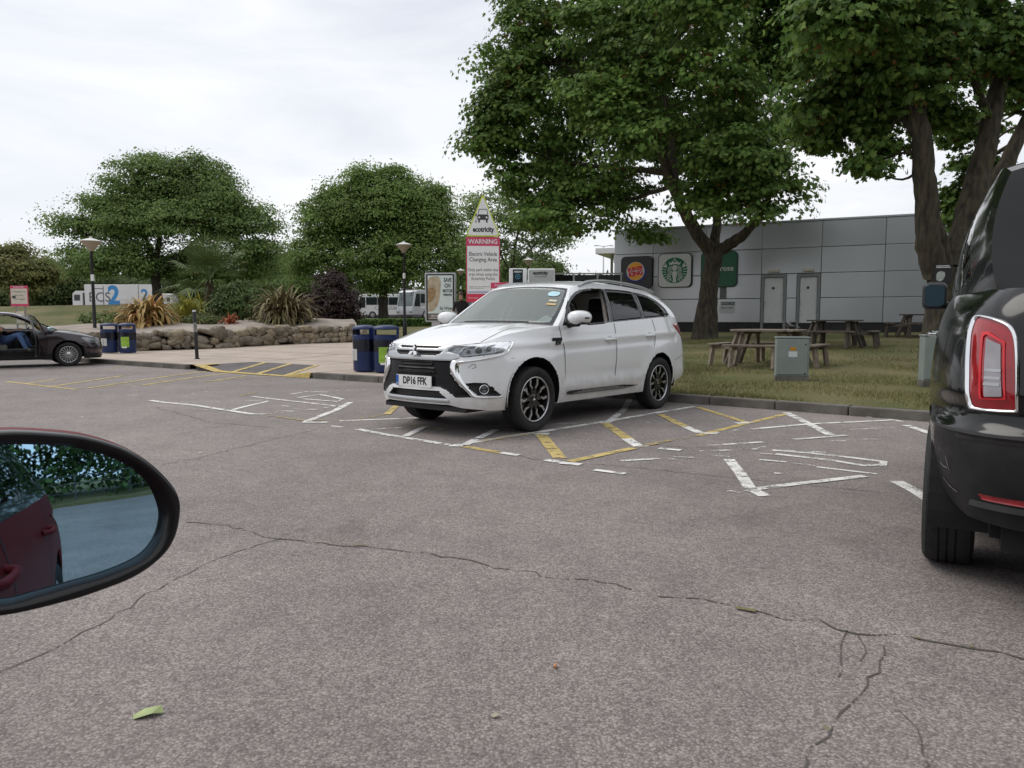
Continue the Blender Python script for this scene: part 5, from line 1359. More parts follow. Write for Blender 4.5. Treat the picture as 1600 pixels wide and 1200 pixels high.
# ------------------------------------------------------------------ far vehicles
M_LWHITE = mat('lorry_white', (.66, .66, .65), .5, var=.05, vscale=.6)
M_LGLASS = mat('far_window_glass', (.02, .026, .028), .08, var=.2, spec=.6)
M_LBLUE = mat('lorry_blue', (.045, .24, .52), .6, var=.1)
M_LGREY = mat('lorry_grey', (.12, .12, .125), .6, var=.1)
def make_lorry():
    x0, x1, Y = -55.6, -46.9, 98.0; z = 1.95
    r = empty('box_lorry', (-52, Y, z), 0, 'white box lorry with blue figure 2 beyond the left lawn', 'lorry')
    O = Vector((-52, Y, z)); f = lambda x, y, zz: tuple(Vector((x, y, zz)) - O)
    MB().box(f(-50.9, Y + 1.25, 4.08), (8.9, 2.5, 3.2)).build('box_body', M_LWHITE, r, bevel=.04)
    MB().box(f(-51.4, Y + 1.25, 2.35), (9.8, 2.0, .25)).build('chassis', M_LGREY, r)
    cb = MB().prism([(-57.0, 2.15), (-55.5, 2.15), (-55.5, 4.85), (-56.6, 4.85), (-56.95, 4.5)], 2.4, Matrix(((1, 0, 0, 52), (0, 0, -1, 2.45), (0, 1, 0, -z), (0, 0, 0, 1)))).build('cab', M_LWHITE, r, bevel=.05)
    MB().box(f(-56.35, Y + .02, 4.0), (.75, .04, .75)).build('cab_window', M_LGLASS, cb); MB().box(f(-56.96, Y + 1.25, 4.0), (.06, 2.0, .9)).build('windscreen', M_LGLASS, cb)
    MB().box(f(-55.55, Y + .6, 3.4), (.12, 1.2, 2.4)).build('cab_gap', M_LGREY, r)
    MB().box(f(-48.35, Y - .01, 4.08), (.06, .03, 3.1)).build('door_post', M_LGREY, r)
    for x in (-56.2, -49.6, -48.4):
        for dy in (.2, 2.3): MB().cyl(f(x, Y + dy - .15, 2.42), f(x, Y + dy + .15, 2.42), .5, n=16).build('wheel', M_RUB, r)
    Mx = Matrix.Translation(f(0, Y - .01, 0)) @ Matrix(((1, 0, 0, 0), (0, 0, -1, 0), (0, 1, 0, 0), (0, 0, 0, 1)))
    text('lettering', '2', 3.3, M_LBLUE, Mx @ Matrix.Translation((-51.55, 4.2, .012)), r, bold=.10, sx=.95); text('lettering', '2', 1.9, M_LBLUE, Mx @ Matrix.Translation((-47.55, 4.3, .012)), r, bold=.06)
    text('lettering', 'ECS', 1.75, M_LGREY, Mx @ Matrix.Translation((-53.4, 4.0, .014)), r, bold=.0)
    MB().box(f(-52.9, Y - .01, 4.2), (.09, .02, 2.6)).build('stripe', M_LGREY, r); MB().box(f(-53.5, Y - .01, 5.15), (1.2, .02, .09)).build('stripe', M_LGREY, r)
    tag(r)
    v = empty('white_van', (-44.1, 97, 1.95), 0, 'white van behind the big tree trunk, right of the lorry', 'van')
    MB().prism([(-1.0, .35), (1.0, .35), (1.05, 1.5), (.7, 2.35), (.45, 2.5), (-1.0, 2.5)], 2.0, Matrix(((1, 0, 0, 0), (0, 0, -1, 1.0), (0, 1, 0, 0), (0, 0, 0, 1)))).build('body', M_LWHITE, v, bevel=.1)
    MB().box((.5, -1.01, 1.75), (.4, .04, .5)).build('cab_window', M_LGLASS, v)
    for x in (-.8, .8): MB().cyl((x, -1.02, .35), (x, -.8, .35), .35, n=14).build('wheel', M_RUB, v)
make_lorry()

def coach(name, loc, rz, paint, label, lettering=None, L_=11.5, trim=None):
    r = empty(name, loc, rz, label, 'coach', 'coaches parked beyond the lawn')
    # local: front towards -X, near side towards -Y
    prof = [(-L_ / 2, .45), (L_ / 2, .45), (L_ / 2, 3.2), (L_ / 2 - .2, 3.45), (-L_ / 2 + 1.2, 3.45), (-L_ / 2 + .55, 3.25), (-L_ / 2 + .15, 1.6), (-L_ / 2, 1.2)]
    Mx = Matrix(((1, 0, 0, 0), (0, 0, -1, 1.25), (0, 1, 0, 0), (0, 0, 0, 1)))
    MB().prism(prof, 2.5, Mx).build('body', paint, r, bevel=.12, seg=3)
    n = 6; x0 = -L_ / 2 + 1.5; w = (L_ - 1.9) / n
    for i in range(n):
        for sy in (-1.262, 1.262): MB().box((x0 + w * (i + .5), sy, 2.45), (w - .05, .03, 1.1)).build('window', M_LGLASS, r, bevel=.02)
    MB().prism([(-L_ / 2 + .25, 1.5), (-L_ / 2 + 1.4, 1.5), (-L_ / 2 + 1.4, 3.0), (-L_ / 2 + .72, 3.0)], .03, Matrix(((1, 0, 0, 0), (0, 0, -1, -1.245), (0, 1, 0, 0), (0, 0, 0, 1)))).build('cab_window', M_LGLASS, r)
    a = Vector((-L_ / 2 + .13, 0, 1.45)); b = Vector((-L_ / 2 + .54, 0, 3.12)); d = (b - a).normalized(); nn = Vector((-d.z, 0, d.x)) * .03
    MB().add([a + nn + Vector((0, y, 0)) for y in (-1.1, 1.1)] + [b + nn + Vector((0, y, 0)) for y in (1.05, -1.05)], [(3, 2, 1, 0)]).build('windscreen', mat('coach_screen', (.10, .13, .13), .06, var=.3, vscale=.8, spec=.8), r)
    for x in (-L_ / 2 + 2.4, L_ / 2 - 2.6):
        for sy in (-1, 1):
            t = MB().cyl((x, sy * 1.27, .5), (x, sy * .95, .5), .5, n=20).build('wheel', M_RUB, r); MB().cyl((x, sy * 1.275, .5), (x, sy * 1.26, .5), .3, n=16).build('hub', M_SATIN, t)
    MB().box((0, 0, .42), (L_ - .6, 2.3, .3)).build('skirt', M_LGREY, r)
    for sy in (-.9, .9):
        MB().box((-L_ / 2 - .01, sy, .85), (.06, .4, .2)).build('headlight', M_LAMPIN, r, bevel=.02)
        MB().tube([(-L_ / 2 + .4, sy * 1.35, 3.2), (-L_ / 2 - .35, sy * 1.45, 3.1), (-L_ / 2 - .38, sy * 1.45, 2.7)], [.05, .05, .11], 6).build('wing_mirror', M_LGREY, r)
    if lettering: text('lettering', lettering, .75, mat('coach_lettering', (.42, .42, .43), .6, var=.05), Matrix(((1, 0, 0, -L_ / 2 + 4.3), (0, 0, -1, -1.268), (0, 1, 0, 1.45), (0, 0, 0, 1))), r, bold=.02)
    if trim: MB().add([(-L_ / 2 + 1.5, -1.27, 1.2), (-L_ / 2 + 1.5, -1.27, 1.4), (L_ / 2 - 2, -1.27, 2.6), (L_ / 2 - 2, -1.27, 2.3)], [(0, 3, 2, 1)]).build('swoosh', trim, r)
    return r
coach('white_coach', (-16.6, 109, 1.33), R(4), M_LWHITE, 'white touring coach with COB lettering behind the round tree trunk', 'COBHAM')
coach('silver_coach', (-10.3, 93, 1.22), R(60), mat('silver_coach_paint', (.42, .43, .44), .3, metal=.4, var=.05), 'silver grey coach parked right of the white coach', None, 9.5, M_LWHITE)
# ------------------------------------------------------------------ service building on the right
BD = Vector((.9, -.436, 0)).normalized(); BN = Vector((BD.y, -BD.x, 0)); BO = Vector((10.42, 30.1, 0))   # BN faces the car park
if BN.y > 0: BN = -BN
def bp(t, z, out=0.0): v = BO + BD * t + BN * out; return Vector((v.x, v.y, z))
M_PANEL = mat('grey_cladding', (.40, .415, .425), .30, metal=.60, var=.035, vscale=.5, rvar=.015, detail=2)
M_PANELS = [M_PANEL, mat('grey_cladding_b', (.415, .43, .44), .32, metal=.60, var=.035, vscale=.6, rvar=.015, detail=2), mat('grey_cladding_c', (.385, .40, .41), .29, metal=.60, var=.035, vscale=.4, rvar=.015, detail=2)]
M_DKFRAME = mat('dark_frame', (.11, .117, .122), .5, var=.15)
M_DFRAME = mat('door_frame_grey', (.19, .20, .205), .5, var=.1)
M_DOORW = mat('pale_door', (.55, .56, .56), .5, var=.05)
M_PLINTH = mat('dark_plinth', (.02, .02, .021), .8, var=.3)
bld = empty('service_building', tuple(bp(0, 0)), 0, 'long grey clad service building with two doors behind the trees', 'building')
BOi = -bp(0, 0)
def bbox(name, t0, t1, z0, z1, o0, o1, m, parent, bevel=0.0):
    c = (bp(t0, z0, o0) + bp(t1, z1, o1)) / 2 + BOi
    return MB().box(c, (abs(t1 - t0), abs(o1 - o0), abs(z1 - z0)), math.atan2(BD.y, BD.x)).build(name, m, parent, bevel=bevel)
bbox('core', -6.6, 40, .3, 4.95, -22, -.06, M_DKFRAME, bld)
bbox('plinth', -6.55, 40, .2, 1.05, -.5, .0, M_PLINTH, bld)
bbox('parapet_cap', -6.75, 40, 4.97, 5.05, -22, .06, M_PANEL, bld, .01)
TS = [-6.61, -4.92, -2.71, -.5, 1.71, 3.91, 6.11, 8.32, 10.53, 12.74, 14.95, 17.2]; ZS = [1.06, 2.02, 2.98, 3.97, 4.97]
for i in range(len(TS) - 1):
    for j in range(4):
        t0, t1, z0, z1 = TS[i] + .008, TS[i + 1] - .008, ZS[j] + .008, ZS[j + 1] - .008
        m = random.choice(M_PANELS)
        if i == 3 and j < 2:
            bbox('wall_panel', .47, .84, z0, z1, -.05, .03, m, bld, .012)
            continue
        bbox('wall_panel', t0, t1, z0, z1, -.05, .03 + random.uniform(-.004, .004), m, bld, .012)
for q in range(4): # return wall at the left end
    for r_ in range(3):
        c = bp(-6.64, (ZS[q] + ZS[q + 1]) / 2, -1.3 - 2.4 * r_) + BOi
        MB().box(c, (.08, 2.36, .955), math.atan2(BD.y, BD.x)).build('wall_panel', random.choice(M_PANELS), bld, bevel=.012)
for k, (t0, t1) in enumerate(((-.49, .46), (.85, 1.70))):
    f = MB()
    d = bbox('door', t0 + .11, t1 - .11, .80, 2.83, -.10, -.01, M_DOORW, bld, .01)
    for (a, b, c0, c1) in ((t0, t0 + .10, .78, 2.96), (t1 - .10, t1, .78, 2.96), (t0 + .10, t1 - .10, 2.84, 2.96)): bbox('frame', a, b, c0, c1, -.08, .05, M_DFRAME, d, .006)
    c = bp((t0 + t1) / 2 - .02, 2.42, .0) + BOi
    MB().lathe([(.055, 0), (.055, .006), (0, .006)], 16, frame(c, BD, (0, 0, 1))).build('round_notice', mat('notice_blue', (.015, .03, .09), .5, var=.1), d)
    bbox('handle', t0 + .16, t0 + .19, 1.75, 1.92, .0, .05, M_SATIN, d)
    bbox('step', t0, t1, .55, .77, -.4, .25, M_KERB, bld, .02)
    l_ = bbox('bulkhead_light', (t0 + t1) / 2 - .20, (t0 + t1) / 2 + .20, 3.03, 3.17, .03, .13, mat('lamp_cream', (.42, .39, .32), .5, var=.06), bld, .03)
bbox('notice_board', -2.10, -1.85, 2.02, 2.55, .04, .08, M_DKFRAME, bld); bbox('green_notice', -2.05, -1.5, 1.78, 1.90, .04, .07, mat('notice_green', (.012, .05, .03), .5, var=.1), bld); n_ = bbox('white_notice', -2.1, -1.52, 1.45, 1.76, .04, .06, mat('notice_white', (.42, .43, .43), .6, var=.05), bld)
text('notice_lettering', 'BUSINESS TIMES', .075, M_WTXT, frame(bp(-1.77, 1.84, .073) + BOi, BD, (0, 0, 1)), bld); text('notice_lettering', 'Open 7 days', .10, M_KTXT, frame(bp(-1.8, 1.66, .064) + BOi, BD, (0, 0, 1)), bld)

# shop signs, each a rounded box hung on the cladding
def shop_sign(name, tc, zc, w, m_face, m_rim, label):
    c = bp(tc, zc, .04); r = empty(name, tuple(c), 0, label, 'sign')
    Mx = frame((0, 0, 0), BD, (0, 0, 1))
    MB().prism(rrect(w, w, .2, 8), .15, Mx).build('sign_box', m_rim, r, bevel=.012)
    flat('sign_face', rrect(w - .07, w - .07, .18, 8), m_face, Mx @ Matrix.Translation((0, 0, .153)), r)
    return r, Mx @ Matrix.Translation((0, 0, .157))
def circ(r, n=40, cx=0, cy=0, a0=0, a1=360): return [(cx + r * math.cos(R(a0 + (a1 - a0) * i / n)), cy + r * math.sin(R(a0 + (a1 - a0) * i / n))) for i in range(n + (0 if a1 - a0 == 360 else 1))]
M_SGREY = mat('sign_charcoal', (.035, .035, .038), .5, var=.08)
M_BUN = mat('bun_orange', (.72, .33, .03), .5, var=.04); M_BKR = mat('sign_red', (.55, .015, .03), .5, var=.04); M_BKB = mat('sign_blue', (.012, .02, .15), .5, var=.05)
M_SBG = mat('sign_green', (.0, .115, .055), .5, var=.05); M_SWHITE = mat('sign_white', (.50, .51, .50), .5, var=.04)
r, Mx = shop_sign('burger_sign', -5.60, 3.18, 1.37, M_SGREY, M_SGREY, 'charcoal rounded square shop sign with round orange, red and blue burger logo')
flat('logo_ring', circ(.395, 48, -.03, .05, 0, 360), M_SWHITE, Mx @ Matrix.Translation((0, 0, .002)), r)
cres = circ(.47, 30, -.03, .04, 195, 380) + circ(.40, 30, -.03, .055, 380, 195)
flat('logo_swoosh', cres, M_BKB, Mx @ Matrix.Translation((0, 0, .001)), r)
flat('logo_bun', circ(.33, 30, -.03, .10, 12, 168), M_BUN, Mx @ Matrix.Translation((0, 0, .004)), r)
flat('logo_bun', circ(.33, 30, -.03, -.0, 200, 340), M_BUN, Mx @ Matrix.Translation((0, 0, .004)), r)
Mt = Mx @ Matrix.Translation((-.03, .05, .006)) @ Matrix.Rotation(R(9), 4, 'Z')
text('logo_lettering', 'BURGER', .21, M_BKR, Mt @ Matrix.Translation((0, .10, 0)), r, bold=.012, sx=.86); text('logo_lettering', 'KING', .26, M_BKR, Mt @ Matrix.Translation((0, -.11, 0)), r, bold=.016, sx=1.0)

r, Mx = shop_sign('coffee_sign', -3.95, 3.22, 1.42, M_SWHITE, M_SGREY, 'white rounded square shop sign with a round green crowned siren emblem')
flat('emblem_disc', circ(.53, 60), M_SBG, Mx @ Matrix.Translation((0, 0, .001)), r)
def wline(pts, w, z=.003, m=M_SWHITE):
    D = cr(pts, 6); T = np.gradient(D, axis=0); T /= np.linalg.norm(T, axis=1)[:, None]; N_ = np.stack([-T[:, 1], T[:, 0]], 1) * w / 2
    A = [Mx @ Vector((x, y, z)) for x, y in D + N_]; B = [Mx @ Vector((x, y, z)) for x, y in D - N_]
    return MB().strip(A, B).build('emblem_line', m, r)
flat('emblem_face', [(x * .82, y) for x, y in circ(.125, 24, 0, .10)], M_SWHITE, Mx @ Matrix.Translation((0, 0, .004)), r)
flat('emblem_chest', [(-.09, -.04), (.09, -.04), (.10, -.2), (.06, -.36), (.08, -.50), (-.08, -.50), (-.06, -.36), (-.10, -.2)], M_SWHITE, Mx @ Matrix.Translation((0, 0, .003)), r)
crown = [(-.22, .22), (-.25, .36), (-.16, .30), (-.10, .40), (0, .32), (.10, .40), (.16, .30), (.25, .36), (.22, .22), (0, .27)]
flat('emblem_crown', crown, M_SWHITE, Mx @ Matrix.Translation((0, 0, .003)), r)
star = [((.075 if i % 2 == 0 else .03) * math.sin(math.pi * i / 5), .44 + (.075 if i % 2 == 0 else .03) * math.cos(math.pi * i / 5)) for i in range(10)]
flat('emblem_star', star, M_SWHITE, Mx @ Matrix.Translation((0, 0, .004)), r)
for sx in (-1, 1):
    for k in range(4): wline([(sx * (.115 + .042 * k), .20 - .02 * k), (sx * (.15 + .045 * k), .04), (sx * (.12 + .05 * k), -.10), (sx * (.17 + .045 * k), -.24), (sx * (.12 + .055 * k), -.44 + .03 * k)], .020)
    for k in range(7):
        a = R(-62 + 14 * k); ca, sa = math.cos(a), math.sin(a); wline([(sx * .54 * ca, .54 * sa), (sx * .43 * ca, .43 * sa - .01), (sx * .36 * ca, .36 * sa - .03)], .026)
    flat('emblem_tail', [(sx * .30, .16), (sx * .40, .33), (sx * .42, .22), (sx * .52, .20), (sx * .42, .13)], M_SWHITE, Mx @ Matrix.Translation((0, 0, .004)), r)
for sx in (-1, 1): flat('emblem_eye', [(sx * .045 + x, y) for x, y in circ(.014, 10, 0, .12)], M_SBG, Mx @ Matrix.Translation((0, 0, .006)), r)
flat('emblem_mouth', [(-.03, .035), (.03, .035), (0, .02)], M_SBG, Mx @ Matrix.Translation((0, 0, .006)), r)
r, Mx = shop_sign('grocer_sign', -2.15, 3.22, 1.45, mat('grocer_green', (.020, .10, .055), .5, var=.05), mat('grocer_rim', (.012, .05, .03), .5, var=.1), 'dark green rounded square sign lettered in white, half hidden by the trunk')
text('sign_lettering', 'Waitrose', .30, M_SWHITE, Mx @ Matrix.Translation((.02, .02, .002)), r, bold=.004)
# ------------------------------------------------------------------ street furniture
M_POST = mat('black_post_paint', (.014, .015, .016), .45, var=.25, vscale=9)
M_LTOP = mat('lamp_cap_white', (.62, .62, .60), .5, var=.05); M_LTAN = mat('lamp_bowl_tan', (.36, .30, .22), .45, var=.08)
def lamp_post(x, y, H_, label, lean=0.0):
    z = gz(x, y); r = empty('lamp_post', (x, y, z), 0, label, 'lamp post', 'pedestrian lamp posts'); r.rotation_euler = (0, lean, 0)
    MB().lathe([(.09, 0), (.09, .55), (.075, .60), (.058, .65), (.045, H_ - .45), (.06, H_ - .42)], 14).build('pole', M_POST, r, auto=40)
    MB().lathe([(.056, H_ * .62), (.056, H_ * .62 + .22)], 14).build('white_band', M_WTXT, r, True)
    MB().lathe([(.06, H_ - .44), (.09, H_ - .38), (.31, H_ - .14), (.33, H_ - .11)], 24).build('bowl', M_LTAN, r, True)
    MB().lathe([(.34, H_ - .115), (.345, H_ - .10), (.17, H_ - .03), (.05, H_), (.045, H_ + .05), (0, H_ + .06)], 24).build('cap', M_LTOP, r, auto=40)
lamp_post(-14.35, 25.94, 3.81, 'black lamp post standing by the pair of blue bins at left')
lamp_post(-4.55, 32.0, 3.95, 'black lamp post in front of the round tree, left of the poster board')
lamp_post(-3.72, 55.0, 3.75, 'distant lamp post just left of the tall warning sign')
lamp_post(.97, 45.0, 3.9, 'distant lamp post right of the tall warning sign')

def bollard():
    x, y = -8.49, 20.26; r = empty('bollard', (x, y, gz(x, y)), 0, 'tall thin black bollard with flaking white band on the pavement', 'bollard'); r.rotation_euler = (0, R(-1.5), 0)
    MB().lathe([(.07, 0), (.07, .02), (.046, .03), (.046, 1.30), (.03, 1.33), (0, 1.34)], 12).build('post', M_POST, r, auto=40)
    MB().lathe([(.048, .72), (.048, .98)], 12).build('worn_band', mat('flaked_white', (.03, .03, .03), .6, col2=(.36, .36, .34), vscale=22), r, True)
    MB().lathe([(.047, 1.27), (.047, 1.31)], 12).build('top_band', M_WTXT, r, True)
bollard()

M_BINB = mat('bin_blue', (.010, .026, .095), .38, var=.15, vscale=5); M_BING = mat('bin_poster_green', (.26, .44, .05), .6, var=.15, vscale=12)
M_FILM = glass_mat('plastic_film', (.75, .78, .85), .62, .25)
def bin_(x, y, rz, label, kind):
    r = empty('litter_bin', (x, y, gz(x, y)), rz, label, 'bin', 'blue hooded litter bins')
    ell = lambda b, k=.86: mesh_scale(b, (1, k, 1))
    def ring(prof, name, m, par=r, n=28):
        b = MB().lathe(prof, n); b.V = [(v[0], v[1] * .84, v[2]) for v in b.V]; return b.build(name, m, par, auto=40)
    ring([(0, .02), (.235, .02), (.25, .05), (.252, .745), (.235, .755), (.235, .70), (0, .68)], 'body', M_BINB)
    ring([(0, .955), (.12, .95), (.235, .925), (.262, .895), (.262, .865), (.24, .86), (0, .865)], 'hood', M_BINB)
    for s in (-1, 1):   # the two sides that carry the hood
        A = []; B = []
        for i in range(7):
            a = R(-32 + 64 * i / 6); A.append((s * .252 * math.cos(a), .252 * .84 * math.sin(a), .74)); B.append((s * .252 * math.cos(a), .252 * .84 * math.sin(a), .87))
        MB().strip(A, B).build('side_panel', M_BINB, r, True)
    ring([(.256, .70 - .28), (.262, .66), (.258, .70 - .05)], 'plastic_wrap', M_FILM)
    m = M_BING if kind == 'g' else M_SWHITE
    a0, a1 = (-118, -62) if kind == 'g' else (-140, -92)
    A = []; B = []
    for i in range(8):
        a = R(a0 + (a1 - a0) * i / 7); A.append((.264 * math.cos(a), .264 * .84 * math.sin(a), .24 if kind != 'g' else .2)); B.append((.266 * math.cos(a), .266 * .84 * math.sin(a), .47 if kind != 'g' else .52))
    MB().strip(A, B).build('poster', m, r, True)
    if kind != 'g': MB().strip([Vector(v) * 1.006 for v in A[3:5]], [Vector(v) * 1.006 + Vector((0, 0, -.05)) for v in B[3:5]]).build('poster_print', mat('poster_grey', (.30, .31, .32), .7, var=.3, vscale=30), r)
    else: MB().strip([(v[0] * 1.004, v[1] * 1.004, .17) for v in A[1:6]], [(v[0] * 1.004, v[1] * 1.004, .215) for v in A[1:6]]).build('poster_strip', M_WTXT, r)
bin_(-12.68, 23.72, R(10), 'blue litter bin with white notice, left one of the pair by the lamp post', 'w')
bin_(-12.10, 23.70, R(5), 'blue litter bin with green poster, right one of the pair by the lamp post', 'g')
bin_(-3.00, 15.32, R(-30), 'blue litter bin with white notice beside the end of the stone wall', 'w')
bin_(-2.50, 15.0, R(0), 'blue litter bin with green poster, partly behind the white SUV', 'g')

# electrical cabinets on the grass
M_CABG = mat('cabinet_grey_green', (.225, .26, .245), .5, var=.07, vscale=4)
def cabinet(x, y, w, h, d, rz, label, first):
    r = empty('electrical_cabinet', (x, y, gz(x, y) - .02), rz, label, 'cabinet', 'grey green electrical cabinets')
    MB().box((0, 0, h / 2 + .05), (w, d, h - .1)).build('body', M_CABG, r, bevel=.012); MB().box((0, 0, .05), (w + .012, d + .012, .10)).build('plinth', M_KERB, r, bevel=.008)
    MB().box((0, 0, h + .012), (w + .025, d + .025, .022)).build('lid', M_CABG, r, bevel=.006)
    dr = MB().box((-.006, -d / 2 - .008, h / 2 + .055), (w - .05, .016, h - .15)).build('door', M_CABG, r, bevel=.005)
    for z in (h * .2, h * .86): MB().cyl((w / 2 - .065, -d / 2 - .022, z), (w / 2 - .065, -d / 2 - .012, z), .013, n=10).build('lock', M_BLK, dr)
    if first:
        Mx = Matrix(((1, 0, 0, 0), (0, 0, -1, -d / 2 - .019), (0, 1, 0, 0), (0, 0, 0, 1)))
        flat('warning_label', rrect(.10, .055, .004, 2, .0, h * .76), mat('label_orange', (.62, .29, .015), .6, var=.1), Mx, dr); flat('label', rrect(.145, .095, .004, 2, .0, h * .64), mat('label_white', (.56, .60, .62), .6, var=.05), Mx, dr)
        M2 = Mx @ Matrix.Translation((0, 0, .002))
        text('label_lettering', 'DANGER', .025, M_KTXT, M2 @ Matrix.Translation((0, h * .76, 0)), dr)
cabinet(4.80, 12.90, .53, .745, .30, R(-14), 'grey green electrical cabinet with orange and white labels before the picnic table', True)
cabinet(6.72, 11.75, .58, .80, .30, R(-14), 'plain grey green electrical cabinet partly hidden by the taxi', False)

# picnic tables
M_WOODS = [mat('weathered_wood_a', (.20, .165, .13), .85, var=.25, vscale=14, bump=.3, bscale=60), mat('weathered_wood_b', (.16, .132, .105), .85, var=.25, vscale=14, bump=.3, bscale=60), mat('weathered_wood_c', (.24, .20, .155), .85, var=.22, vscale=14, bump=.3, bscale=60)]
M_WOODD = [mat('dark_wood_a', (.085, .070, .058), .85, var=.3, vscale=14), mat('dark_wood_b', (.065, .054, .046), .85, var=.3, vscale=14), mat('dark_wood_c', (.105, .088, .072), .85, var=.3, vscale=14)]
def picnic(x, y, rz, label, woods):
    r = empty('picnic_table', (x, y, gz(x, y)), rz, label, 'picnic table', 'square wooden picnic tables on the lawn')
    W_ = lambda: random.choice(woods)
    n = 9; w = 1.38 / n
    for i in range(n):
        yy = -.69 + w * (i + .5); ln = 1.38 - (.36 if i in (0, n - 1) else .12 if i in (1, n - 2) else 0)
        MB().box((0, yy, .735), (ln, w - .008, .04)).build('tabletop_plank', W_(), r, bevel=.006)
    for s in (-.35, .35): MB().box((s, 0, .69), (.07, 1.2, .05)).build('batten', W_(), r)
    for k in range(4):
        A = Matrix.Rotation(k * math.pi / 2, 3, 'Z')
        f = lambda v: A @ Vector(v)
        for j in (0, 1): MB().box(f((0, -.90 - .135 * j, .44)), (1.22, .125, .04), M=A).build('bench_plank', W_(), r, bevel=.006)
        for s in (-.42, .42):
            o = MB(); a = f((s, -1.02, .42)); b = f((s * 1.02, -1.08, 0)); o.tube([a, b], [.055, .055], 4); o.build('leg', W_(), r)
        for s in (-.42, .42):
            MB().box(f((s, -.72, .385)), (.045, .72, .09), M=A).build('bench_beam', W_(), r)
            o = MB(); o.tube([f((s * .9, -.50, .70)), f((s * 1.05, -.74, .02))], [.05, .055], 4); o.build('table_leg', W_(), r)
    return r
picnic(5.35, 15.72, R(-35), 'pale weathered picnic table right behind the labelled electrical cabinet', M_WOODS)
picnic(8.95, 20.9, R(-30), 'dark picnic table in front of the building doors', M_WOODD)
picnic(13.6, 25.0, R(-25), 'dark picnic table farthest right, by the leaning tree trunk', M_WOODD)
# magpie on the near table
bd = MB().tube([(0, 0, .06), (.03, 0, .085), (.08, 0, .10), (.13, 0, .12), (.16, 0, .145), (.185, 0, .15), (.21, 0, .147)], [.008, .035, .05, .04, .03, .026, .003], 10); bd.tube([(.03, 0, .085), (-.12, 0, .055), (-.22, 0, .035)], [.02, .016, .006], 6)
bd.tube([(.07, .015, .06), (.075, .015, 0)], .004, 5); bd.tube([(.07, -.015, .06), (.075, -.015, 0)], .004, 5)
o = bd.build('magpie', mat('magpie_plumage', (.006, .006, .008), .4, col2=(.5, .5, .5), vscale=9), None, True); o.location = (5.78, 15.62, gz(5.6, 15.6) + .757); o.rotation_euler.z = R(200)
tag(o, 'small black and white bird standing on the pale picnic table', 'bird')

# warning sign
M_PINK = mat('sign_pink', (.60, .06, .14), .5, var=.05); M_PINKR = mat('sign_pink_red', (.62, .045, .09), .5, var=.05); M_SGW = mat('sign_panel_white', (.80, .82, .81), .5, var=.025); M_LIME = mat('sign_lime', (.58, .66, .07), .5, var=.05); M_TXG = mat('sign_text_grey', (.055, .055, .06), .6, var=.1)
sg_ = empty('warning_sign', (-.87, 22.8, gz(-.87, 22.8)), R(4), 'tall pink and white electric vehicle warning sign under a lime edged triangle', 'sign')
z0 = gz(-.87, 22.8); SX = Matrix(((1, 0, 0, 0), (0, 0, -1, 0), (0, 1, 0, -z0), (0, 0, 0, 1)))
for s in (-.3, .3): MB().cyl((s, .08, 0), (s, .08, 3.6), .04, n=10).build('post', M_SATIN, sg_, True)
MB().cyl((0, .10, 3.3), (0, .10, 4.6), .04, n=10).build('post', M_SATIN, sg_, True)
bd_ = MB().prism(rrect(1.01, 1.93, .03, 3, 0, 2.665), .05, SX, -.0).build('board', M_PINK, sg_)
SF = SX @ Matrix.Translation((0, 0, .053))
flat('panel', [(-.475, 1.95), (.475, 1.95), (.475, 3.37), (-.475, 3.37)], M_SGW, SF, bd_); flat('red_band', [(-.49, 1.72), (.49, 1.72), (.49, 1.94), (-.49, 1.94)], M_PINKR, SF, bd_)
ST = SX @ Matrix.Translation((0, 0, .057))
def st(s, x, z, size, m=M_TXG, al='CENTER', sx=1.0, b=.0): text('lettering', s, size, m, ST @ Matrix.Translation((x, z, 0)), bd_, al, sx, b)
st('WARNING', 0, 3.495, .19, M_WTXT, b=.004, sx=.95)
st('Electric Vehicle', 0, 3.13, .165, b=.001, sx=.82); st('Charging Area', 0, 2.965, .165, b=.001, sx=.86)
st('Only park within this', 0, 2.66, .125, sx=.85); st('area when using the', 0, 2.53, .125, sx=.85); st('Ecotricity Points', 0, 2.40, .125, sx=.85)
st('Parking in this area is monitored and', -.42, 2.165, .042, al='LEFT'); st('parking charges will apply', -.42, 2.12, .042, al='LEFT')
flat('badge', [(.27, 2.06), (.41, 2.06), (.41, 2.25), (.27, 2.25)], M_KTXT, ST, bd_); text('lettering', 'CP', .09, M_WTXT, ST @ Matrix.Translation((.34, 2.155, .003)), bd_, sx=.8)
flat('pale_band', [(-.46, 1.97), (.46, 1.97), (.46, 2.03), (-.46, 2.03)], mat('sign_pale_blue', (.42, .45, .60), .5, var=.05), ST, bd_); st('Terms apply', -.30, 1.83, .06, M_WTXT)
def rtri(s, r):  # rounded triangle outline
    P3 = [(-.52 * s, 0), (.52 * s, 0), (0, 1.27 * s)]; out = []
    cx, cy = 0, .42 * s
    for i in range(3):
        p = np.array(P3[i]); a = np.array(P3[i - 1]); b = np.array(P3[(i + 1) % 3]); da = (a - p) / np.linalg.norm(a - p); db = (b - p) / np.linalg.norm(b - p)
        for t in np.linspace(0, 1, 6): q0 = p + da * r * (1 - t); q1 = p + db * r * t; out.append(tuple(q0 + q1 - p if False else (1 - t) ** 2 * (p + da * r) + 2 * t * (1 - t) * p + t * t * (p + db * r)))
    return out
tr = MB().prism([(x, y + 3.65) for x, y in rtri(1.0, .12)], .05, SX, .0).build('triangle_board', M_LIME, sg_)
flat('triangle_face', [(x, y + 3.685) for x, y in rtri(.90, .09)], M_SGW, SF, tr)
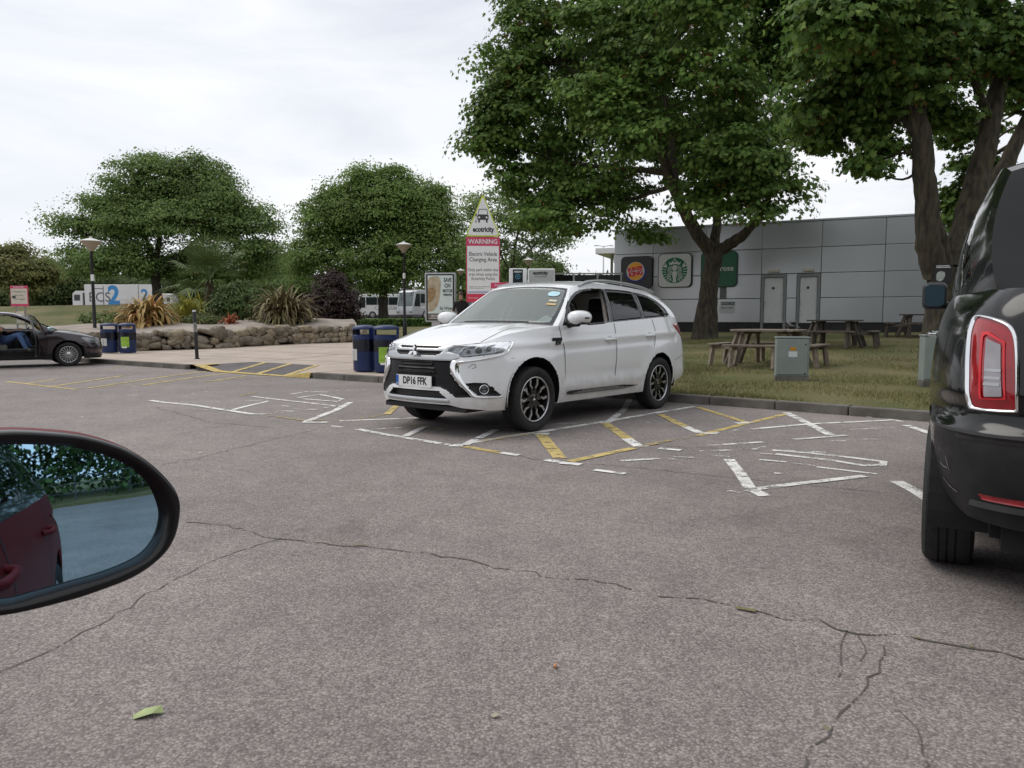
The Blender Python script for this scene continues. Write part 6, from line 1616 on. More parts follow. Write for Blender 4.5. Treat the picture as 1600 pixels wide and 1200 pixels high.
text('lettering', 'ecotricity', .21, M_KTXT, ST @ Matrix.Translation((.01, 3.855, 0)), tr, sx=.78, bold=.008)
carp = [(-.16, 4.14), (.16, 4.14), (.17, 4.27), (.13, 4.30), (-.13, 4.30), (-.17, 4.27)]
flat('car_pictogram', carp, M_TXG, ST, tr)
for s in (-1, 1): flat('car_pictogram', [(s * .09, 4.06), (s * .14, 4.06), (s * .14, 4.14), (s * .09, 4.14)], M_TXG, ST, tr); flat('car_pictogram', circ(.028, 12, s * .11, 4.21), M_SGW, ST @ Matrix.Translation((0, 0, .003)), tr)
for a, b in (((-.145, 4.30), (-.115, 4.45)), ((-.115, 4.45), (.115, 4.45)), ((.115, 4.45), (.145, 4.30))):
    d = Vector((b[0] - a[0], b[1] - a[1])).normalized(); nx, ny = -d.y * .009, d.x * .009; flat('car_pictogram', [(a[0] + nx, a[1] + ny), (b[0] + nx, b[1] + ny), (b[0] - nx, b[1] - ny), (a[0] - nx, a[1] - ny)], M_TXG, ST, tr)
flat('plug_pictogram', [(-.225, 4.24), (-.185, 4.24), (-.185, 4.32), (-.225, 4.32)], M_TXG, ST, tr); flat('plug_pictogram', [(-.211, 4.10), (-.199, 4.10), (-.199, 4.24), (-.211, 4.24)], M_TXG, ST, tr); flat('plug_pictogram', [(-.225, 4.06), (-.19, 4.06), (-.19, 4.11), (-.225, 4.11)], M_TXG, ST, tr)
for z in (3.62,): MB().box((0, .04, z - z0), (.10, .05, .10)).build('bracket', M_SATIN, sg_)

# second, smaller sign seen over the white SUV's roof and a slanting one at far left
def small_sign(x, y, w, zb, zt, rz, label, pale):
    z_ = gz(x, y); r = empty('parking_sign', (x, y, z_), rz, label, 'sign')
    MB().box((0, 0, (zb + zt) / 2 - z_), (w, .05, zt - zb)).build('board', M_PINK, r, bevel=.01)
    h = zt - zb; Mx = Matrix(((1, 0, 0, 0), (0, 0, -1, -.028), (0, 1, 0, -z_), (0, 0, 0, 1)))
    flat('panel', [(-w * .47, zb + h * .12), (w * .47, zb + h * .12), (w * .47, zt - h * .13), (-w * .47, zt - h * .13)], pale, Mx, r)
    Mt = Mx @ Matrix.Translation((0, 0, .003))
    for k, s in enumerate(('PARKING', 'Charging Area', 'Pay here', 'Terms apply')): text('lettering', s, w * (.13 if k else .15), M_TXG if k else M_WTXT, Mt @ Matrix.Translation((0, zt - h * (.065 if k == 0 else .1 + .18 * k), 0)), r)
    flat('badge', [(-w * .4, zb + h * .40), (-w * .2, zb + h * .40), (-w * .2, zb + h * .52), (-w * .4, zb + h * .52)], M_TXG, Mt, r)
    for s in (-.25, .25): MB().cyl((s * w, .05, 0), (s * w, .05, zb - z_ + .2), .03, n=8).build('post', M_SATIN, r, True)
    MB().box((0, 0, zb - .35 - z_), (w * .45, .05, .38)).build('lower_plate', pale, r)
    return r
small_sign(-.28, 21.0, .62, .95, 2.20, R(0), 'small pink topped sign seen through the SUV windscreen', M_SGW)
small_sign(-15.75, 24.2, .50, 1.60, 2.25, R(12), 'pink and cream parking sign above the dark car at far left', mat('sign_cream', (.62, .56, .46), .5, var=.05))

# rapid chargers behind the SUV
M_CHW = mat('charger_white', (.76, .77, .76), .4, var=.03)
def charger(x, y, w, h, label, black):
    r = empty('charging_post', (x, y, gz(x, y)), R(-3), label, 'charger', 'vehicle charging posts')
    MB().box((0, 0, h / 2), (w, .42, h)).build('cabinet', M_CHW, r, bevel=.02)
    Mx = Matrix(((1, 0, 0, 0), (0, 0, -1, -.213), (0, 1, 0, 0), (0, 0, 0, 1)))
    if black:
        flat('front_panel', [(-w * .28, .5), (w * .28, .5), (w * .28, h - .02), (-w * .28, h - .02)], mat('charger_black', (.01, .013, .016), .3, var=.1), Mx, r)
        Mt = Mx @ Matrix.Translation((0, 0, .003)); text('lettering', 'NISSAN', .045, M_WTXT, Mt @ Matrix.Translation((0, h - .07, 0)), r, bold=.002)
        A = circ(.052, 20, 0, h - .165); B = circ(.042, 20, 0, h - .165); V = [Mt @ Vector((*p, 0)) for p in A + B]; mesh('logo_ring', V, [(i, (i + 1) % 20, 20 + (i + 1) % 20, 20 + i) for i in range(20)], mat('logo_cyan', (.10, .40, .55), .5, var=.05), r)
        flat('logo_bolt', [(-.01, h - .20), (.02, h - .155), (.0, h - .155), (.012, h - .125), (-.018, h - .17), (.0, h - .17)], MATS['logo_cyan'], Mt, r)
    else:
        flat('front_panel', [(-w * .46, .8), (w * .46, .8), (w * .46, h - .03), (-w * .46, h - .03)], mat('charger_grey', (.44, .45, .45), .4, var=.04), Mx, r)
        Mt = Mx @ Matrix.Translation((0, 0, .003)); text('lettering', 'ecotricity', .095, M_KTXT, Mt @ Matrix.Translation((-.02, h - .09, 0)), r, sx=.8, bold=.004); text('lettering', 'electric highway', .04, M_TXG, Mt @ Matrix.Translation((-.02, h - .16, 0)), r, sx=.9)
        flat('screen', rrect(.24, .2, .01, 2, 0, 1.5), M_LGLASS, Mt, r)
    MB().tube([(w * .3, -.22, 1.3), (w * .42, -.30, .9), (w * .35, -.27, .45), (w * .2, -.24, .7)], .018, 6).build('cable', M_BLK, r, True)
charger(.13, 15.6, .36, 2.09, 'slim charging post with black face and cyan logo, left of the pair', True)
charger(.60, 15.4, .54, 2.07, 'white charging post lettered ecotricity, right of the pair', False)

# poster board
def ad_board():
    x, y = -2.45, 26.0; z_ = gz(x, y); r = empty('poster_board', (x, y, z_), R(-3), 'grey framed advertising poster board on a pale foot', 'poster board')
    Mx = Matrix(((1, 0, 0, 0), (0, 0, -1, -.10), (0, 1, 0, -z_), (0, 0, 0, 1)))
    zb, zt = 1.10, 2.77; c = (zb + zt) / 2
    MB().prism(rrect(1.06, zt - zb, .05, 4, 0, c), .22, Mx @ Matrix.Translation((0, 0, -.22))).build('frame', M_SATIN, r, bevel=.015)
    flat('border', rrect(.96, zt - zb - .09, .03, 3, 0, c), M_KTXT, Mx @ Matrix.Translation((0, 0, .004)), r)
    pf = Mx @ Matrix.Translation((0, 0, .007)); w = .43
    flat('poster', [(-w, zb + .29), (w, zb + .29), (w, zt - .09), (-w, zt - .09)], mat('poster_paper', (.62, .71, .68), .4, var=.04), pf, r)
    flat('poster_foot', [(-w, zb + .085), (w, zb + .085), (w, zb + .29), (-w, zb + .29)], mat('poster_brown', (.16, .14, .115), .4, var=.08), pf, r)
    p2 = Mx @ Matrix.Translation((0, 0, .010))
    mc = mat('poster_cream', (.50, .44, .33), .4, col2=(.36, .28, .17), vscale=6, detail=8); mb_ = mat('poster_tan', (.32, .21, .10), .4, var=.35, vscale=9, detail=8)
    flat('poster_shape', smooth_poly([(-w + .005, 1.45), (-.20, 1.50), (-.06, 1.75), (.0, 2.1), (.02, 2.4), (-.02, 2.60), (-.16, 2.66), (-.34, 2.62), (-w + .005, 2.5)], 4, (0, 8)), mc, p2, r)
    flat('poster_shape', smooth_poly([(-w + .006, 1.75), (-.28, 1.80), (-.16, 2.05), (-.15, 2.2), (-.22, 2.26), (-w + .006, 2.24)], 4, (0, 5)), mb_, p2 @ Matrix.Translation((0, 0, .002)), r)
    mt_ = mat('poster_text', (.07, .085, .09), .5, var=.1)
    for s, z, sz, sx in (('SAVE', 2.52, .19, .62), ('ON', 2.33, .20, .66), ('MOTOR', 2.15, .145, .62), ('INSURANCE', 2.02, .085, .62)): text('lettering', s, sz, mt_, p2 @ Matrix.Translation((.255, z, .002)), r, sx=sx, bold=.006)
    text('lettering', 'Be Wiser', .145, mt_, p2 @ Matrix.Translation((.20, 1.56, .002)), r, sx=.8, bold=.002); text('lettering', 'INSURANCE SERVICES', .035, mt_, p2 @ Matrix.Translation((.22, 1.46, .002)), r)
    text('lettering', '0800 093 5892', .10, M_WTXT, p2 @ Matrix.Translation((-.10, 1.30, .002)), r, sx=.75); flat('poster_rule', [(-.38, 1.215), (.15, 1.215), (.15, 1.23), (-.38, 1.23)], M_WTXT, p2, r); flat('poster_patch', [(.24, 1.21), (.36, 1.21), (.36, 1.36), (.24, 1.36)], mat('poster_pale', (.48, .42, .36), .5, var=.1), p2, r)
    MB().box((0, 0, (zb - z_) / 2), (.62, .16, zb - z_)).build('foot', mat('poster_foot_grey', (.42, .42, .42), .6, var=.05), r, bevel=.01)
ad_board()

# dark screen fence left of the building
fc = empty('screen_fence', (2.8, 30, gz(2.8, 30)), R(-2), 'dark panelled screen fence between the chargers and the building', 'fence')
for k in range(4):
    x = -1.28 + .93 * k; MB().box((x, 0, 1.22), (.06, .06, 2.5)).build('post', M_SATIN, fc)
    if k < 3: MB().box((x + .465, 0, 1.3), (.86, .03, 2.2)).build('panel', M_BLKG if k < 1 else mat('screen_dark', (.03, .032, .035), .25, var=.3), fc)
MB().box((.12, 0, 2.45), (2.9, .07, .05)).build('rail', M_SATIN, fc)
# flat canopy and tall lighting column far behind
cp = empty('entrance_canopy', (7.05, 48, gz(7.05, 48)), R(-20), 'flat white canopy edge showing left of the grey building', 'canopy')
MB().box((0, 0, 4.2), (2.2, 6, .35)).build('roof', M_CHW, cp, bevel=.03); MB().box((.5, 0, 3.75), (1.2, 5, .5)).build('fascia', M_PANEL, cp, bevel=.02)
for s in (-.2, .8): MB().cyl((s, -2.5, 0), (s, -2.5, 4.0), .08, n=10).build('column', M_SATIN, cp, True)
lc = empty('lighting_column', (9.15, 76, gz(9, 76)), 0, 'tall thin double armed lighting column beyond the canopy', 'lamp post')
MB().lathe([(.10, 0), (.06, 7.2), (0, 7.25)], 10).build('pole', M_SATIN, lc, True)
for s in (-1, 1): a = MB().tube([(0, 0, 7.1), (s * .45, 0, 7.2), (s * .6, 0, 7.2)], .035, 6).build('arm', M_SATIN, lc, True); MB().box((s * .75, 0, 7.2), (.4, .2, .08)).build('lamp_head', M_SATIN, a)
lc2 = empty('lighting_column', (-41.6, 60, gz(-41.6, 60)), 0, 'lighting column whose arm shows at the left edge of the sky', 'lamp post')
MB().lathe([(.10, 0), (.06, 6.9), (0, 6.95)], 10).build('pole', M_SATIN, lc2, True)
a = MB().tube([(0, 0, 6.8), (.6, 0, 6.9), (.9, 0, 6.9)], .035, 6).build('arm', M_SATIN, lc2, True); MB().box((1.05, 0, 6.9), (.5, .2, .08)).build('lamp_head', M_SATIN, a)
M_RAIL = mat('weathered_rail', (.10, .105, .11), .6, metal=.3, var=.2)
# railing on the verge behind the camera
rl = empty('railing', VP(16.3, 0, 0), math.atan2(VR.y, VR.x), 'pale metal railing on the verge, reflected in the door mirror', 'railing')
for k in range(-10, 11): MB().cyl((k * 2.0, 0, .1), (k * 2.0, 0, 1.15), .025, n=8).build('post', M_RAIL, rl)
for z in (.45, .8, 1.12): MB().tube([(-20, 0, z), (20, 0, z)], .015, 8).build('rail', M_RAIL, rl)
# litter
o = mesh('green_wrapper', [(0, 0, .004), (.05, .012, .016), (.075, .035, .006), (.06, .055, .02), (.012, .05, .012), (-.012, .025, .004)], [(0, 1, 4, 5), (1, 2, 3, 4)], mat('wrapper_green', (.30, .36, .15), .5, var=.2, vscale=30)); o.location = (-1.123, 2.135, .0); tag(o, 'crumpled pale green wrapper lying on the asphalt at lower left', 'litter')
o = MB().cyl((0, 0, .006), (.006, .022, .006), .005, n=8).build('cigarette_end', mat('butt_orange', (.55, .25, .12), .7, var=.2)); o.location = (0.144, 2.462, .002); tag(o, 'orange cigarette end lying on the asphalt', 'litter')
o = mesh('dry_leaf', [(0, 0, .004), (.014, .006, .008), (.02, .02, .005), (.006, .016, .01), (-.006, .02, .004), (-.008, .006, .007)], [(0, 1, 3, 5), (1, 2, 3), (3, 4, 5)], mat('dry_leaf_tan', (.40, .36, .27), .7, var=.2)); o.location = (-0.055, 2.142, .002); tag(o, 'small pale dry leaf lying on the asphalt', 'leaf')

# small black notice fixed to the leaning maple
nt_ = empty('tree_notice', (8.24, 14.50, 2.05), R(-25), 'small black notice with pale print fixed to the leaning maple trunk', 'notice')
MB().box((0, 0, 0), (.30, .02, .36)).build('plate', M_KTXT, nt_, bevel=.004)
Mx = Matrix(((1, 0, 0, 0), (0, 0, -1, -.0125), (0, 1, 0, 0), (0, 0, 0, 1)))
for (x0, x1, z0_, z1_) in ((-.12, .10, .145, .158), (-.12, .12, .118, .128)): flat('print_line', [(x0, z0_), (x1, z0_), (x1, z1_), (x0, z1_)], M_WTXT, Mx, nt_)
flat('print_shape', smooth_poly([(-.10, -.12), (-.02, -.13), (.03, -.05), (.02, .03), (-.05, .05), (-.11, .0)], 3), mat('notice_pale', (.36, .38, .36), .6, var=.3, vscale=30), Mx, nt_)
# ------------------------------------------------------------------ stone wall and planting bed
WX = [(-20.5, 22.9), (-17.0, 23.7), (-13.63, 24.64), (-12.49, 24.96), (-11.58, 25.2), (-10.84, 25.48), (-10.09, 25.78), (-9.28, 26.62), (-8.2, 27.46), (-7.13, 27.94), (-5.77, 28.2)]
WC = cr(WX, 12); WLn = np.r_[0, np.cumsum(np.hypot(*np.diff(WC, axis=0).T))]
def wpt(s): return np.interp(s, WLn, WC[:, 0]), np.interp(s, WLn, WC[:, 1])
def wdir(s): a = np.array(wpt(s - .1)); b = np.array(wpt(s + .1)); return math.atan2(b[1] - a[1], b[0] - a[0])
M_STONE = [mat('stone_a', (.235, .195, .14), .9, var=.3, vscale=3.5, bump=.5, bscale=9, detail=8), mat('stone_b', (.165, .14, .105), .9, var=.3, vscale=3.5, bump=.5, bscale=9, detail=8), mat('stone_c', (.285, .235, .165), .9, var=.28, vscale=3.5, bump=.5, bscale=9, detail=8), mat('stone_d', (.21, .18, .14), .9, var=.3, vscale=3.5, bump=.5, bscale=9, detail=8)]
def stone_mesh(k):
    bm = bmesh.new(); bmesh.ops.create_cube(bm, size=1.0); bmesh.ops.subdivide_edges(bm, edges=bm.edges[:], cuts=2, use_grid_fill=True)
    rg = np.random.default_rng(40 + k)
    for v in bm.verts:
        l = v.co.length; t = .5 / max(abs(v.co.x), abs(v.co.y), abs(v.co.z))
        v.co = v.co * (1 - .20 * (l - .5) / .37) + Vector(rg.normal(0, .062, 3))
    me = bpy.data.meshes.new('stone'); bm.to_mesh(me); bm.free(); me.materials.append(M_STONE[k % 4]); me.polygons.foreach_set('use_smooth', [True] * len(me.polygons)); return me
SM = [stone_mesh(k) for k in range(12)]
sw = empty('stone_wall', (0, 0, 0), 0, 'low dry stone retaining wall of rough brown boulders round the planting bed', 'wall')
s = 3.0
rows = ((.0, .22), (.17, .25), (.40, .21), (.30, .3))
for (zb, hh) in rows:
    s = 2.5 + random.uniform(0, .3)
    while s < WLn[-1] - .1:
        w = random.choice((.18, .24, .3, .38, .48, .62)) * random.uniform(.85, 1.15)
        if hh == .3 and random.random() < .55: s += w; continue
        x, y = wpt(s + w / 2); a = wdir(s + w / 2)
        o = bpy.data.objects.new('stone', SM[random.randrange(12)]); link(o, sw)
        h2 = hh * random.uniform(.75, 1.6)
        off = (.10 * zb / .45) + random.uniform(-.05, .05)
        o.location = (x - math.sin(a) * off, y + math.cos(a) * off, gz(x, y) + zb + hh / 2 + random.uniform(-.06, .06)); o.scale = (w * 1.08, random.uniform(.34, .5), h2); o.rotation_euler = (random.uniform(-.2, .2), random.uniform(-.32, .32), a + random.uniform(-.25, .25))
        s += w
# soil and gravel mound behind the wall
M_GRAVEL = mat('bed_gravel', (.30, .26, .225), .95, var=.22, vscale=1.2, bump=.8, bscale=30, detail=10)
ss = np.linspace(.5, WLn[-1] + .05, 40); bs = np.array([.12, .5, 1.2, 2.4, 4, 6, 8.5]); hb = np.array([.55, .62, .72, .82, .85, .80, .2])
V = []
for s_ in ss:
    x, y = wpt(s_); 
    for b, h in zip(bs, hb):
        bx, by = x - .25 * b - .0, y + .97 * b
        V.append((bx, by, gz(x, y) + h + .04 * math.sin(bx * 2.1 + by) - .0 + (gz(bx, by) - gz(x, y)) * .5))
nb = len(bs)
o = mesh('planting_bed', V, [(i * nb + j, (i + 1) * nb + j, (i + 1) * nb + j + 1, i * nb + j + 1) for i in range(len(ss) - 1) for j in range(nb - 1)], M_GRAVEL, smooth=True); tag(o, 'pale gravel mound of the planting bed behind the stone wall', kind='structure')
def bed_z(x, y): # rough height of the mound at a point
    d = np.hypot(WC[:, 0] - x, WC[:, 1] - y).min(); return gz(x, y) + float(np.interp(d, bs, hb)) - .05

def strap_plant(name, x, y, n, L_, w, cols, label, cat='plant', droop=1.0, z=None, spread=1.0):
    z = bed_z(x, y) if z is None else z
    cols = [tuple(v * .56 for v in q[:3]) + (1,) for q in cols]
    rg = np.random.default_rng(int(abs(x * 100)) + n)
    V = []; F = []
    K = 7
    for i in range(n):
        az = rg.uniform(0, 2 * math.pi); el = R(rg.uniform(18, 88)); l = L_ * rg.uniform(.55, 1.1); ww = w * rg.uniform(.7, 1.3)
        d = np.array([math.cos(az) * spread, math.sin(az) * spread]); p = np.array([rg.normal(0, .10 * L_), rg.normal(0, .10 * L_), rg.uniform(-.05, .1)]); e = el; b = len(V)
        bend = rg.uniform(.15, .55) * droop * (1 if rg.random() > .25 else 2.0)
        for k in range(K):
            t = k / (K - 1); wd = ww * (1 - t ** 2.2) * (.6 + .8 * min(1, t * 4)) * .5 + .002
            sx, sy = -d[1] * wd, d[0] * wd
            V += [(p[0] + sx, p[1] + sy, p[2] + .3 * wd), (p[0], p[1], p[2]), (p[0] - sx, p[1] - sy, p[2] + .3 * wd)]
            st_ = l / (K - 1); p = p + np.array([d[0] * math.cos(e), d[1] * math.cos(e), math.sin(e)]) * st_; e -= bend * (.4 + 1.2 * t)
        for k in range(K - 1):
            q = b + 3 * k; F += [(q, q + 1, q + 4, q + 3), (q + 1, q + 2, q + 5, q + 4)]
    r = empty(name, (x, y, z), 0, label, cat)
    o = fastmesh('leaves', np.array(V), np.array(F), leaf_mat(name + '_leaf_' + str(n), cols, .15, .2), r); tag(o, kind='stuff')
    return r
C = lambda *a: (*a, 1)
strap_plant('flax_plant', -13.2, 27.4, 420, 1.5, .11, [C(.30, .15, .075), C(.36, .22, .11), C(.20, .15, .06), C(.42, .28, .16), C(.13, .12, .045)], 'orange tan drooping flax clump behind the left blue bins', droop=1.25)
strap_plant('flax_plant', -8.85, 29.4, 620, 1.85, .085, [C(.10, .082, .05), C(.17, .14, .085), C(.06, .05, .035), C(.22, .19, .11), C(.09, .06, .045)], 'large brown shaggy flax clump above the stone wall', droop=1.2)
strap_plant('flax_plant', -12.9, 30.2, 170, 1.4, .07, [C(.22, .20, .045), C(.16, .17, .04), C(.27, .24, .07)], 'yellow green flax behind the orange clump', droop=.7)
strap_plant('flax_plant', -14.4, 33.5, 110, 1.9, .07, [C(.20, .19, .06), C(.13, .15, .045), C(.24, .21, .08)], 'tall upright yellow flax in front of the lorry', droop=.5, spread=.6)
strap_plant('cordyline', -10.5, 28.1, 60, .60, .045, [C(.26, .075, .045), C(.34, .11, .07), C(.17, .05, .03)], 'small spiky red cordyline on the gravel bed', droop=.7)

def leaf_cloud(blobs, n, size, rg, shape='quad', flat_=.5, clump=.35, per=40, shell=.35, up=.4, drop=0.0):
    """leaves gathered in clumps through ellipsoids (c, r); returns V, F"""
    vol = np.array([b[1][0] * b[1][1] * b[1][2] for b in blobs]) ** .66; pr = vol / vol.sum()
    nc = max(1, n // per); which = rg.choice(len(blobs), nc, p=pr)
    d = rg.normal(size=(nc, 3)); d /= np.linalg.norm(d, axis=1)[:, None]
    rad = shell + (1 - shell) * rg.random(nc) ** .55
    c0 = np.array([b[0] for b in blobs])[which]; r0 = np.array([b[1] for b in blobs])[which]
    CC = c0 + d * rad[:, None] * r0
    k = per; P_ = np.repeat(CC, k, 0); out = np.repeat(d, k, 0)
    e = rg.normal(size=(len(P_), 3)); e /= np.linalg.norm(e, axis=1)[:, None]; e[:, 2] = np.where(e[:, 2] < -.2, -e[:, 2] * .6, e[:, 2])
    off = e * (rg.random(len(P_)) ** .45)[:, None] * 1.65 * clump * np.array([1, 1, flat_]); cs = np.repeat(rg.uniform(.4, 1.0, nc) ** 1.0 + .75 * rg.random(nc) ** 2.5, k)[:, None]
    P_ = P_ + off * cs
    P_[:, 2] -= (.35 + drop) * (off[:, 0] ** 2 + off[:, 1] ** 2) / clump * .35
    N_ = e * .8 + out * .35 + rg.normal(size=P_.shape) * .45 + np.array([0, 0, up]); N_ /= np.linalg.norm(N_, axis=1)[:, None]
    A = np.cross(N_, rg.normal(size=P_.shape)); A /= np.linalg.norm(A, axis=1)[:, None] + 1e-9; B = np.cross(N_, A)
    sz = size * rg.uniform(.65, 1.3, len(P_))[:, None]
    if shape == 'maple':    # five pointed lobes folded on the midrib
        pts = [(-.08, -.5, 0), (-.5, -.28, .06), (-.30, -.05, .0), (-.56, .22, .09), (-.2, .22, .02), (0, .62, -.05), (.2, .22, .02), (.56, .22, .09), (.30, -.05, 0), (.5, -.28, .06), (.08, -.5, 0)]
        V = np.concatenate([(P_ + A * sz * a + B * sz * b + N_ * sz * c)[:, None] for a, b, c in pts], 1).reshape(-1, 3)
        T_ = np.array([(0, 1, 2), (2, 3, 4), (4, 5, 6), (6, 7, 8), (8, 9, 10), (0, 2, 8), (2, 4, 6)])
        T_ = np.vstack([T_[:5], [(0, 2, 8), (0, 8, 10), (2, 4, 6), (2, 6, 8)]]) if False else np.array([(10, 1, 2), (2, 3, 4), (4, 5, 6), (6, 7, 8), (8, 9, 10), (10, 2, 8), (2, 5, 8)])
        F = (np.arange(len(P_))[:, None, None] * 11 + T_[None]).reshape(-1, 3)
    else:
        pts = [(0, -.55, 0), (.36, 0, .08), (0, .55, -.04), (-.36, 0, .08)]
        V = np.concatenate([(P_ + A * sz * a + B * sz * b + N_ * sz * c)[:, None] for a, b, c in pts], 1).reshape(-1, 3)
        T_ = np.array([(0, 1, 2), (0, 2, 3)]); F = (np.arange(len(P_))[:, None, None] * 4 + T_[None]).reshape(-1, 3)
    return V, F, CC

M_BARK = mat('bark', (.075, .064, .050), .95, col2=(.026, .022, .018), vscale=16, bump=1.0, bscale=22, detail=9, stretch=.22)
M_BARKL = mat('mossy_bark', (.088, .074, .048), .95, col2=(.024, .021, .017), vscale=13, bump=1.0, bscale=22, detail=10, stretch=.22)
def bush(name, x, y, z, blobs, n, size, cols, label, clump=.18, per=30, cat='bush', shape='quad', stems=5, flat_=.8, seed=3, shell=.4):
    rg = np.random.default_rng(seed); r = empty(name, (x, y, z), 0, label, cat)
    V, F, CC = leaf_cloud(blobs, n, size, rg, shape, flat_, clump, per, shell)
    o = fastmesh('foliage', V, F, leaf_mat(name + '_leaf%d' % seed, cols, .2, .3), r); tag(o, kind='stuff')
    b = MB()
    for k in range(stems):
        c = CC[rg.integers(len(CC))]; b.tube([(rg.normal(0, .08), rg.normal(0, .08), -.1), (c[0] * .4, c[1] * .4, c[2] * .5), tuple(c)], [.04, .025, .01], 5)
    tag(b.build('stems', M_BARK, r), kind='stuff')
    return r
bush('shrub', -11.2, 31.0, bed_z(-11.2, 31), [((0, 0, .75), (1.0, .9, .8)), ((-.5, 0, .5), (.7, .7, .55)), ((.5, -.2, .5), (.65, .6, .5))], 9000, .09, [C(.032, .050, .02), C(.045, .066, .025), C(.022, .036, .015)], 'rounded mid green shrub between the palm and the brown flax', seed=5)
bush('purple_shrub', -8.3, 34.5, gz(-8.3, 34.5) + .45, [((0, 0, 1.1), (1.25, 1.1, 1.25)), ((.6, 0, .8), (.9, .8, .9)), ((-.6, 0, .7), (.8, .8, .8)), ((.1, 0, 2.0), (.5, .5, .5))], 15000, .10, [C(.022, .013, .017), C(.035, .020, .026), C(.015, .011, .013), C(.03, .024, .02)], 'dark purple smoke bush at the right end of the bed', seed=6, clump=.22)
bush('ground_shrub', -11.6, 28.3, bed_z(-11.6, 28.3) - .1, [((0, 0, .2), (.7, .5, .25))], 2500, .07, [C(.04, .052, .022), C(.062, .070, .03), C(.028, .038, .016)], 'low green mat plant between the orange flax and the bollard', seed=8, clump=.12)
bush('ground_shrub', -16.0, 29.5, gz(-16, 29.5) + .4, [((0, 0, .4), (1.0, .7, .5))], 4000, .08, [C(.045, .065, .022), C(.06, .08, .028), C(.032, .046, .016)], 'bright green shrub behind the lamp post at left', seed=9, clump=.15)

# fan palm
def palm():
    x, y = -13.3, 33.2; z = bed_z(x, y) - .35; r = empty('fan_palm', (x, y, z), 0, 'dark green fan palm with shaggy trunk left of the shrubs', 'palm'); rg = np.random.default_rng(12)
    MB().tube([(0, 0, -.2), (.03, 0, .6), (0, .02, 1.4), (.02, 0, 1.9)], [.16, .17, .16, .12], 10).build('trunk', mat('palm_fibre', (.06, .045, .03), .95, var=.4, vscale=12, bump=1, bscale=30), r, True)
    r.scale = (1.25, 1.25, 1.25)
    for k in range(56):
        az = rg.uniform(0, 2 * math.pi); el = R(rg.uniform(-50, 75)); l = rg.uniform(.75, 1.15); zz = rg.uniform(1.35, 1.95) * 1.15
        d = np.array([math.cos(az) * math.cos(el), math.sin(az) * math.cos(el), math.sin(el)]); a = np.array([0, 0, zz]); h = a + d * l; h[2] -= .10
        side_ = np.cross(d, [0, 0, 1]); side_ /= np.linalg.norm(side_); upv = np.cross(side_, d)
        V = [tuple(a + side_ * .012), tuple(a - side_ * .012), tuple(h - side_ * .008), tuple(h + side_ * .008)]; F = [(0, 1, 2, 3)]
        m_ = 18
        for q in range(m_):
            w = R(-105 + 210 * q / (m_ - 1)); dd = d * math.cos(w) + side_ * math.sin(w) + upv * .12; ll = .75 * (1 - .25 * abs(w) / 1.8) * rg.uniform(.9, 1.1)
            pr_ = np.cross(dd, upv); pr_ /= np.linalg.norm(pr_) + 1e-9; b = len(V); tip = h + dd * ll; tip[2] -= .22 * ll * rg.uniform(.5, 1.4); md = h + dd * ll * .55
            V += [tuple(h), tuple(md + pr_ * .024), tuple(tip), tuple(md - pr_ * .024)]; F += [(b, b + 1, b + 2, b + 3)]
        fastmesh('palm_leaf', np.array(V), np.array(F), leaf_mat('palm_leaf', [C(.040, .066, .026), C(.058, .086, .034), C(.028, .046, .02), C(.085, .092, .042)], .12, .3), r)
palm()

def hedge(name, pts, w, h, n, label, seed):
    rg = np.random.default_rng(seed); P_ = cr(pts, 10); r = empty(name, (P_[0][0], P_[0][1], gz(*P_[0])), 0, label, 'hedge')
    L_ = np.r_[0, np.cumsum(np.hypot(*np.diff(P_, axis=0).T))]; u = rg.random(n) * L_[-1]
    x = np.interp(u, L_, P_[:, 0]); y = np.interp(u, L_, P_[:, 1]); side_ = rg.choice([-1, 1, 0, 0], n); v = np.where(side_ == 0, rg.uniform(-1, 1, n), side_ * rg.uniform(.8, 1, n)) * w / 2
    zz = np.where(side_ == 0, h * rg.uniform(.88, 1.05, n), h * rg.random(n))
    Q = np.stack([x, y + v, ground_z(x, y) + zz], 1) - np.array(r.location); A = rg.normal(size=(n, 3)); A /= np.linalg.norm(A, axis=1)[:, None]; B = np.cross(A, rg.normal(size=(n, 3))); B /= np.linalg.norm(B, axis=1)[:, None]; s_ = .06 * w / .6
    V = np.concatenate([(Q + A * s_ * a + B * s_ * b)[:, None] for a, b in ((0, -1), (.7, 0), (0, 1), (-.7, 0))], 1).reshape(-1, 3); F = np.arange(4 * n).reshape(-1, 4)
    o = fastmesh('foliage', V, F, leaf_mat('hedge_leaf', [C(.035, .065, .02), C(.055, .09, .028), C(.025, .045, .015)], .15, .25), r); tag(o, kind='stuff')
    k = len(P_); 
    b = MB()
    A_ = [(px_ - r.location.x, py_ - w * .42 - r.location.y, gz(px_, py_) - r.location.z) for px_, py_ in P_]; B_ = [(a_, b_, c_ + h * .9) for a_, b_, c_ in A_]; C_ = [(a_, b_ + w * .84, c_) for a_, b_, c_ in B_]; D_ = [(a_, b_ + w * .84, c_) for a_, b_, c_ in A_]
    b.strip(A_, B_).strip(B_, C_).strip(C_, D_); b.build('twig_core', mat('hedge_core', (.018, .024, .010), .95, var=.3), r)
hedge('low_hedge', [(-13.5, 46.5), (-8, 45.5), (-2, 44.5), (4, 43.5)], .9, .42, 9000, 'low clipped hedge across the lawn below the round tree', 21)
hedge('low_hedge', [(-23, 30.5), (-19, 30.0), (-15.8, 29.6)], .7, .50, 5000, 'short clipped hedge behind the dark car and left lamp post', 22)

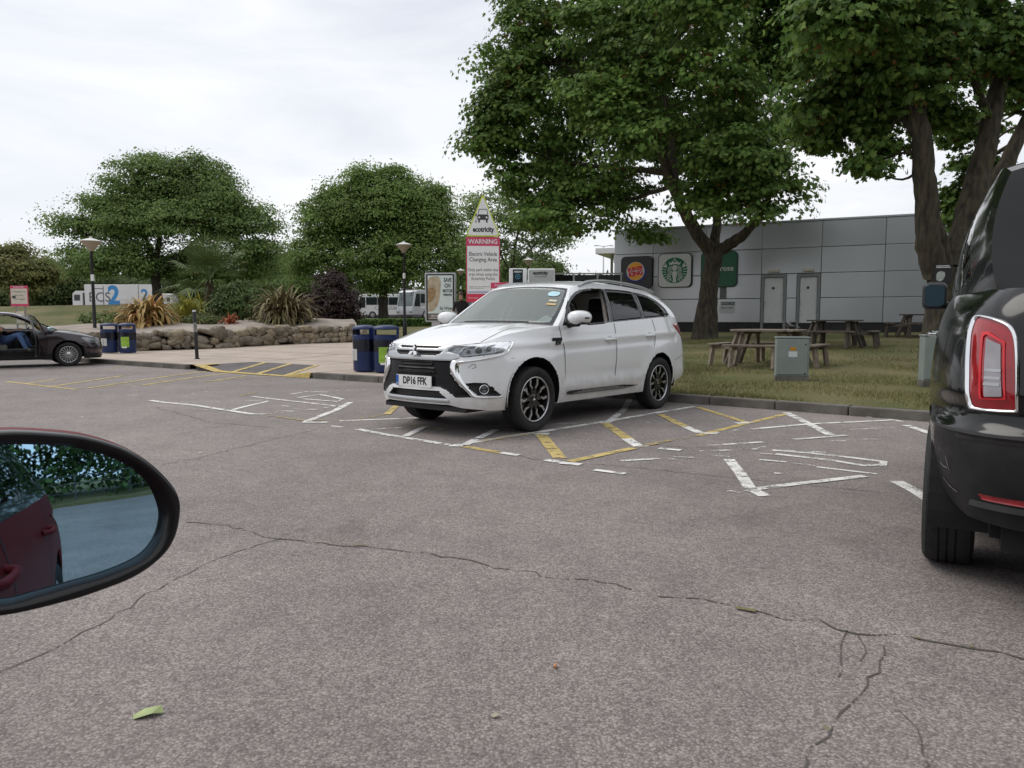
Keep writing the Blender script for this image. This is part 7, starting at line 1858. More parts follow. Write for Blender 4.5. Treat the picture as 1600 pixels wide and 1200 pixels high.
# ------------------------------------------------------------------ people
def person(loc, rz, joints, bones, label, mats_, hair=None):
    """one continuous skinned body; bones: (a, b) with per-joint radius and a material index per bone"""
    names = list(joints); me = bpy.data.meshes.new('person')
    me.from_pydata([joints[n][0] for n in names], [(names.index(a), names.index(b)) for a, b, _ in bones], [])
    o = bpy.data.objects.new('person', me); COL.objects.link(o)
    sk = o.modifiers.new('skin', 'SKIN'); sk.use_smooth_shade = True
    for i, n in enumerate(names):
        rr = joints[n][1]; me.skin_vertices[0].data[i].radius = rr if isinstance(rr, tuple) else (rr, rr)
    me.skin_vertices[0].data[names.index('pelvis')].use_root = True
    ss_ = o.modifiers.new('sub', 'SUBSURF'); ss_.levels = 2; ss_.render_levels = 2
    dg = bpy.context.evaluated_depsgraph_get(); m2 = bpy.data.meshes.new_from_object(o.evaluated_get(dg))
    o.modifiers.clear(); o.data = m2; m2.name = 'person'
    m2.materials.clear()
    for m in mats_: m2.materials.append(m)
    seg = [(Vector(joints[a][0]), Vector(joints[b][0]), k) for a, b, k in bones]
    for p in m2.polygons:
        c = p.center; best = 1e9
        for a, b, k in seg:
            ab = b - a; t = max(0, min(1, (c - a).dot(ab) / ab.length_squared)); d = (c - a - ab * t).length
            if d < best: best = d; p.material_index = k
        p.use_smooth = True
    o.location = loc; o.rotation_euler.z = rz
    tag(o, label, 'person')
    if hair:
        c, rd, m = hair; b = MB().lathe([(rd * math.sin(R(a)), rd * 1.12 * math.cos(R(a))) for a in range(0, 100, 10)], 14, Matrix.Translation(c)); b.build('hair', m, o, True)
    return o
SKIN_ = mat('skin', (.42, .25, .18), .55, var=.06); BLKT = mat('black_tshirt', (.012, .012, .013), .85, var=.2, vscale=10); JEAN = mat('blue_jeans', (.045, .085, .19), .85, var=.25, vscale=12); BLUT = mat('slate_blue_top', (.09, .12, .17), .85, var=.2, vscale=10); HAIRB = mat('brown_hair', (.06, .035, .02), .7, var=.3, vscale=40); SHOE = mat('dark_shoe', (.02, .02, .02), .6, var=.2); DKTR = mat('dark_trousers', (.02, .022, .03), .85, var=.2)
def walker(loc, rz, label, top, leg, s=1.0, arm=0.0):
    J = dict(pelvis=((0, 0, .95), (.15, .11)), waist=((0, 0, 1.10), (.135, .10)), chest=((0, .01, 1.32), (.175, .115)), neckb=((0, .01, 1.46), (.085, .075)), neck=((0, .02, 1.52), .052), head=((0, .035, 1.62), (.075, .09)), crown=((0, .03, 1.73), (.062, .075)),
             hipl=((-.09, 0, .88), .09), kneel=((-.095, -.06, .48), .062), anklel=((-.10, .10, .09), .042), toel=((-.11, -.08, .045), .04), hipr=((.09, 0, .88), .09), kneer=((.095, -.14, .50), .062), ankler=((.10, -.16, .09), .042), toer=((.11, -.34, .045), .04),
             shl=((-.19, .01, 1.40), .062), ell=((-.25, .05, 1.13), .045), wrl=((-.25, -.06, .90), .032), hal=((-.245, -.09, .80), .034), shr=((.19, .01, 1.40), .062), elr=((.25, .06, 1.13), .045), wrr=((.245, -.02, .89), .032), har=((.24, -.04, .79), .034))
    J = {k: (tuple(c * s for c in v[0]), tuple(q * s for q in v[1]) if isinstance(v[1], tuple) else v[1] * s) for k, v in J.items()}
    B = [('pelvis', 'waist', 1), ('waist', 'chest', 1), ('chest', 'neckb', 1), ('neckb', 'neck', 0), ('neck', 'head', 0), ('head', 'crown', 0)]
    for q in 'lr': B += [('pelvis', 'hip' + q, 2), ('hip' + q, 'knee' + q, 2), ('knee' + q, 'ankle' + q, 2), ('ankle' + q, 'toe' + q, 3), ('chest', 'sh' + q, 1), ('sh' + q, 'el' + q, 1), ('el' + q, 'wr' + q, 0), ('wr' + q, 'ha' + q, 0)]
    person(loc, rz, J, B, label, [SKIN_, top, leg, SHOE], ((0, .05 * s, 1.66 * s), .093 * s, HAIRB))
x, y = -1.66, 24.6; walker((x, y, gz(x, y)), R(185), 'person in a black T-shirt walking away beside the poster board', BLKT, DKTR, 1.0)
x, y = -1.28, 25.6; walker((x, y, gz(x, y)), R(170), 'person in a slate blue top half hidden behind the warning sign', BLUT, JEAN, .95)
# driver sitting sideways in the dark car, one leg out
J = dict(pelvis=((-.12, -.42, .66), (.16, .13)), waist=((-.20, -.42, .82), (.15, .12)), chest=((-.27, -.40, 1.02), (.17, .13)), neckb=((-.28, -.40, 1.13), (.08, .08)), neck=((-.27, -.40, 1.17), .05), head=((-.25, -.41, 1.23), (.075, .09)), crown=((-.25, -.41, 1.30), (.06, .07)),
         hipl=((-.06, -.34, .66), .10), kneel=((.32, -.40, .86), .07), anklel=((.50, -.42, .52), .045), toel=((.64, -.44, .50), .04), hipr=((-.08, -.52, .66), .10), kneer=((.22, -.80, .84), .07), ankler=((.36, -1.02, .48), .048), toer=((.46, -1.12, .43), .04),
         shl=((-.24, -.22, 1.06), .06), ell=((.02, -.20, .90), .045), wrl=((.26, -.30, .95), .032), hal=((.34, -.32, .97), .034), shr=((-.26, -.58, 1.04), .06), elr=((-.10, -.80, .92), .047), wrr=((-.22, -.86, 1.12), .034), har=((-.27, -.87, 1.22), .036))
B = [('pelvis', 'waist', 1), ('waist', 'chest', 1), ('chest', 'neckb', 1), ('neckb', 'neck', 0), ('neck', 'head', 0), ('head', 'crown', 0)]
for q in 'lr': B += [('pelvis', 'hip' + q, 2), ('hip' + q, 'knee' + q, 2), ('knee' + q, 'ankle' + q, 2), ('ankle' + q, 'toe' + q, 3), ('chest', 'sh' + q, 1), ('sh' + q, 'el' + q, 1), ('el' + q, 'wr' + q, 0), ('wr' + q, 'ha' + q, 0)]
person((-12.72, 18.92, -.02), R(36.9), J, B, 'driver in blue jeans sitting in the open dark car', [SKIN_, BLKT, JEAN, SHOE], ((-.27, -.41, 1.24), .09, HAIRB))
# ------------------------------------------------------------------ trees
def limb(b, pts, rad, n=8, rg=None, wob=.0):
    D = cr(pts, 5)
    if rg is not None and wob: D[1:-1] += rg.normal(0, wob, (len(D) - 2, 3))
    r_ = np.interp(np.linspace(0, 1, len(D)), np.linspace(0, 1, len(rad)), rad); b.tube(D.tolist(), r_.tolist(), n)
def tree(name, base, label, blobs, n, size, cols, limbs, seed, shape='quad', clump=.4, per=40, twigs=60, cat='tree', flat_=.5, shell=.35, transl=.42, bark=None, samara=0, drop=0.0, group=None, var=.25, twr=.018, rag=5, core=.5):
    rg = np.random.default_rng(seed); base = Vector(base); r = empty(name, tuple(base), 0, label, cat, group)
    bl = []
    for c, rr in blobs:     # break every mass into uneven boughs
        c = np.array((Vector(c) - base)[:]); rr = np.array(rr)
        for _ in range(rag):
            d = rg.normal(size=3); d /= np.linalg.norm(d); bl.append((tuple(c + d * rr * rg.uniform(.35, .72)), tuple(rr * rg.uniform(.30, .60))))
        if rag == 0 or rg.random() < core: bl.append((tuple(c), tuple(rr * (1 if rag == 0 else .72))))
    V, F, CC = leaf_cloud(bl, n, size, rg, shape, flat_, clump, per, shell, drop=drop)
    o = fastmesh('crown', V, F, leaf_mat(name + '_leaf%d' % seed, cols, transl, var), r); tag(o, kind='stuff')
    b = MB(); L0 = []
    for k, (pts, rad) in enumerate(limbs):
        pts = [(Vector(p) - base)[:] for p in pts]
        bb = MB(); nr = 22 if k == 0 else 16; limb(bb, pts, rad, nr, rg, .012)
        ax = np.repeat(cr(pts, 5), nr, 0); vv = np.array([tuple(q) for q in bb.V]); th_ = np.tile(np.arange(nr), len(ax) // nr) * 2 * math.pi / nr; hh_ = ax[:, 2]
        fac = .93 + .05 * np.sin(3 * th_ + hh_ * .8 + seed) + .03 * np.sin(5 * th_ - hh_ * 1.3) + .018 * np.sin(8 * th_ + hh_ * 2.1) + rg.normal(0, .012, len(th_)); bb.V = [tuple(q) for q in ax + (vv - ax) * fac[:, None]]
        pass; bb.build('trunk' if k == 0 else 'limb', bark or M_BARK, r, True); L0 += [np.array(p) for p in cr(pts, 4)[2:]]
    L0 = np.array(L0); tb = MB()
    for k in range(twigs):
        c = CC[rg.integers(len(CC))]; d = np.linalg.norm(L0 - c, axis=1); a = L0[d.argmin()]
        m = (a + c) / 2 + rg.normal(0, .12, 3) + np.array([0, 0, .15]); tb.tube(cr([a, m, c], 4).tolist(), np.linspace(twr * 2.2, twr * .4, 9).tolist(), 5)
    if twigs: tag(tb.build('twigs', bark or M_BARK, r), kind='stuff')
    if samara:   # hanging red winged seeds on the outer, lower leaves
        sel = CC[rg.choice(len(CC), min(samara, len(CC)), replace=False)]; k = 14
        P_ = np.repeat(sel, k, 0) + rg.normal(size=(len(sel) * k, 3)) * np.array([.09, .09, .12]); A = rg.normal(size=P_.shape); A /= np.linalg.norm(A, axis=1)[:, None]; B = np.cross(A, rg.normal(size=P_.shape)); B /= np.linalg.norm(B, axis=1)[:, None]
        V = np.concatenate([(P_ + A * .055 * a + B * .055 * c)[:, None] for a, c in ((0, -.9), (.45, 0), (0, .9), (-.45, 0))], 1).reshape(-1, 3)
        s_ = fastmesh('seed_clusters', V, np.arange(len(V)).reshape(-1, 4), leaf_mat('samara', [C(.11, .035, .024), C(.15, .07, .035), C(.09, .048, .026)], .3, .2), o); tag(s_, kind='stuff')
    return r
# pixel-free world positions, worked out from ranges measured in the photo
tree('maple_tree', (6.70,26.30,0.52), 'big maple with red seeds and forking trunk in front of the shop signs',
 [((0.84,27.00,11.21),(1.72,1.90,2.18)),((-0.11,27.50,9.75),(1.29,1.42,1.40)),((0.11,27.50,8.10),(1.64,1.67,1.52)),((-0.89,27.00,8.73),(0.80,0.71,0.64)),((0.00,27.00,9.81),(1.26,1.26,1.15)),((0.67,27.00,8.95),(1.26,1.26,1.15)),((-0.68,27.50,8.21),(0.94,0.90,0.82)),((-0.23,27.50,6.53),(1.17,1.16,1.05)),((-0.80,27.50,7.76),(0.94,1.03,0.94)),((-1.26,27.50,7.20),(0.51,0.57,0.51)),((1.13,27.00,5.66),(1.38,1.26,1.15)),((1.50,25.50,4.47),(1.09,0.84,0.76)),((2.26,27.00,5.44),(1.38,1.26,1.15)),((3.05,26.00,4.64),(1.00,0.73,0.66)),((3.54,26.50,5.58),(1.35,1.12,1.01)),((0.78,26.50,4.59),(0.90,0.87,0.79)),((2.35,28.50,10.07),(2.43,2.67,2.67)),((1.90,28.50,7.54),(2.18,2.13,1.94)),((3.29,25.00,10.17),(2.34,2.11,1.91)),((4.17,24.00,8.28),(2.04,1.80,1.63)),((3.61,23.50,6.61),(1.50,1.21,1.10)),((2.98,24.00,7.70),(1.43,1.46,1.33)),((5.35,22.50,9.63),(2.30,1.69,1.53)),((5.76,22.50,8.02),(1.72,1.47,1.34)),((6.98,24.00,6.92),(1.84,1.57,1.43)),((7.65,23.50,5.56),(1.32,1.28,1.16)),((6.82,24.00,5.06),(1.23,1.01,0.92)),((7.40,23.00,4.90),(1.37,0.90,0.82)),((6.30,23.50,4.40),(0.90,0.53,0.48)),((8.44,23.50,5.27),(0.80,0.79,0.72)),((6.71,23.00,5.75),(1.57,1.29,1.17)),((5.84,24.50,5.25),(0.83,0.92,0.83)),((6.28,29.00,7.41),(2.22,1.63,1.48)),((5.11,29.00,4.44),(1.11,0.68,0.62)),((4.64,30.00,6.16),(1.79,1.26,1.15)),((6.45,30.00,9.81),(3.83,3.65,3.32)),((8.99,26.00,10.12),(1.99,2.19,1.99)),((9.59,26.00,11.15),(2.43,1.95,1.77)),((4.23,26.00,13.19),(5.53,2.68,2.43)),((7.74,25.00,12.53),(3.19,2.11,1.91)),((9.75,27.00,7.86),(1.26,1.39,1.38))],
 145000, .132, [C(.038,.068,.019),C(.058,.098,.026),C(.027,.050,.016),C(.085,.122,.034),C(.044,.078,.023)],
 [([(6.71,26.30,0.47),(6.77,26.30,1.83),(6.92,26.30,2.93),(7.03,26.30,3.63)],[0.52, 0.34, 0.31, 0.33]),
  ([(6.91,26.30,3.48),(6.22,26.00,4.21),(5.59,25.70,5.23),(5.06,25.30,6.31),(4.53,24.80,7.32),(4.05,24.50,8.62)],[0.26, 0.22, 0.2, 0.17, 0.14, 0.08]),
  ([(5.59,25.70,5.23),(5.50,26.20,6.38),(5.49,27.00,8.08),(5.21,27.50,10.19)],[0.16, 0.14, 0.11, 0.07]),
  ([(7.13,26.30,3.54),(7.65,26.00,3.88),(7.98,25.70,4.22),(8.37,25.30,4.96),(8.65,25.00,6.15)],[0.24, 0.2, 0.16, 0.11, 0.06]),
  ([(6.95,26.30,3.54),(7.19,26.80,4.52),(7.36,27.40,6.18),(7.19,28.00,8.56)],[0.2, 0.16, 0.13, 0.07]),
  ([(5.19,25.40,6.02),(4.34,26.00,6.24),(3.15,27.00,6.54),(1.60,27.50,6.87),(0.23,27.50,7.31)],[0.12, 0.1, 0.08, 0.06, 0.03]),
  ([(5.32,25.50,5.62),(4.21,26.50,5.36),(2.66,26.50,5.14),(1.36,27.00,5.22)],[0.09, 0.07, 0.05, 0.03]),
  ([(4.82,25.20,6.80),(3.44,26.00,8.45),(1.78,27.00,10.03)],[0.11, 0.08, 0.04])], 31, 'maple', .46, 70, 130, samara=420, bark=M_BARKL, core=1.0, rag=4)
tree('maple_tree', (8.57,15.00,0.21), 'maple with split leaning trunks behind the black taxi',
 [((6.55,15.00,6.22),(1.15,0.98,0.89)),((6.28,15.50,5.64),(0.79,0.65,0.59)),((7.31,15.50,5.52),(1.06,0.73,0.66)),((7.64,14.50,6.17),(1.36,0.95,0.86)),((5.97,13.50,6.46),(1.49,0.88,0.80)),((9.24,15.00,6.58),(1.15,0.98,0.89)),((10.56,16.00,6.17),(0.82,0.90,0.82)),((8.34,15.50,5.39),(0.92,0.44,0.40)),((6.77,16.00,5.14),(0.75,0.45,0.41)),((7.09,15.20,4.23),(0.28,0.23,0.21)),((7.33,15.20,4.55),(0.28,0.26,0.23)),((10.46,18.00,5.49),(0.69,0.51,0.46)),((10.96,18.00,4.68),(0.54,0.42,0.38)),((10.85,18.50,3.79),(0.47,0.52,0.71)),((7.57,14.50,7.65),(2.71,0.95,0.86)),((6.39,16.00,4.75),(0.34,0.22,0.20))],
 50000, .118, [C(.036,.066,.019),C(.056,.095,.026),C(.025,.048,.016),C(.088,.122,.034),C(.042,.075,.023)],
 [([(8.59,15.00,0.41),(8.57,15.00,1.17),(8.57,15.00,1.80),(8.60,15.00,2.24)],[0.5, 0.39, 0.37, 0.39]),
  ([(8.38,15.00,2.06),(8.14,14.90,2.79),(8.08,14.90,3.53),(7.92,14.80,4.36),(7.68,14.70,5.41),(7.32,14.50,6.51)],[0.26, 0.24, 0.22, 0.2, 0.16, 0.11]),
  ([(8.79,15.00,2.18),(9.03,15.20,2.95),(9.30,15.30,3.97),(9.58,15.40,5.12),(9.82,15.50,6.51)],[0.32, 0.28, 0.23, 0.19, 0.12]),
  ([(8.89,15.10,2.56),(9.72,15.60,3.64),(10.26,15.80,4.58),(10.85,16.00,5.79)],[0.22, 0.19, 0.16, 0.11]),
  ([(8.07,14.90,3.65),(8.37,15.00,2.93),(8.60,15.00,2.18)],[0.1, 0.14, 0.18]),
  ([(7.87,14.80,4.60),(7.45,15.00,5.26),(6.69,15.00,5.74),(6.19,15.30,5.83)],[0.09, 0.07, 0.05, 0.03]),
  ([(9.56,15.40,4.99),(9.03,15.20,5.92),(8.27,14.80,6.50)],[0.1, 0.08, 0.05])], 32, 'maple', .33, 64, 90, samara=150, bark=M_BARKL, core=1.0, rag=4)
tree('round_tree', (-11.19,66.00,1.05), 'dense round crowned green tree in front of the coaches',
 [((-11.06,66.00,10.49),(5.34,3.83,3.48)),((-16.06,66.00,9.40),(2.92,2.78,2.53)),((-14.09,66.00,11.15),(2.92,2.60,2.36)),((-7.46,66.00,10.77),(2.81,2.78,2.53)),((-16.42,65.00,6.58),(2.77,2.13,1.94)),((-15.45,66.00,12.12),(1.24,1.11,1.01)),((-12.47,65.00,13.29),(1.22,0.97,0.89)),((-9.76,65.00,13.66),(1.22,0.85,0.77)),((-6.90,66.00,12.12),(1.24,1.24,1.12)),((-16.90,65.00,9.28),(1.22,1.34,1.22)),((-4.87,66.00,9.40),(0.90,0.99,1.46)),((-18.32,66.00,7.49),(0.90,0.99,0.90)),((-14.38,66.00,9.95),(3.37,3.40,3.09)),((-7.75,66.00,9.95),(3.37,3.71,3.37)),((-16.65,66.00,7.49),(2.53,2.47,2.25)),((-15.58,66.00,5.56),(3.37,2.78,2.53)),((-6.11,66.00,7.21),(2.25,2.47,3.09)),((-10.78,64.00,5.97),(5.45,3.59,3.27)),((-11.58,66.00,12.66),(3.37,1.85,1.69)),((-8.96,67.00,12.29),(2.85,2.20,2.00)),((-13.44,67.00,12.29),(2.57,1.88,1.71)),((-8.77,65.00,5.23),(3.87,1.95,1.77)),((-13.71,65.00,4.85),(3.32,1.58,1.44)),((-18.08,66.00,5.84),(1.24,1.36,1.57)),((-4.80,67.00,5.07),(1.14,1.25,2.28)),((-11.42,68.00,9.09),(6.37,4.46,4.05))],
 125000, .205, [C(.060,.095,.032),C(.084,.122,.042),C(.045,.072,.026),C(.104,.138,.047)],
 [([(-11.20,66.00,1.02),(-11.23,66.00,2.80),(-11.15,66.00,4.46),(-11.00,66.00,6.67)],[0.5, 0.4, 0.38, 0.28]),
  ([(-11.15,66.00,3.91),(-12.78,66.00,6.67),(-14.39,66.00,9.40)],[0.22, 0.16, 0.06]),
  ([(-11.15,66.00,3.91),(-9.17,66.00,6.67),(-7.75,66.00,9.95)],[0.22, 0.16, 0.06])], 33, 'quad', .95, 90, 50, twr=.03, core=1.0, rag=4)
tree('spreading_tree', (-24.38,52.00,2.15), 'broad spreading tree on the grassy bank in front of the lorry',
 [((-23.24,52.00,10.23),(3.54,2.04,1.86)),((-26.12,50.00,4.84),(2.47,1.22,1.11)),((-29.87,52.00,5.16),(1.77,1.27,1.15)),((-21.46,53.00,4.48),(2.71,1.09,0.99)),((-17.87,53.00,4.92),(1.89,1.39,1.26)),((-19.37,54.00,4.09),(2.30,1.01,0.92)),((-30.07,54.00,4.41),(2.07,0.81,0.74)),((-24.19,53.00,8.88),(4.96,2.23,2.03)),((-26.23,53.00,7.79),(3.38,1.74,1.58)),((-21.33,53.00,8.00),(3.38,1.74,1.58)),((-19.59,52.00,8.95),(1.99,1.70,1.55)),((-24.60,52.00,11.93),(0.80,0.68,0.62)),((-21.24,51.00,11.81),(0.69,0.67,0.61)),((-19.74,52.00,11.00),(0.89,0.78,0.71)),((-28.29,52.00,9.03),(0.97,0.78,0.71)),((-30.53,52.00,7.66),(0.89,0.68,0.62)),((-17.85,52.00,8.73),(0.89,0.68,0.62)),((-16.37,52.00,7.14),(0.71,0.58,0.53)),((-26.41,51.00,10.06),(1.09,0.86,0.78)),((-26.10,52.00,9.38),(2.21,2.19,1.99)),((-20.43,52.00,9.80),(2.43,2.19,1.99)),((-22.97,52.00,11.51),(2.66,1.07,0.97)),((-27.90,52.00,8.09),(1.77,1.46,1.33)),((-29.47,52.00,7.23),(1.55,1.36,1.24)),((-18.76,52.00,7.66),(1.99,1.56,1.42)),((-17.23,52.00,7.66),(1.33,1.22,1.11)),((-22.22,50.00,7.62),(3.83,1.87,1.70)),((-26.14,51.00,6.48),(2.60,1.53,1.39)),((-19.73,51.00,6.06),(2.60,1.34,1.22)),((-17.05,52.00,6.15),(1.24,1.22,1.11)),((-29.76,52.00,5.72),(1.42,0.97,0.89)),((-26.10,50.00,5.21),(2.13,1.12,1.02)),((-24.09,53.00,5.59),(3.16,1.74,1.58)),((-20.81,52.00,11.29),(1.77,1.07,0.97)),((-25.36,52.00,11.42),(1.55,1.07,0.97)),((-22.35,53.00,4.48),(2.03,0.99,0.90)),((-29.59,54.00,4.86),(2.07,1.11,1.01)),((-18.31,53.00,5.14),(1.58,0.99,0.90)),((-24.59,53.00,4.48),(2.26,0.79,0.72))],
 125000, .165, [C(.060,.092,.036),C(.078,.112,.043),C(.044,.070,.028),C(.095,.128,.048)],
 [([(-24.31,52.00,1.84),(-24.36,52.00,2.89),(-24.45,52.00,3.98),(-24.30,52.00,5.50)],[0.42, 0.33, 0.3, 0.22]),
  ([(-24.39,52.00,4.20),(-25.82,52.00,5.72),(-27.50,52.00,7.23),(-29.22,52.00,7.88)],[0.18, 0.14, 0.09, 0.04]),
  ([(-24.39,52.00,4.20),(-22.31,52.00,5.94),(-20.07,52.00,7.66),(-17.87,52.00,8.09)],[0.18, 0.14, 0.09, 0.04]),
  ([(-24.30,52.00,5.50),(-23.76,52.00,8.09),(-23.00,52.00,10.66)],[0.2, 0.14, 0.05]),
  ([(-24.37,52.00,4.85),(-25.30,52.00,7.66),(-25.84,52.00,10.23)],[0.16, 0.11, 0.04])], 34, 'quad', .85, 95, 80, flat_=.5, twr=.025, core=1.0, rag=4)
tree('birch_tree', (0.00,50.00,1.00), 'thin airy grey green birch behind the tall warning sign',
 [((-2.30,50.00,8.24),(1.49,1.64,1.49)),((-0.42,50.00,7.41),(2.34,1.87,1.70)),((1.68,50.00,7.00),(1.91,1.64,1.49)),((-1.26,50.00,5.75),(2.13,1.64,1.49)),((1.26,50.00,5.34),(2.13,1.31,1.19)),((3.15,50.00,6.38),(1.19,1.17,1.06)),((-1.67,50.00,9.06),(1.06,0.94,0.85)),((0.43,51.00,8.80),(1.52,1.05,0.95))],
 11000, .17, [C(.075,.10,.05),C(.10,.125,.065),C(.055,.08,.04)],
 [([(0.00,50.00,1.19),(-0.08,50.00,3.67),(0.21,50.00,5.75),(0.63,50.00,8.24)],[0.16, 0.12, 0.09, 0.04]),
  ([(-0.04,50.00,4.09),(-1.26,50.00,6.58),(-2.09,50.00,8.65)],[0.08, 0.05, 0.02]),
  ([(0.00,50.00,4.50),(1.68,50.00,6.17),(3.36,50.00,6.79)],[0.08, 0.05, 0.02])], 35, 'quad', .55, 30, 110, twr=.012)
tree('olive_tree', (-49.60,75.00,1.91), 'brownish olive tree at the left edge of the picture', [((-49.27,75.00,7.10),(2.55,1.97,1.79)),((-47.78,75.00,5.54),(3.83,2.81,2.55)),((-49.20,76.00,5.75),(2.59,1.99,1.81))], 20000, 0.26, [C(.075,.078,.035),C(.095,.092,.042),C(.055,.06,.028)], [([(-49.60,75.00,1.81),(-49.30,75.00,6.60)],[.3,.15])], 50, 'quad', 0.97, 80, 0, group='background trees')
tree('wood_tree', (-66.69,110.00,2.34), 'rounded dark tree low on the left skyline, behind the parking sign', [((-66.41,110.00,6.64),(5.15,3.60,3.28)),((-67.55,108.00,5.19),(5.51,2.83,2.57)),((-68.27,111.00,5.06),(5.20,3.64,3.31))], 20000, 0.37, [C(.034,.048,.022),C(.046,.06,.026),C(.026,.037,.017)], [([(-66.69,110.00,2.24),(-66.44,110.00,5.91)],[.3,.15])], 51, 'quad', 1.43, 80, 0, group='background trees')
tree('wood_tree', (-63.63,112.00,2.38), 'dark tree behind the lorry cab', [((-63.38,112.00,6.27),(4.29,3.15,2.86)),((-60.11,112.00,5.34),(4.77,2.62,2.38)),((-62.34,113.00,4.90),(4.33,3.17,2.89))], 20000, 0.38, [C(.034,.048,.022),C(.046,.06,.026),C(.026,.037,.017)], [([(-63.63,112.00,2.28),(-63.42,112.00,5.52)],[.3,.15])], 52, 'quad', 1.46, 80, 0, group='background trees')
tree('wood_tree', (-29.00,95.00,1.56), 'green tree in the gap between the spreading tree and the round tree', [((-28.85,95.00,6.70),(3.23,3.56,3.23)),((-30.91,95.00,4.71),(4.04,2.67,2.43)),((-30.22,96.00,4.94),(3.27,3.59,3.27))], 20000, 0.32, [C(.045,.07,.024),C(.06,.088,.03),C(.032,.05,.018)], [([(-29.00,95.00,1.46),(-28.87,95.00,6.06)],[.3,.15])], 53, 'quad', 1.23, 80, 0, group='background trees')
tree('wood_tree', (-39.85,100.00,2.36), 'dark tree behind the fan palm', [((-39.71,100.00,5.31),(5.11,2.81,2.55)),((-36.35,100.00,4.89),(4.26,2.62,2.38)),((-38.44,101.00,4.29),(5.16,2.84,2.58))], 20000, 0.34, [C(.034,.048,.022),C(.046,.06,.026),C(.026,.037,.017)], [([(-39.85,100.00,2.26),(-39.73,100.00,4.64)],[.3,.15])], 54, 'quad', 1.30, 80, 0, group='background trees')
tree('wood_tree', (-25.18,90.00,1.33), 'green tree touching the round tree on its left', [((-25.09,90.00,5.27),(3.06,2.95,2.68)),((-26.65,90.00,3.39),(3.06,1.69,1.53)),((-26.18,91.00,3.60),(3.10,2.98,2.71))], 20000, 0.31, [C(.045,.07,.024),C(.06,.088,.03),C(.032,.05,.018)], [([(-25.18,90.00,1.23),(-25.10,90.00,4.67)],[.3,.15])], 55, 'quad', 1.17, 80, 0, group='background trees')
tree('wood_tree', (-57.05,116.00,2.43), 'dark tree behind the lorry box', [((-56.89,116.00,5.00),(5.92,2.17,1.97)),((-50.98,116.00,5.48),(5.92,2.71,2.47)),((-54.44,117.00,4.29),(5.97,2.19,1.99))], 20000, 0.39, [C(.034,.048,.022),C(.046,.06,.026),C(.026,.037,.017)], [([(-57.05,116.00,2.33),(-56.92,116.00,4.22)],[.3,.15])], 56, 'quad', 1.51, 80, 0, group='background trees')
tree('wood_tree', (-3.82,75.00,1.18), 'green tree right of the round tree', [((-3.79,75.00,7.41),(2.23,2.46,2.55)),((-4.43,75.00,4.91),(2.55,2.46,2.23)),((-4.17,76.00,5.59),(2.26,2.49,2.59))], 20000, 0.26, [C(.045,.07,.024),C(.06,.088,.03),C(.032,.05,.018)], [([(-3.82,75.00,1.08),(-3.79,75.00,6.91)],[.3,.15])], 57, 'quad', 0.97, 80, 0, group='background trees')
tree('wood_tree', (1.02,80.00,1.21), 'low green tree seen over the charging posts', [((1.01,80.00,6.49),(2.72,1.65,1.50)),((3.37,80.00,5.96),(3.06,1.12,1.02)),((2.22,81.00,5.61),(2.76,1.67,1.52))], 20000, 0.27, [C(.045,.07,.024),C(.06,.088,.03),C(.032,.05,.018)], [([(1.02,80.00,1.11),(1.01,80.00,5.96)],[.3,.15])], 58, 'quad', 1.04, 80, 0, group='background trees')

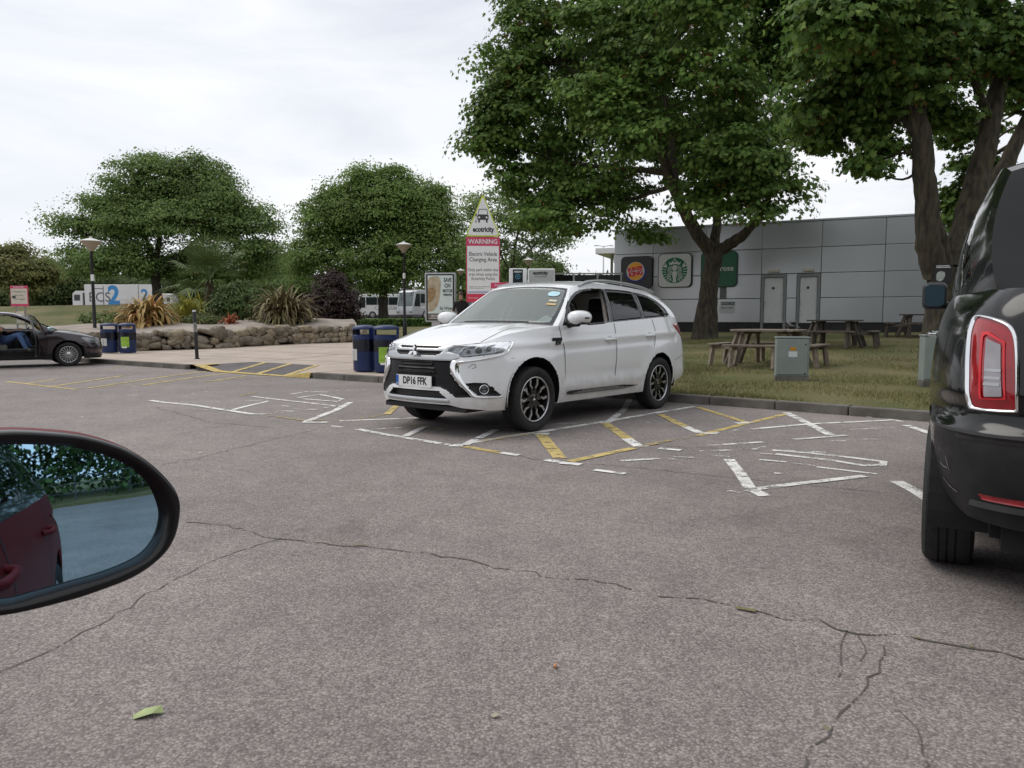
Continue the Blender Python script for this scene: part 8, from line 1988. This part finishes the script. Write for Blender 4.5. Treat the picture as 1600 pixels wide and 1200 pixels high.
# far wood closing the view at left, and the trees behind the photographer (seen in the mirror and in reflections)
def wood(name, pts, h, n, size, cols, label, seed, depth=4.0):
    rg = np.random.default_rng(seed); P_ = cr(pts, 10); L_ = np.r_[0, np.cumsum(np.hypot(*np.diff(P_, axis=0).T))]
    per = 40; nc = n // per; u = rg.random(nc) * L_[-1]; x = np.interp(u, L_, P_[:, 0]) + rg.normal(0, depth / 2, nc); y = np.interp(u, L_, P_[:, 1]) + rg.normal(0, depth / 2, nc)
    hh = h * (.72 + .28 * np.sin(u * .21) * np.sin(u * .083 + 1)) * (.9 + .1 * np.sin(u * .9)); zz = hh * rg.random(nc) ** .8
    CC = np.stack([x, y, zz], 1); Q = np.repeat(CC, per, 0) + rg.normal(size=(nc * per, 3)) * size * 1.9; A = rg.normal(size=Q.shape); A /= np.linalg.norm(A, axis=1)[:, None]; B_ = np.cross(A, rg.normal(size=Q.shape)); B_ /= np.linalg.norm(B_, axis=1)[:, None]
    Q[:, 2] = np.abs(Q[:, 2]); g_ = ground_z(Q[:, 0], Q[:, 1]); g_ = np.where(Q[:, 1] < 0, 0, g_)
    Q[:, 2] += g_
    V = np.concatenate([(Q + A * size * a + B_ * size * b)[:, None] for a, b in ((0, -.6), (.4, 0), (0, .6), (-.4, 0))], 1).reshape(-1, 3)
    o = fastmesh(name, V, np.arange(len(V)).reshape(-1, 4), leaf_mat(name + str(seed), cols, .15, .3)); tag(o, label, kind='stuff')
wood('far_wood', [(-150, 105), (-110, 128), (-80, 134), (-45, 138), (-15, 142), (25, 140), (60, 120)], 8.0, 60000, .9, [C(.034, .046, .022), C(.048, .060, .027), C(.026, .036, .017)], 'distant mixed woodland closing the view behind the lorry', 71)
wood('roadside_wood', [tuple(VP(21, -45, 0)[:2]), tuple(VP(20, -15, 0)[:2]), tuple(VP(20, 15, 0)[:2]), tuple(VP(21, 50, 0)[:2])], 13.0, 210000, .23, [C(.02, .036, .013), C(.032, .052, .018), C(.014, .026, .010)], 'dark roadside trees reflected in the door mirror', 72)

# grass blades on the near lawn
def blades(name, n, plo, phi, qlo, qhi, hgt, cols, seed, label):
    rg = np.random.default_rng(seed); p_ = rg.uniform(plo, phi, n); q_ = qlo + (qhi - qlo) * rg.random(n) ** 1.5 + kq(p_) * .6
    keep = (np.sin(p_ * 2.1 + 1.7 * np.sin(q_ * 1.3)) + np.sin(q_ * 2.7 + p_ * .7) + rg.normal(0, .55, n)) > -.35; p_, q_ = p_[keep], q_[keep]; n = len(p_)
    x, y = from_pq(p_, q_); z = ground_z(x, y) - .012; a = rg.uniform(0, 2 * math.pi, n); h = hgt * rg.uniform(.4, 1.3, n); l = rg.normal(0, .5, (n, 2)) * h[:, None]; w = .0045 + .003 * rg.random(n)
    b0 = np.stack([x + np.cos(a) * w, y + np.sin(a) * w, z], 1); b1 = np.stack([x - np.cos(a) * w, y - np.sin(a) * w, z], 1); t = np.stack([x + l[:, 0], y + l[:, 1], z + h], 1)
    V = np.stack([b0, b1, t], 1).reshape(-1, 3); o = fastmesh(name, V, np.arange(3 * n).reshape(-1, 3), leaf_mat(name + '_mat', cols, .2, .3)); tag(o, label, kind='stuff')
blades('lawn_grass', 170000, -2.3, 14, .10, 15, .06, [C(.045, .050, .020), C(.062, .065, .027), C(.10, .088, .052), C(.036, .042, .016), C(.135, .115, .072)], 81, 'short patchy grass of the lawn on the right')
